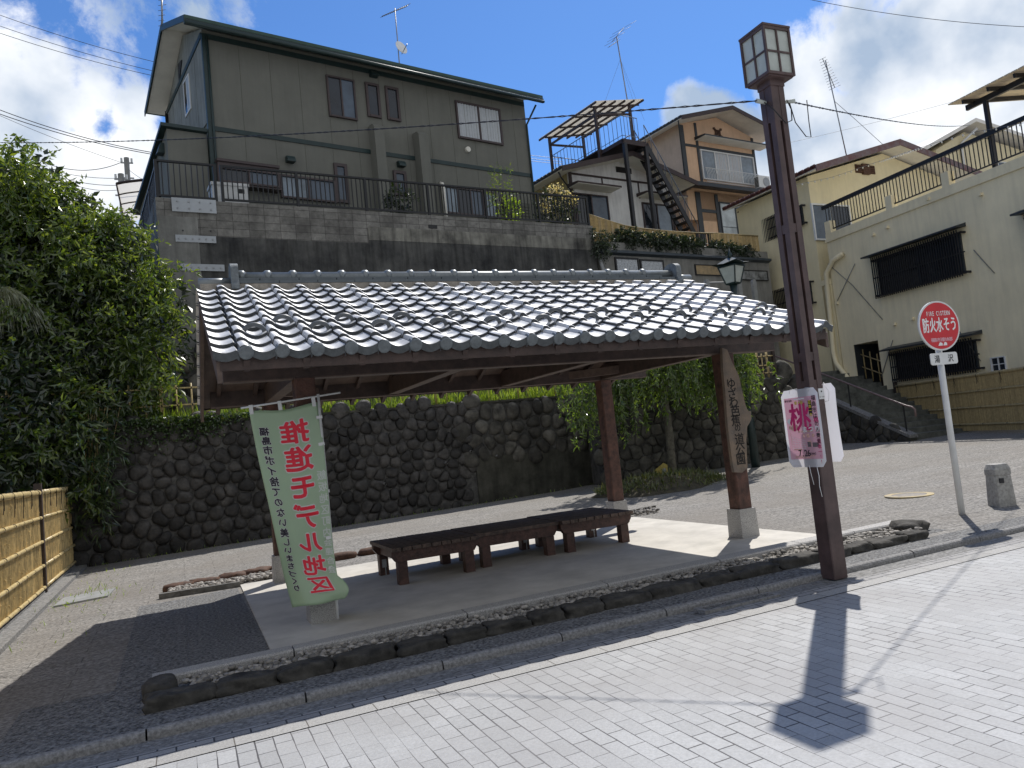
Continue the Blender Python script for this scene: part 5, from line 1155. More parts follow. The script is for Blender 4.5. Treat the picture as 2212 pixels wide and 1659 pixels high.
def printed():
    m = bpy.data.materials.new('printed_board'); m.use_nodes = True; nt = m.node_tree; N = nt.nodes.new; L = nt.links.new; b = nt.nodes['Principled BSDF']; b.inputs['Roughness'].default_value = .4
    g = N('ShaderNodeNewGeometry'); sp = N('ShaderNodeSeparateXYZ'); L(g.outputs['Position'], sp.inputs[0])
    a = N('ShaderNodeMath'); a.operation = 'MULTIPLY'; L(sp.outputs[0], a.inputs[0]); a.inputs[1].default_value = 16; f = N('ShaderNodeMath'); f.operation = 'FRACT'; L(a.outputs[0], f.inputs[0])
    c = N('ShaderNodeMath'); c.operation = 'LESS_THAN'; L(f.outputs[0], c.inputs[0]); c.inputs[1].default_value = .38
    n = N('ShaderNodeTexNoise'); n.inputs['Scale'].default_value = 26; mp = N('ShaderNodeMapping'); mp.inputs['Scale'].default_value = (.6, .6, 1.6); L(g.outputs['Position'], mp.inputs[0]); L(mp.outputs[0], n.inputs[0])
    gt = N('ShaderNodeMath'); gt.operation = 'GREATER_THAN'; L(n.outputs['Fac'], gt.inputs[0]); gt.inputs[1].default_value = .46
    mu = N('ShaderNodeMath'); mu.operation = 'MULTIPLY'; L(c.outputs[0], mu.inputs[0]); L(gt.outputs[0], mu.inputs[1])
    mx = N('ShaderNodeMixRGB'); L(mu.outputs[0], mx.inputs[0]); mx.inputs[1].default_value = (.55, .58, .61, 1); mx.inputs[2].default_value = (.22, .23, .25, 1); L(mx.outputs[0], b.inputs[0]); M['printed_board'] = m
printed(); mm('map_tan', (.36, .26, .14), .7, .35, 6, tint=(.25, .2, .13)); mm('photo_grey', (.27, .28, .28), .6, .45, 4)
def board(u0, u1, z0, z1, face, label, fw=.06):
    t = thing('notice_board', BWF.P((u0 + u1) / 2, .03, z0), label, 'notice board', 'notice boards on the grey wall')
    b = MB(); b.fbox(BWF, u0, u0 + fw, .001, .06, z0, z1); b.fbox(BWF, u1 - fw, u1, .001, .06, z0, z1); b.fbox(BWF, u0 + fw, u1 - fw, .001, .06, z1 - fw, z1); b.fbox(BWF, u0 + fw, u1 - fw, .001, .06, z0, z0 + fw); b.build('frame', 'black_iron', t)
    b = MB(); b.fbox(BWF, u0 + fw, u1 - fw, .001, .04, z0 + fw, z1 - fw); b.build('panel', face, t)
board(.74, 1.79, 6.3, 7.45, 'printed_board', 'left white notice board of fine print framed in black above the shelter ridge'); board(1.86, 2.96, 6.3, 7.42, 'printed_board', 'right white notice board of fine print framed in black above the shelter ridge')
board(4.5, 6.72, 6.93, 7.33, 'map_tan', 'long tan illustrated panel on the grey wall behind the old lantern', .03); board(6.74, 8.4, 6.80, 7.2, 'photo_grey', 'grey picture strip on the wall right of the old lantern', .03)
RS = thing('reed_screen', BWF.P(4, -.4, 8), 'long tan reed screen tied along the top of the grey wall', 'screen')
tops = [(.14, 9.02), (.9, 8.86), (1.7, 8.72), (2.6, 8.66), (4, 8.64), (5.3, 8.66), (6.2, 8.70), (8.6, 8.72)]
def topz(u): 
    for (a, za), (c2, zc) in zip(tops[:-1], tops[1:]):
        if a <= u <= c2: return za + (zc - za) * (u - a) / (c2 - a)
    return tops[-1][1]
for (a0, a1) in ((.14, 2.1), (2.12, 4.3), (4.32, 5.22), (5.85, 8.6)):
    b = MB(); a = a0; rg = np.random.default_rng(int(a0 * 10))
    while a < a1: w = .028; dj = .012 * math.sin(a * 23) + .03 * math.sin(a * 2.1); b.add([BWF.P(a, -.35 + dj, 7.9), BWF.P(a + w * .5, -.335 + dj, 7.9), BWF.P(a + w, -.35 + dj, 7.9), BWF.P(a, -.35 + dj, topz(a)), BWF.P(a + w * .5, -.335 + dj, topz(a) + rg.uniform(-.01, .01)), BWF.P(a + w, -.35 + dj, topz(a))], [(0, 1, 4, 3), (1, 2, 5, 4)]); a += w
    b.build('panel', 'reed', RS)
b = MB(); b.tube([BWF.P(u, -.34, z) for u, z in tops], .022, 8); b.build('top_pole', 'bamboo_rail_old', RS, smooth=True)
railing('railing', BWF, 5.2, 5.9, -.38, lambda a: 7.9, .78, 'short black iron railing in the gap between two reed screens', post=.7, pick=.1)
# grey steel barrier posts below the boards
BP = thing('steel_barrier', BWF.P(5, 1.0, 5), 'grey two rail steel barrier in front of the display wall behind the lantern post', 'barrier')
for px in (1526, 1595, 1627):
    a, z = BWF.at(px, 606, 1.0); b = MB(); o = [(a - .09, 3.2), (a + .09, 3.2), (a + .09, z - .05), (a + .05, z + .03), (a - .05, z + .03), (a - .09, z - .05)]; b.prism(o, lambda p, q, t: BWF.P(p, t, q), .94, 1.06); b.build('post', 'cover_plate', BP)
b = MB(); a0, z0 = BWF.at(1526, 608, 1.0); a1, z1 = BWF.at(1595, 606, 1.0)
for dz in (-.05, -.5, -.95): b.tube([BWF.P(a0, 1, z0 + dz), BWF.P(a1, 1, z1 + dz)], .03, 8)
b.build('rails', 'cover_plate', BP)

# ------------- cream gabled house
mm('cream_wall', (.80, .71, .47), .85, .06, .8, bump=.2, bscale=60, streak=.06); mm('cream_front', (.87, .77, .53), .85, .07, .6, bump=.25, bscale=30, streak=.09); mm('maroon', (.085, .028, .026), .5, .35, 4, tint=(.16, .13, .14))
mm('roof_maroon', (.10, .035, .03), .5, .2, 6); mm('white_soffit', (.82, .80, .75), .8, .06, 2)
CF = Fr((22, 17), 266)
GL_ = Fr((22.3, 21.2), 266); GF = Fr((22.3, 21.2), 2)
H4 = thing('cream_house', GF.P(3, -2, 6), 'yellow cream house with maroon gabled roof and barred windows behind the flat roofed building', 'house')
b = MB(); b.prism([(0.05, 0.), (0.05, 10.35), (4.4, 11.55), (8.5, 10.6), (8.5, 0.)], lambda a, z, t: GF.P(a, t, z), -3.9, 0); b.build('wall', 'cream_wall', H4)
gable_roof(H4, GF, -.42, 4.35, 9.2, 10.42, 11.77, 10.75, .85, -4.2, th=.16, roofm='roof_maroon', trim='maroon', soff='white_soffit')
def barred(par, F, u0, u1, z0, z1, d=0., step=.09, proj=.22, mt_='black_iron', hoodm=None):
    wd = window(par, F, u0 + .08, u1 - .08, z0 + .08, z1 - .06, d=d, frame='dark_trim', gl=('glass_dark',)); b = MB(); a = u0
    while a <= u1 + .001: b.fbox(F, a - .014, a + .014, d + proj - .03, d + proj, z0, z1); a += step
    for zz in (z0 + .10, (z0 + z1) / 2, z1 - .10): b.fbox(F, u0 - .04, u1 + .10, d + proj - .055, d + proj - .031, zz - .02, zz + .02)
    for zz in (z0 + .10, z1 - .10):
        for a in (u0 - .02, u1 + .05): b.fbox(F, a - .03, a + .03, d + .001, d + proj - .03, zz - .03, zz + .03)
    b.build('window_bars', mt_, par)
barred(H4, GL_, -2.75, -1.75, 8.50, 9.45); barred(H4, GL_, -1.2, -.32, 8.55, 9.42); barred(H4, GL_, -2.7, -1.6, 5.3, 6.5); barred(H4, GL_, -1.15, -.4, 5.5, 6.5)
wpx(H4, GF, [(1761, 440), (1834, 443), (1834, 515), (1763, 525)], frame='white_paint', gl=('glass_blue', 'glass_dark'), fw=.06)
b = MB(); a, z = GF.at(1868, 366)
for k in range(4): b.fbox(GF, a - .5, a + .5, 0, .07, z - .14 + k * .075, z - .14 + k * .075 + .045)
b.fbox(GF, a - .55, a + .55, 0, .03, z - .17, z + .17); b.fbox(GF, a - .2, a + .2, 0, .09, z - .22, z + .2); b.build('gable_vent', 'rust', H4)
b = MB(); b.tube([GL_.P(-3.8, .35, 10.2), GL_.P(-3.75, .1, 10.0), GL_.P(-3.75, .08, 3)], .05, 8); b.build('downpipe', 'maroon', H4, smooth=True)
# ------------- flat roofed cream building with roof terrace
H5 = thing('flat_roofed_building', CF.P(0, -2, .3), 'large pale cream building with flat railed roof and black barred windows on the right', 'building')
b = MB(); b.fbox(CF, -3.62, -3.02, -5.0, 0, .2, 7.62); b.fbox(CF, -1.90, 11, -5.0, 0, .2, 7.62); b.fbox(CF, -3.02, -1.90, -5.0, 0, 3.74, 7.62); b.build('wall', 'cream_front', H5)
b = MB(); b.fbox(CF, -3.66, 11, -5.0, .05, 7.622, 7.72); b.fbox(CF, -3.62, 11, -.2, .02, 7.722, 7.93); b.fbox(CF, -3.62, -3.4, -5, -.2, 7.722, 7.93); b.build('parapet', 'cream_front', H5)
b = MB(); b.fbox(CF, -3.019, -1.901, -5, -1.1, .2, 3.739); b.fbox(CF, -3.015, -3.0, -1.1, -.02, .2, 3.735); b.build('porch_shade', 'dark_trim', H5)  # dark colour stands in for the shade inside the doorway
b = MB(); b.fbox(CF, -2.99, -2.55, -1.08, -1.04, 2.0, 3.7); b.build('door_panel', 'brown_trim', H5); b = MB(); b.fbox(CF, -2.4, -1.92, -1.06, -1.02, 2.0, 3.7); b.build('door', 'rust', H5)
for px, py in ((1790, 470), (1922, 420), (2042, 354)):
    a, z = CF.at(px, py, -.1); b = MB(); b.fbox(CF, a - .13, a + .13, -.24, .015, 7.7, 8.38); b.build('terrace_pier', 'cream_front', H5)
b = MB(); b.bar(CF.P(-3.75, -.12, 8.96), CF.P(9, -.12, 8.96), .10, .13); b.bar(CF.P(-3.5, -.12, 8.08), CF.P(9, -.12, 8.08), .04, .04); a = -3.6
while a < 9: b.bar(CF.P(a, -.12, 8.08), CF.P(a, -.12, 8.92), .022, .022, CF.u); a += .135
b.build('terrace_railing', 'black_iron', H5)
barred(H5, CF, -1.52, 1.86, 5.10, 6.50, step=.085); barred(H5, CF, -1.30, 1.84, 2.22, 3.25, step=.085)
for (u0, u1, z, ) in ((-1.75, 1.98, 6.52), (-1.5, 2.0, 3.28)):
    b = MB(); b.prism([(0, z + .16), (.42, z + .06), (.42, z + .01), (0, z + .04)], lambda dd, zz, t: CF.P(t, dd + .001, zz), u0, u1); b.build('window_hood', 'dark_trim', H5)
window(H5, CF, 2.16, 2.62, 2.15, 2.58, frame='white_paint', gl=('glass_dark',), fw=.03, rails=1)
barred(H5, CF, 3.9, 6.5, 5.0, 6.3); b = MB(); b.prism([(0, 6.5), (.42, 6.38), (.42, 6.33), (0, 6.36)], lambda dd, zz, t: CF.P(t, dd + .001, zz), 3.65, 6.8); b.build('window_hood', 'dark_trim', H5)
b = MB(); pts = [(1820, 548), (1800, 562), (1785, 590), (1800, 760), (1806, 785), (1850, 840), (1882, 868)]
b.tube([CF.P(*(lambda q: (q[0], .12, q[1]))(CF.at(*p, .12))) for p in pts], .085, 10); b.build('drainpipe', 'cream_front', H5, smooth=True)
b = MB()
for (px, py) in ((1810, 655), (1888, 507), (1918, 491), (2007, 430), (1934, 700), (1973, 688), (2120, 420)): a, z = CF.at(px, py); b.fbox(CF, a - .05, a + .05, 0, .10, z - .04, z + .04)
b.build('pipe_stubs', 'cream_front', H5)
b = MB()
for (p, q) in (((1790, 570), (1842, 615)), ((1848, 570), (1810, 650)), ((1842, 615), (1908, 690)), ((1930, 735), (1905, 815)), ((2063, 700), (2120, 780)), ((2105, 540), (2150, 590))): 
    a = CF.at(*p); c2 = CF.at(*q); b = MB(); b.tube([CF.P(a[0], .03, a[1]), CF.P(c2[0], .03, c2[1])], .014, 5); b.build('wall_cable', 'board_wall', H5, smooth=True)
b = MB(); b.fbox(CF, -4.05, -3.66, -.9, .1, 6.1, 6.3); b.fbox(CF, -4.0, -3.66, -.85, .05, .4, 6.09); b.build('corner_shaft', 'cream_wall', H5)
# pergola on the terrace
PG = thing('terrace_pergola', CF.P(3.5, -1, 8), 'black framed pergola with tan slatted roof standing on the terrace at the upper right', 'pergola')
a0, z0 = CF.at(2088, 234, -.3); a1, z1 = CF.at(2150, 360, -.3)
b = MB(); b.bar(CF.P(a1, -.3, 7.9), CF.P(a1, -.3, z0 - .05), .11, .11, CF.u); b.build('post', 'black_iron', PG)
b = MB(); b.bar(CF.P(a0, -.3, z0), CF.P(9, -.3, z0 + .02), .09, .16); b.bar(CF.P(a0, -3.0, z0 + .3), CF.P(9, -3.0, z0 + .3), .09, .16)
for k in range(9): b.bar(CF.P(a0 + .25 + k * .8, .15, z0 + .06), CF.P(a0 + .25 + k * .8, -3.2, z0 + .42), .06, .12)
b.build('frame', 'black_iron', PG)
b = MB(); 
for k in range(34): a = a0 - .15 + k * .2; b.hexa([CF.P(a, .25, z0 + .13), CF.P(a + .17, .25, z0 + .13), CF.P(a + .17, -3.3, z0 + .50), CF.P(a, -3.3, z0 + .50), CF.P(a, .25, z0 + .16), CF.P(a + .17, .25, z0 + .16), CF.P(a + .17, -3.3, z0 + .53), CF.P(a, -3.3, z0 + .53)])
b.build('roof_slats', 'slat_tan', PG)
# ochre house far behind on the right
FF = Fr((34, 30), 0)
H6 = thing('ochre_house', FF.P(3, -2, 8), 'ochre house with white edged roof far behind the terrace railing', 'house')
q = [FF.at(*p) for p in ((1962, 335), (2080, 268), (2030, 318), (2205, 262))]
zt = q[1][1]; 
b = MB(); b.prism([(q[2][0] - .4, 7), (q[2][0] - .4, q[2][1] - .2), (q[1][0], zt - .5), (q[1][0] + 7, zt - 1.6), (q[1][0] + 7, 7)], lambda a, z, t: FF.P(a, t, z), -5, 0); b.build('wall', 'cream_wall', H6)
gable_roof(H6, FF, q[0][0], q[1][0], q[1][0] + 8, q[0][1], zt, zt - 1.3, .8, -5.5, roofm='white_soffit', trim='white_soffit', soff='white_soffit')
window(H6, FF, q[1][0] + 2.6, q[1][0] + 3.9, zt - 3.4, zt - 2.2, frame='white_paint', gl=('glass_blue',)); window(H6, FF, q[2][0] + .6, q[2][0] + 1.7, zt - 4.6, zt - 3.4, frame='white_paint', gl=('glass_blue',))
b = MB(); b.tube([FF.P(q[1][0] + .3, .6, zt - .5), FF.P(q[1][0] - .6, .1, zt - 1.3), FF.P(q[1][0] - .6, .1, 8)], .08, 8); b.build('downpipe', 'white_paint', H6, smooth=True)
# ---------------------------------------------------------------- rough rock wall, steps and rails on the right
W2 = Fr((14.5, 16.85), -10)
RK = thing('rock_wall', W2.P(-1, 0, .3), 'rough dark rock wall with a ledge beyond the front right post', 'stone wall')
b = MB(); b.fbox(W2, -4.4, 1.25, -1.0, 0, -.1, 2.46); b.build('core', 'cobble_mortar', RK)
stones(W2, -4.4, 1.25, .3, lambda u: 2.42, .30, .07, 31, rnd=0, shrink=1.0).build('rocks', 'rough_rock', RK, smooth=True)
b = MB(); b.fbox(W2, -4.4, 1.3, -1.0, .06, 2.462, 2.56); b.build('ledge', 'mossy_concrete', RK)
b = MB(); b.fbox(W2, -4.4, 1.2, -1.6, -1.001, .2, 4.2); b.build('core', 'cobble_mortar', RK)
stones(W2, -4.4, 1.25, 2.5, lambda u: 4.1, .36, .10, 33, d0=-1.0, rnd=0, shrink=1.0).build('rocks', 'rough_rock', RK, smooth=True)
t = lattice('bamboo_lattice', W2, .02, 1.1, -.35, 2.57, .80, (.2, .42, .68), 'small bamboo lattice panel on the ledge of the rock wall right of the name board', step=.155, dbl=2)
b = MB(); b.fbox(W2, 1.13, 1.2, -.4, -.3, 2.5, 3.4); b.build('post', 'dark_post', t)
mm('step_stone', (.13, .135, .12), .9, .3, 4, bump=.5, bscale=30)
SF = Fr((18.45, 15.25), -8); NS = 16; RUN, RISE = .40, .152; SZ = .50
SP = thing('stone_steps', SF.P(1.5, -2, SZ), 'shaded stone steps climbing away between the rock wall and the bamboo fence', 'steps')
b = MB()
for k in range(NS): b.fbox(SF, .26, 3.3, -RUN * k, -RUN * NS - .5, SZ - .3 + (RISE * k if k else 0), SZ + RISE * (k + 1)) if k == 0 else b.fbox(SF, .26, 3.3, -RUN * k, -RUN * NS - .5, SZ + RISE * k + .001, SZ + RISE * (k + 1))
b.build('treads', 'step_stone', SP)
sl_ = RISE / RUN
b = MB(); b.prism([(.1, SZ - .4), (.1, SZ + .10), (-RUN * NS, SZ + .22 + sl_ * RUN * NS), (-RUN * NS, SZ - .4)], lambda a, z, t: SF.P(t, a, z), .03, .25); b.build('side_wall', 'mossy_concrete', SP)
b = MB(); b.prism([(.14, SZ + .06), (.14, SZ + .15), (-RUN * NS, SZ + .31 + sl_ * RUN * NS), (-RUN * NS, SZ + .19 + sl_ * RUN * NS)], lambda a, z, t: SF.P(t, a, z), -.02, .27); b.build('sloping_coping', 'gutter', SP)
SS = Fr(SF.P(.03, 0, 0)[:2], 262 + 20)
SS = Fr(SF.P(.03, 0, 0)[:2], 270 - 8)
stones(SS, -6.2, .0, .3, lambda u: SZ + .05 + sl_ * (-u) * .98, .34, .05, 37, rnd=0, shrink=1.0).build('rocks', 'rough_rock', SP, smooth=True)
HRL = thing('handrail', SF.P(.13, -2, SZ), 'pinkish brown tube handrail sloping down beside the stone steps', 'handrail')
mm('rail_pink', (.22, .15, .14), .45, .15, 8)
def hz(d): return SZ + .95 + sl_ * (-d)
b = MB(); b.tube([SF.P(.13, .30, hz(0) - .32), SF.P(.13, .30, hz(0) - .12), SF.P(.13, .2, hz(0) - .05), SF.P(.13, 0, hz(0)), SF.P(.13, -6.6, hz(-6.6)), SF.P(.13, -6.8, hz(-6.6) - .02), SF.P(.13, -6.85, hz(-6.6) - .2)], .03, 8); b.build('rail', 'rail_pink', HRL, smooth=True)
for dd in (-.1, -2.2, -4.4, -6.5): b = MB(); b.tube([SF.P(.13, dd, hz(dd) - .85), SF.P(.13, dd, hz(dd))], .022, 8); b.build('post', 'rail_black', HRL)
t = thing('bamboo_lattice', SF.P(3.35, -3, SZ), 'sloping grey bamboo lattice along the far side of the stone steps', 'fence')
b = MB()
for k in range(19): dd = -.2 - k * .33; z = SZ + .15 + sl_ * (-dd); b.tube([SF.P(3.35, dd, z - .1), SF.P(3.35, dd, z + .95)], .024, 6)
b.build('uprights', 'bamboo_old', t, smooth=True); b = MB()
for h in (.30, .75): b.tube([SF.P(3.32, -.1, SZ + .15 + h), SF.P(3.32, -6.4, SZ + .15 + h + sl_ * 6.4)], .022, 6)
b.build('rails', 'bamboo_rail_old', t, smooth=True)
b = stones(W2, .8, 3.9, 1.2, lambda u: 4.0 - max(0, u - 1.5) * .8, .55, .18, 41, d0=-2.5, rnd=0, shrink=1.0); rk2 = tag(b.build('rock_bank', 'rough_rock', smooth=True), 'dark rock bank between the stone steps and the yellow cream house', 'rock bank')
b = MB(); b.fbox(W2, -5, 2.6, -6, -2.5, .2, 2.6); struct('bank', b, 'terrace_soil')

# ---------------------------------------------------------------- old lantern lamp
ob_ = G(1633, 1008, .03); ox, oy = ob_[0], ob_[1]
OL = thing('lantern_post', ob_, 'old fashioned dark green lantern lamp post beyond the name board', 'street lamp')
mm('green_iron', (.014, .030, .030), .45, .2, 8)
b = MB(); z = ob_[2]; b.tube([(ox, oy, z - .05), (ox, oy, z + 1.15), (ox, oy, z + 1.25), (ox, oy, z + 1.3), (ox, oy, z + 4.15), (ox, oy, z + 4.2), (ox, oy, z + 4.28), (ox, oy, z + 4.36), (ox, oy, z + 4.75)], [.11, .10, .09, .06, .05, .09, .09, .05, .10], 14); b.build('post', 'green_iron', OL, smooth=True)
FO = Fr((ox, oy), 20)
zl = z + 4.78
def pyr(b, r0, z0, r1, z1, th=None):
    c = [(-1, -1), (1, -1), (1, 1), (-1, 1)]; b.add([FO.P(p * r0, q * r0, z0) for p, q in c] + [FO.P(p * r1, q * r1, z1) for p, q in c], [(0, 1, 5, 4), (1, 2, 6, 5), (2, 3, 7, 6), (3, 0, 4, 7), (3, 2, 1, 0), (4, 5, 6, 7)])
b = MB(); pyr(b, .13, zl - .04, .15, zl)
for sx in (-1, 1):
    for sy in (-1, 1): b.bar(FO.P(sx * .14, sy * .14, zl), FO.P(sx * .24, sy * .24, zl + .42), .03, .03)
pyr(b, .26, zl + .42, .25, zl + .46); b.build('lantern_frame', 'green_iron', OL)
b = MB(); pyr(b, .13, zl + .005, .228, zl + .415); b.build('pane', 'lamp_pane', OL)
b = MB(); c = [(-1, -1), (0, -1), (1, -1), (1, 0), (1, 1), (0, 1), (-1, 1), (-1, 0)]; lv = [(.37, .50, .03), (.30, .50, 0), (.16, .60, 0), (.08, .66, 0)]; vs = []
for (r, zz, up) in lv: vs += [FO.P(p * r, q * r, zl + zz + (up if p * q else -up * .6)) for p, q in c]
b.add(vs, [(i * 8 + k, i * 8 + (k + 1) % 8, (i + 1) * 8 + (k + 1) % 8, (i + 1) * 8 + k) for i in range(3) for k in range(8)] + [tuple(range(7, -1, -1)), tuple(range(24, 32))]); b.build('lantern_roof', 'green_iron', OL)
b = MB(); b.tube([FO.P(0, 0, zl + .65), FO.P(0, 0, zl + .72), FO.P(0, 0, zl + .76), FO.P(0, 0, zl + .80), FO.P(0, 0, zl + .92)], [.07, .05, .065, .03, .01], 10); b.build('finial', 'green_iron', OL, smooth=True)

# ---------------------------------------------------------------- grass mound, reflector marker
mc = np.array([10.2, 15.0, plz(10.2, 15.0)])
b = MB(); n = 28; vs = [tuple(mc + np.array([0, 0, .30]))]
for (r, h) in ((.45, .26), (.75, .12), (1.0, -.04)):
    for k in range(n): a = 2 * math.pi * k / n; w = 1 + .12 * math.sin(a * 3 + 1) + .07 * math.sin(a * 7); vs.append((mc[0] + 1.75 * r * w * math.cos(a), mc[1] + 1.25 * r * w * math.sin(a), mc[2] + h))
b.add(vs, [(0, 1 + k, 1 + (k + 1) % n) for k in range(n)] + [(1 + i * n + k, 1 + (i + 1) * n + k, 1 + (i + 1) * n + (k + 1) % n, 1 + i * n + (k + 1) % n) for i in range(2) for k in range(n)])
struct('mound', b, 'grass_soil', smooth=True)
M['weed'] = leafmat('weed', (.05, .085, .02), (.16, .18, .05), .4)
b = MB(); n = 1900; a = RNG.uniform(0, 6.28, n); r = np.sqrt(RNG.uniform(0, 1, n)); P = np.stack([mc[0] + 1.7 * r * np.cos(a), mc[1] + 1.2 * r * np.sin(a), mc[2] + .26 * (1 - r ** 1.6)], 1); D = RNG.normal(scale=.5, size=(n, 3)); D[:, 2] = abs(D[:, 2]) + .55
leaves(b, P, D, RNG.uniform(.06, .26, n), RNG.uniform(.012, .03, n), .1); tag(b.build('grass', 'weed'), 'dry grass and weeds on the low mound under the weeping tree', 'grass', kind='stuff')
b = MB(); n = 420; P = []
for k in range(n):
    if k < 90: q = (RNG.uniform(-1.9, -.9), RNG.uniform(9, 17.5))
    elif k < 200: q = (RNG.normal(-1.3, .35), RNG.normal(12.7, .5))
    else: u = RNG.uniform(0, 12); q = tuple(SW.P(u, .12 + abs(RNG.normal(0, .05)), 0)[:2])
    P.append((q[0], q[1], plz(*q)))
P = np.array(P); D = RNG.normal(scale=.6, size=(n, 3)); D[:, 2] = .8; leaves(b, P, D, RNG.uniform(.03, .12, n), RNG.uniform(.006, .014, n), .1); tag(b.build('weeds', 'grass_blade'), 'sparse weeds in the joints of the paving by the walls and the metal cover', 'weeds', kind='stuff')
rp = G(1436, 1028, .05)
RM = thing('reflector_marker', rp, 'yellow diamond shaped marker standing in the grass of the mound', 'marker'); FRm = Fr((rp[0], rp[1]), -15)
mm('marker_yellow', (.52, .40, .08), .35, .3, 30)
zc = FRm.at(1437, 1015)[1]; b = MB(); b.prism([(-.30, zc), (0, zc - .19), (.30, zc), (0, zc + .19)], lambda a, z, t: FRm.P(a, t, z), 0, .02); b.build('plate', 'marker_yellow', RM); b = MB(); b.tube([FRm.P(0, -.03, rp[2] - .1), FRm.P(0, -.03, zc)], .02, 6); b.tube([FRm.P(0, .02, zc), FRm.P(0, .03, zc)], .05, 12); b.build('stake', 'steel', RM)

# ---------------------------------------------------------------- trees and plants
mm('bark', (.055, .045, .035), .9, .4, 9, bump=.8, bscale=30); mm('bark_pale', (.16, .15, .12), .85, .35, 9, bump=.5, bscale=30)
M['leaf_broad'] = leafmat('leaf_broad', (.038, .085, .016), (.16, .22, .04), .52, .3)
M['leaf_shaded'] = leafmat('leaf_shaded', (.010, .022, .008), (.030, .050, .016), .25, .4)  # darker leaf copy: shade deep in the foliage put into the colour
M['leaf_bamboo'] = leafmat('leaf_bamboo', (.022, .052, .014), (.075, .12, .035), .35, .3)
M['leaf_weep'] = leafmat('leaf_weep', (.045, .095, .018), (.16, .25, .045), .55, .3)
M['leaf_hedge'] = leafmat('leaf_hedge', (.010, .022, .008), (.028, .050, .015), .22, .4)
M['flower_pale'] = leafmat('flower_pale', (.45, .42, .30), (.62, .55, .45), .4, .6)
def trunk(b, pts, r0, r1, seg=9):
    n = len(pts); b.tube(pts, [r0 + (r1 - r0) * i / (n - 1) for i in range(n)], seg)
def bl(px, py, Y, rx, ry=None, rz=None): p = onY(px, py, Y); return (p, (rx, ry or rx, rz or rx))
hb = MB()      # rising bank behind the left trees
hb.add([(-40, 18.9, -.5), (-.6, 19.4, -.5), (-.6, 19.4, 2.7), (-40, 18.9, 2.0), (-.2, 22.5, 8.0), (-40, 24, 8.2), (-.2, 30, 8.6), (-40, 40, 9)], [(0, 1, 2, 3), (3, 2, 4, 5), (5, 4, 6, 7)])
struct('slope', hb, 'terrace_soil')
TR = thing('broadleaf_tree', onY(70, 900, 19), 'tall sunlit broadleaf tree filling the left edge above the bamboo fence', 'tree')
base = np.array([-3.6, 19.2, 1.5]); b = MB()
trunk(b, [base, base + (.2, .1, 1.5), base + (.1, 0, 3.2), base + (-.2, -.1, 5.2)], .19, .07)
for q in [(2.2, -.6, 4.2), (1.4, -.8, 5.4), (-1.8, -.4, 5.6), (2.6, -.9, 2.8), (-.9, -.9, 4.0), (.6, -1.1, 3.4)]:
    q = np.array(q); trunk(b, [base + (.1, 0, 1.6 + q[2] * .2), base + q * np.array([.5, .5, .75]), base + q], .08, .02, 6)
b.build('trunk', 'bark', TR, smooth=True)
blobs = [bl(40, 440, 18.6, 1.15), bl(-60, 420, 18.8, 1.3), bl(120, 500, 18.4, 1.0), bl(215, 520, 18.4, .95, rz=.75), bl(290, 560, 18.3, .75, rz=.55), bl(60, 600, 18.2, 1.1), bl(170, 610, 18.2, 1.0), bl(270, 640, 18.1, .8), bl(-40, 640, 18.3, 1.2), bl(320, 690, 18.0, .62, rz=.7), bl(335, 610, 18.2, .42, rz=.35), bl(20, 400, 18.5, .85), bl(150, 470, 18.4, .6, rz=.45), bl(250, 490, 18.3, .5, rz=.35), bl(90, 430, 18.6, .6, rz=.45)]
b = MB(); spray_cloud(b, clumps(blobs, 11, .30, 3), 12500, .17, .06, twig=.42, per=12, droop=.8, shell=.15); spray_cloud(b, blobs, 4500, .12, .05, twig=.4, per=8, droop=.6, shell=.6); b.build('crown', 'leaf_broad', TR)
b = MB(); spray_cloud(b, [(p + np.array([0, .75, 0]), tuple(q * .9 for q in r)) for p, r in blobs], 6500, .22, .11, twig=.5, per=8, droop=.5, shell=.1); b.build('inner_crown', 'leaf_shaded', TR)  # inner leaves painted dark for the shade within the crown
T2 = thing('broadleaf_tree', onY(300, 850, 17.6), 'drooping leafy branches hanging over the cobble wall by the left end of the shelter roof', 'tree')
b = MB()
for pts in ([(190, 760, 18.3), (260, 742, 18.1), (330, 748, 17.9), (352, 800, 17.8), (345, 850, 17.8)], [(200, 800, 18.2), (270, 800, 18), (318, 830, 17.8), (325, 905, 17.7)]):
    trunk(b, [onY(*p) for p in pts], .03, .008, 5)
b.build('branches', 'bark', T2, smooth=True)
b = MB(); spray_cloud(b, [bl(340, 750, 17.8, .34, rz=.24), bl(352, 805, 17.7, .26, rz=.32), bl(300, 770, 17.9, .35, rz=.22), bl(318, 850, 17.6, .24, rz=.42), bl(328, 905, 17.6, .14, rz=.30), bl(350, 845, 17.6, .16, rz=.22), bl(255, 755, 18, .35, rz=.2), bl(300, 815, 17.7, .2, rz=.3)], 1500, .19, .068, twig=.4, per=9, droop=1.1, shell=.2); b.build('crown', 'leaf_broad', T2)
SH = thing('shrub', onY(100, 1000, 18.2), 'deep shaded dark shrubs behind the left bamboo fence', 'shrub')
b = MB(); spray_cloud(b, [bl(60, 760, 18.6, 1.3, rz=1.0), bl(200, 760, 18.6, 1.1, rz=.9), bl(300, 740, 18.6, .8, rz=.7), bl(60, 900, 18.5, 1.3, rz=1.0), bl(190, 880, 18.5, 1.0, rz=.9), bl(90, 1010, 18.3, 1.2, rz=.8), bl(-60, 900, 18.5, 1.4, rz=1.5), bl(-60, 1050, 17, 1, rz=1)], 8500, .17, .07, twig=.45, per=9, droop=.6, shell=.3); b.build('foliage', 'leaf_shaded', SH)
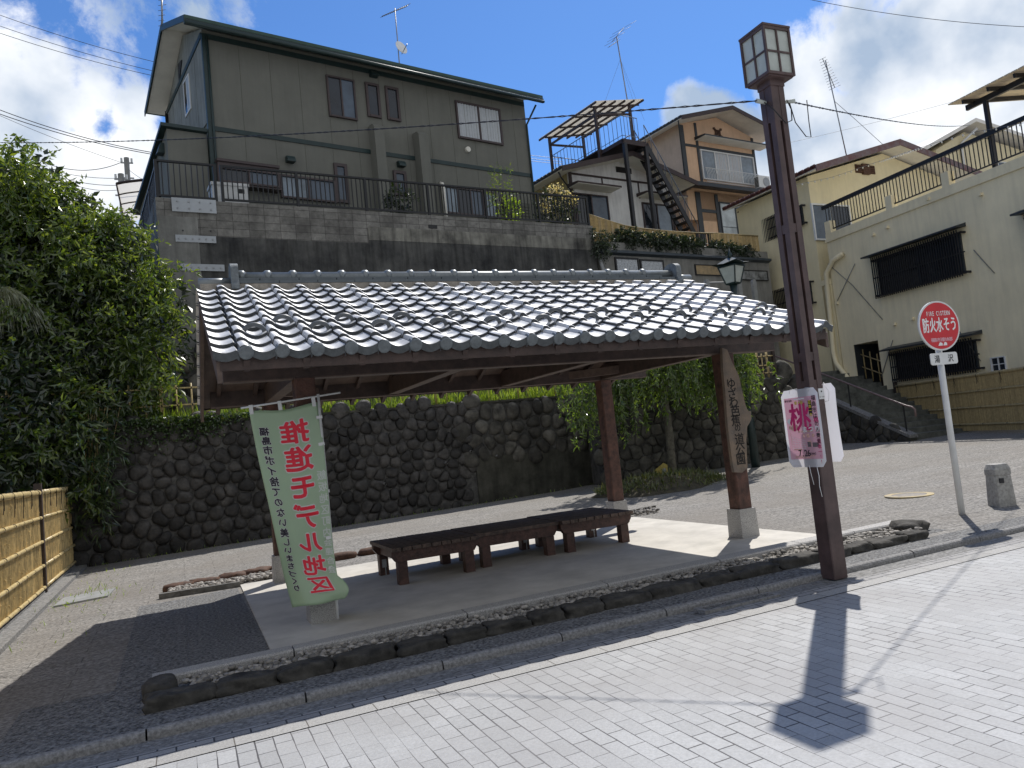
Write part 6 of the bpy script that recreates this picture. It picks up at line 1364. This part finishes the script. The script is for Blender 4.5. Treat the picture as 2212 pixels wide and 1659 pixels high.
b = MB(); spray_cloud(b, [bl(60, 745, 18.0, 1.2, rz=.7), bl(200, 745, 18.0, 1.0, rz=.6), bl(110, 960, 17.8, .9, rz=.35), bl(300, 720, 18.1, .7, rz=.5)], 1700, .17, .065, twig=.45, per=8, droop=.7, shell=.5); b.build('lit_foliage', 'leaf_broad', SH)
b = MB(); trunk(b, [onY(60, 1100, 18.4), onY(70, 950, 18.4), onY(50, 800, 18.4)], .06, .03, 6); trunk(b, [onY(150, 1100, 18.4), onY(180, 950, 18.4), onY(160, 820, 18.4)], .05, .02, 6); b.build('stems', 'bark', SH)
FSH = thing('shrub', onY(60, 1080, 16.9), 'lush green shrub spilling down to the far end of the left bamboo fence', 'shrub')
b = MB(); fb = [bl(30, 900, 17.0, .8, rz=.9), bl(110, 960, 16.9, .7, rz=.7), bl(20, 1010, 16.7, .8, rz=.6), bl(150, 880, 17.1, .6, rz=.7), bl(130, 1060, 16.8, .5, rz=.5), bl(70, 800, 17.4, .8, rz=.5), bl(180, 820, 17.5, .6, rz=.45), bl(-60, 980, 16.5, .9, rz=.9)]
spray_cloud(b, clumps(fb, 9, .36, 5), 3600, .16, .06, twig=.4, per=10, droop=.8, shell=.2); b.build('foliage', 'leaf_broad', FSH)
b = MB(); spray_cloud(b, [(p + np.array([0, .3, 0]), r) for p, r in fb], 3200, .2, .09, twig=.4, per=8, droop=.5, shell=.2); b.build('inner_foliage', 'leaf_shaded', FSH)  # shade inside the shrub painted with darker leaves
b = MB(); trunk(b, [onY(60, 1180, 17.1), onY(60, 1000, 17.0), onY(40, 880, 17.0)], .05, .02, 6); b.build('stems', 'bark', FSH)
BB = thing('bamboo_shrub', onY(215, 1150, 17.2), 'clump of narrow leaved bamboo hanging over the left end of the cobble wall', 'bamboo')
b = MB(); spray_cloud(b, [bl(215, 900, 17.4, .45, rz=.55), bl(200, 985, 17.2, .40, rz=.55), bl(225, 1040, 17.0, .22, rz=.5), bl(215, 1110, 16.9, .16, rz=.35), bl(165, 950, 17.4, .4, rz=.6), bl(235, 950, 17.1, .22, rz=.4), bl(195, 1060, 17.1, .2, rz=.4), bl(245, 1122, 16.8, .14, rz=.08), bl(238, 985, 17.0, .12, rz=.3)], 3000, .22, .026, twig=.22, per=8, droop=.9, shell=.2); b.build('foliage', 'leaf_bamboo', BB)
b = MB()
for k in range(9): x0 = RNG.uniform(160, 240); trunk(b, [onY(190, 1180, 17.4), onY(x0, 1000, 17.2), onY(x0 + RNG.uniform(-20, 25), 880, 17.2)], .014, .005, 5)
b.build('stems', 'bamboo_old', BB)
PGR = thing('pampas_grass', onY(20, 720, 17.8), 'drooping silvery grass tuft in front of the left tree', 'plant')
M['silver_blade'] = leafmat('silver_blade', (.20, .24, .17), (.40, .42, .34), .4); b = MB(); n = 320; o = onY(15, 640, 17.4)
for i in range(5):
    t = i / 5; s = 1; k = n; ang = RNG.uniform(-1.5, 1.5, k); le = RNG.uniform(.5, 1.3, k)
    P = np.stack([o[0] + np.sin(ang) * le * .7 * t, o[1] + RNG.normal(0, .1, k), o[2] + .15 - le * (.9 * t) ** 2], 1); D = np.stack([np.sin(ang) * .7, RNG.normal(0, .1, k), -(.25 + 1.8 * t) * np.ones(k)], 1); leaves(b, P, D, le * .26, np.full(k, .012), .1)
b.build('blades', 'silver_blade', PGR)
# moss and ivy on top of the cobble wall
IV = thing('ivy', SW.P(2.0, .05, 2.3), 'low creeping ivy over the top left corner of the cobble wall', 'plant')
b = MB(); n = 1500; P = np.array([SW.P(u, d, z) for u, d, z in zip(np.concatenate([RNG.normal(1.2, .35, n // 3), RNG.normal(2.1, .3, n // 3), RNG.uniform(.6, 3.4, n - 2 * (n // 3))]), RNG.uniform(.05, .18, n), 2.80 - np.concatenate([abs(RNG.normal(0, .28, n // 3)), abs(RNG.normal(0, .22, n // 3)), abs(RNG.normal(0, .08, n - 2 * (n // 3)))]))]); D = RNG.normal(scale=.6, size=(n, 3)); D[:, 1] -= .5; D[:, 2] -= .2; leaves(b, P, D, RNG.uniform(.05, .10, n), RNG.uniform(.04, .07, n)); b.build('foliage', 'leaf_bamboo', IV)
# weeping tree
WT = thing('weeping_tree', (11.6, 16.2, plz(11.6, 16.2)), 'weeping tree with long hanging leafy branches behind the right posts', 'tree')
tb = np.array([11.35, 16.3, plz(11.35, 16.3)]); b = MB()
trunk(b, [tb, tb + (.05, 0, 1.2), tb + (-.05, -.1, 2.4), tb + (.1, -.2, 3.3)], .12, .06)
limbs = []
for (dx, dy, dz) in [(-2.3, -.9, 3.1), (-1.6, -1.2, 3.5), (-.7, -1.5, 3.6), (.4, -1.4, 3.6), (1.2, -1.2, 3.4), (1.9, -.9, 3.0), (-1.0, .3, 3.6), (.9, .3, 3.6), (-2.8, -.7, 2.4)]:
    e = tb + np.array([dx, dy, dz]); m_ = tb + np.array([dx * .45, dy * .45, dz * .98 + .25]); trunk(b, [tb + (0, -.1, 2.2), m_, e], .05, .014, 6); limbs.append((tb + np.array([0, -.1, 2.3]), m_, e))
b.build('trunk', 'bark_pale', WT, smooth=True)
b = MB(); sb_ = MB(); rg = np.random.default_rng(8)
for k in range(560):
    A, B_, C_ = limbs[rg.integers(len(limbs))]; f = rg.uniform(.35, 1.08); p = B_ + (C_ - B_) * max(0, f * 2 - 1) if f > .5 else A + (B_ - A) * f * 2
    p = p + rg.normal(0, .22, 3); L_ = rg.uniform(.5, 1.75); L_ = min(L_, p[2] - 1.15 - rg.uniform(0, .6)); 
    if L_ < .25: continue
    out = np.array([p[0] - tb[0], p[1] - tb[1], 0]); out /= np.linalg.norm(out) + .01; m = 7; pts = [p + out * (.28 * math.sin(min(1, i / 4) * 1.5)) * L_ * .7 + np.array([0, 0, .10 * math.sin(i / m * 3.1) - L_ * (i / m) ** 1.25]) + rg.normal(0, .012, 3) for i in range(m + 1)]
    sb_.tube(pts, [.006 - .0006 * i for i in range(m + 1)], 4, cap=False)
    nl = int(L_ * 40); tt = rg.uniform(0.05, 1, nl) * m; P = np.array([pts[int(min(m - 1, q))] + (pts[int(min(m - 1, q)) + 1] - pts[int(min(m - 1, q))]) * (q - int(min(m - 1, q))) for q in tt])
    D = rg.normal(scale=.55, size=(nl, 3)); D[:, 2] -= .75; leaves(b, P, D, rg.uniform(.09, .17, nl), rg.uniform(.03, .05, nl))
b.build('crown', 'leaf_weep', WT); sb_.build('twigs', 'bark_pale', WT)
b = MB(); spray_cloud(b, [(tb + np.array([0.1, -.3, 3.0]), (2.0, 1.0, .8))], 2600, .12, .045, twig=.4, per=8, droop=.9, shell=.1); b.build('crown', 'leaf_weep', WT)
# plants on the right terrace and along the railing
def hedge(px0, px1, py0, py1, F, d, label, n, rz):
    t = thing('hedge', F.P(F.at(px0, py0, d)[0], d, F.at(px0, py0, d)[1]), label, 'hedge'); b = MB(); bb = []
    for k in range(9): f = k / 8; a, z = F.at(px0 + (px1 - px0) * f, py0 + (py1 - py0) * f, d); bb.append((F.P(a, d, z), ((.36), .20, rz * (1 + .2 * math.sin(k * 2.2)))))
    spray_cloud(b, bb, n * 3, .085, .06, twig=.16, per=8, droop=.5, shell=.1); b.build('foliage', 'leaf_hedge', t)
    return t
hd = hedge(1345, 1502, 514, 532, BWF, -.10, 'dark trailing hedge with a few white flowers in front of the reed screen', 3000, .27); hedge(1548, 1618, 536, 548, BWF, -.12, 'small dark trailing hedge at the right end of the grey wall', 1300, .22)
b = MB(); fl = [BWF.at(px, py, .08) for px, py in ((1362, 506), (1368, 510), (1385, 505), (1392, 512), (1403, 528), (1415, 508), (1420, 511), (1428, 509), (1350, 512))]; 
P = np.repeat(np.array([BWF.P(a, .1, z) for a, z in fl]), 7, 0) + RNG.normal(0, .05, (len(fl) * 7, 3)); leaves(b, P, RNG.normal(size=P.shape), np.full(len(P), .06), np.full(len(P), .05)); b.build('flowers', 'flower_pale', hd)
IV2 = thing('ivy', BWF.P(.1, .1, 7), 'dark ivy hanging at the corner between the retaining wall and the grey wall', 'plant'); b = MB()
spray_cloud(b, [(BWF.P(BWF.at(px, py, .2)[0], .2, BWF.at(px, py, .2)[1]), (r, .2, r * 1.3)) for px, py, r in ((1290, 500, .14), (1296, 520, .2), (1298, 540, .2), (1310, 518, .15), (1325, 524, .12))], 1100, .08, .05, twig=.18, per=7, droop=.8, shell=.2); b.build('foliage', 'leaf_hedge', IV2)
b = MB(); b.tube([BWF.P(.05, .1, 7.3), BWF.P(.25, .1, 6.6), BWF.P(.35, .1, 5)], .06, 8); tag(b.build('drain_hose', 'cover_plate', smooth=True), 'grey drain pipe running down beside the corner of the grey wall', 'pipe')
def potplant(name, px, py, d, h, r, leafm, label, n, L, W, flowers=0, F=None, droop=.4):
    F = F or RW; a, z = F.at(px, py, d); t = thing(name, F.P(a, d, 8.45), label, 'plant'); b = MB(); c = F.P(a, d, z)
    spray_cloud(b, [(c, (r, r * .7, h))], n, L, W, twig=.25, per=7, droop=droop, shell=.3, up=.3); b.build('foliage', leafm, t)
    b = MB()
    for k in range(6): trunk(b, [F.P(a + RNG.uniform(-.1, .1), d, 8.4), c + RNG.normal(0, r * .4, 3)], .02, .008, 5)
    b.build('stems', 'bark', t)
    if flowers:
        b = MB(); q = RNG.normal(size=(flowers, 3)); q /= np.linalg.norm(q, axis=1)[:, None]; q[:, 2] = abs(q[:, 2]); cc_ = c + q * np.array([r, r * .7, h]); P = np.repeat(cc_, 42, 0) + RNG.normal(0, .085, (flowers * 42, 3)); leaves(b, P, RNG.normal(size=P.shape), np.full(len(P), .07), np.full(len(P), .06)); b.build('flowers', 'flower_pale', t)
potplant('hydrangea', 1203, 448, -.9, .62, .62, 'leaf_hedge', 'bush with pale pink and cream flower heads behind the right end of the railing', 900, .12, .07, 15)
potplant('leafy_plant', 862, 437, -.8, .42, .32, 'leaf_hedge', 'small leafy green plant behind the railing near the narrow lower windows', 380, .16, .06)
potplant('tall_plant', 1085, 420, -.8, .95, .35, 'leaf_broad', 'thin tall feathery plant behind the railing before the glass doors', 420, .12, .03)
potplant('yellow_shrub', 1100, 460, -.6, .45, .28, 'grass_blade', 'bright yellow green shrub behind the railing', 420, .12, .06)

# ---------------------------------------------------------------- poles, carport, antennas, wires
mm('pole_grey', (.28, .28, .27), .7, .15, 5); mm('wire_black', (.022, .022, .030), .5, .1, 5); mm('wire_grey', (.16, .17, .20), .5, .1, 5)
def utility(px, ytop, r, label, Y=38):
    p = onY(px, ytop, Y); b = MB(); t = thing('utility_pole', (p[0], p[1], 4), label, 'utility pole'); b.tube([(p[0], p[1], 2), tuple(p)], [r * 1.2, r], 12); b.build('pole', 'pole_grey', t)
    b = MB()
    for k, dz in enumerate((-.25, -1.0)): b.bar((p[0] - .28, p[1], p[2] + dz), (p[0] + .28, p[1], p[2] + dz), .06, .06)
    b.build('crossarm', 'steel', t); b = MB()
    for s in (-.22, 0, .22): b.tube([(p[0] + s, p[1], p[2] - .22), (p[0] + s, p[1], p[2] - .02)], .05, 8)
    b.build('insulators', 'white_paint', t); return p
u1p = utility(261, 376, .13, 'left grey concrete utility pole behind the carport'); u2p = utility(273, 341, .12, 'right taller utility pole with a rounded cap behind the carport', 40)
CP = thing('carport', HF.P(.2, -9, 8.4), 'curved translucent carport roof beside the left gable of the olive house', 'carport')
b = MB(); q0 = onY(258, 428, 31); q1 = onY(345, 400, 31); n = 10; vs = []
pr = [(q0[0] + (q1[0] + 1.2 - q0[0]) * i / n, q0[2] + (q1[2] - .25 - q0[2]) * math.sin(math.pi / 2 * i / n) ** .8) for i in range(n + 1)]
for (x, z) in pr: vs += [(x, 29.5, z), (x, 34, z)]
b.add(vs, [(2 * i, 2 * i + 2, 2 * i + 3, 2 * i + 1) for i in range(n)]); b.build('roof_sheet', 'canopy_sheet', CP, smooth=True)
b = MB()
for yy in (29.5, 30.6, 31.7, 32.8): b.tube([(x, yy, z + .02) for x, z in pr], .05, 6)
for i in (0, 4, 8): b.bar((pr[i][0], 29.45, pr[i][1]), (pr[i][0], 34, pr[i][1]), .05, .06)
for yy in (29.5, 33): b.tube([(pr[4][0], yy, 6), (pr[4][0], yy, pr[4][1])], .07, 8)
b.build('frame', 'brown_trim', CP)
def yagi(b, base, top, boom_dir, L_, n, el, r=.012):
    base = np.array(base); top = np.array(top); d = np.array(boom_dir, float); d /= np.linalg.norm(d); ax = np.cross(d, np.array([0, 0, 1.])); ax /= np.linalg.norm(ax)
    b.tube([top - d * L_ / 2, top + d * L_ / 2], r * 1.3, 6)
    for k in range(n): p = top + d * L_ * (k / (n - 1) - .5); l = el * (.6 + .4 * k / (n - 1)); b.tube([p - ax * l / 2, p + ax * l / 2], r * .7, 5)
def antenna(label, base, top, parts, r=.022, extra=None):
    t = thing('tv_antenna', base, label, 'antenna'); b = MB(); b.tube([base, top], r, 8); b.build('mast', 'steel', t, smooth=True); b = MB()
    for a in parts: yagi(b, base, *a)
    b.build('elements', 'wire_grey', t, smooth=True); return t
A1b = HF.P(HF.at(862, 135, -2)[0], -2, HF.at(862, 135, -2)[1] - .6); A1t = HF.P(HF.at(853, 18, -2)[0], -2, HF.at(853, 18, -2)[1])
t = antenna('roof antenna with a pale satellite dish on the ridge of the olive house', A1b, A1t, [(A1t - np.array([0, 0, .1]), (.8, .25, .55), 1.5, 14, .35)])
dc = HF.P(HF.at(860, 108, -2)[0] + .03, -1.85, HF.at(860, 108, -2)[1]); b = MB(); nrm = np.array(HF.n) * .9 + np.array([.2, 0, .25]); nrm /= np.linalg.norm(nrm); b.tube([dc, dc + nrm * .05, dc + nrm * .06], [.18, .27, .265], 24); b.build('dish', 'white_paint', t); b = MB(); b.tube([dc + nrm * .03 - np.array([0, 0, .25]), dc + nrm * .4 - np.array([0, 0, .1])], .015, 6); b.build('dish_arm', 'steel', t)
A0 = HF.P(HF.at(350, 55, -2.1)[0], -2.1, 15.6); A0t = HF.P(HF.at(349, -20, -2.1)[0], -2.1, HF.at(349, -20, -2.1)[1]); t = antenna('thin antenna mast at the left end of the olive house roof', A0, A0t, [(HF.P(HF.at(350, 22, -2.1)[0], -2.1, HF.at(350, 22, -2.1)[1]), (.1, .2, 1), 1.2, 7, .3)], r=.03)
A2b = OF.P(OF.at(1357, 218, -1)[0], -1, OF.at(1357, 218, -1)[1] - .8); A2t = OF.P(OF.at(1332, 80, -1)[0], -1, OF.at(1332, 80, -1)[1])
def wpt(px, py, Y): return onY(px, py, Y)
t = antenna('tall leaning antenna mast with guy wires behind the roof deck', A2b, A2t, [(wpt(1335, 75, A2t[1]), (.8, .3, .8), 1.7, 4, 1.6), (wpt(1325, 95, A2t[1]), (.8, .3, .6), .9, 9, .4)], r=.03)
b = MB()
for (px, py) in ((1296, 250), (1392, 260), (1370, 225)): b.tube([A2b + (A2t - A2b) * .72, wpt(px, py, A2b[1])], .006, 4)
b.build('guy_wires', 'wire_grey', t)
A3b = GF.P(GF.at(1832, 345, -.6)[0], -.6, GF.at(1832, 345, -.6)[1] - .35); A3t = GF.P(GF.at(1783, 130, -.6)[0], -.6, GF.at(1783, 130, -.6)[1])
t = antenna('thin antenna mast with a small tripod on the roof of the yellow cream house', A3b, A3t, [(GF.P(GF.at(1790, 158, -.6)[0], -.6, GF.at(1790, 158, -.6)[1]), (.45, .1, -.8), 1.25, 12, .5)], r=.022)
b = MB(); 
for k in range(3): a = k * 2.1 + .4; b.tube([A3b + (A3t - A3b) * .10, A3b + np.array([.25 * math.cos(a), .25 * math.sin(a), -.05])], .015, 5)
b.tube([A3b + (A3t - A3b) * .62, GF.P(GF.at(1850, 260, -.6)[0], -.6, GF.at(1850, 260, -.6)[1]), GF.P(GF.at(1930, 333, -.6)[0], -.6, GF.at(1930, 333, -.6)[1])], .010, 5); b.build('stays', 'wire_grey', t)
def wire(label, p, q, sag, r=.010, m_='wire_black', twist=0., n=28):
    b = MB(); p = np.array(p, float); q = np.array(q, float); L_ = np.linalg.norm(q - p); n = max(n, int(L_ / .12)) if twist else n
    for s in ((0,) if not twist else (0, math.pi)):
        pts = []
        for i in range(n + 1):
            t = i / n; c = p + (q - p) * t - np.array([0, 0, 4 * sag * t * (1 - t)])
            if twist: ph = s + t * L_ / .32 * 2 * math.pi; c = c + np.array([0, twist * math.cos(ph), twist * math.sin(ph)])
            pts.append(c)
        b.tube(pts, r, 5)
    return tag(b.build('overhead_wire', m_, smooth=True), label, 'wire')
lampL = np.array([LX - .2, LY, 4.57]); lampR = np.array([LX + .2, LY - .05, 4.57])
wire('twisted black cable running from the lamp post left across the olive house', lampL, onY(-120, 306, 21), .16, .0055, twist=.007)
wire('twisted black cable running right from the lamp post to the terrace pergola', lampR, CF.P(CF.at(2095, 270, -.3)[0], -.3, CF.at(2095, 270, -.3)[1]), .12, .0048, twist=.006)
wire('top one of three parallel wires in the upper left sky', onY(-40, 18, 30), onY(352, 138, 30), .12); wire('middle one of three parallel wires in the upper left sky', onY(-40, 42, 30), onY(352, 158, 30), .12); wire('lowest of three parallel wires in the upper left sky', onY(-40, 58, 30), onY(352, 168, 30), .12)
wire('upper thick wire passing behind the left corner of the olive house', onY(-40, 222, 32), onY(372, 336, 32), .25, .016); wire('lower thick wire passing behind the left corner of the olive house', onY(-40, 232, 32), onY(372, 340, 32), .22, .016)
wire('thin straight wire running down to the left utility pole', onY(-40, 232, 38), onY(259, 350, 38), .1); wire('sagging wire from the left tree to the left utility pole', onY(60, 335, 38), onY(259, 352, 38), .5, .016)
wire('upper faint wire just above the left tree', onY(90, 362, 38), onY(258, 385, 38), .15, .012); wire('middle faint wire just above the left tree', onY(95, 370, 38), onY(258, 400, 38), .2, .014); wire('lowest faint wire just above the left tree', onY(150, 396, 38), onY(258, 410, 38), .15, .012)
wire('short wire from the right utility pole to the carport', onY(278, 366, 39), onY(330, 395, 36), .1)
wire('thin wire crossing the top right corner of the sky', onY(1730, -5, 12), onY(2260, 60, 9), .12, .006)
wire('faint grey wire rising to the right behind the lamp post', onY(1660, 318, 30), onY(2110, 205, 26), .1, .008, 'wire_grey')
for k, y in enumerate((334, 341, 346)): wire(['top', 'middle', 'lowest'][k] + ' of three thin wires between the olive house and the white house', onY(1135, y, 34), onY(1215, y + 8, 34), .02, .012, 'wire_grey')
SLt = thing('string_lights', GF.P(0, .6, 10), 'string of small clear bulbs from the cream house eave to the terrace', 'string lights')
b = MB(); bb = MB(); P0 = [GF.P(*(lambda q: (q[0], .62, q[1]))(GF.at(px, py, .62))) for px, py in ((1705, 402), (1800, 382), (1900, 348))] + [CF.P(*(lambda q: (q[0], -.05, q[1]))(CF.at(px, py, -.05))) for px, py in ((1990, 318), (2080, 290), (2230, 262))]
b.tube(P0, .006, 5); b.build('cable', 'wire_grey', SLt)
for p, q in zip(P0[:-1], P0[1:]):
    n = int(np.linalg.norm(q - p) / .32)
    for k in range(n): c = p + (q - p) * k / n; bb.rock(tuple(c - np.array([0, 0, .04])), (.055, .055, .075), 1, n=4, amp=0, power=2)
mm('bulb', (.75, .73, .66), .2, .05, 9); bb.build('bulbs', 'bulb', SLt)
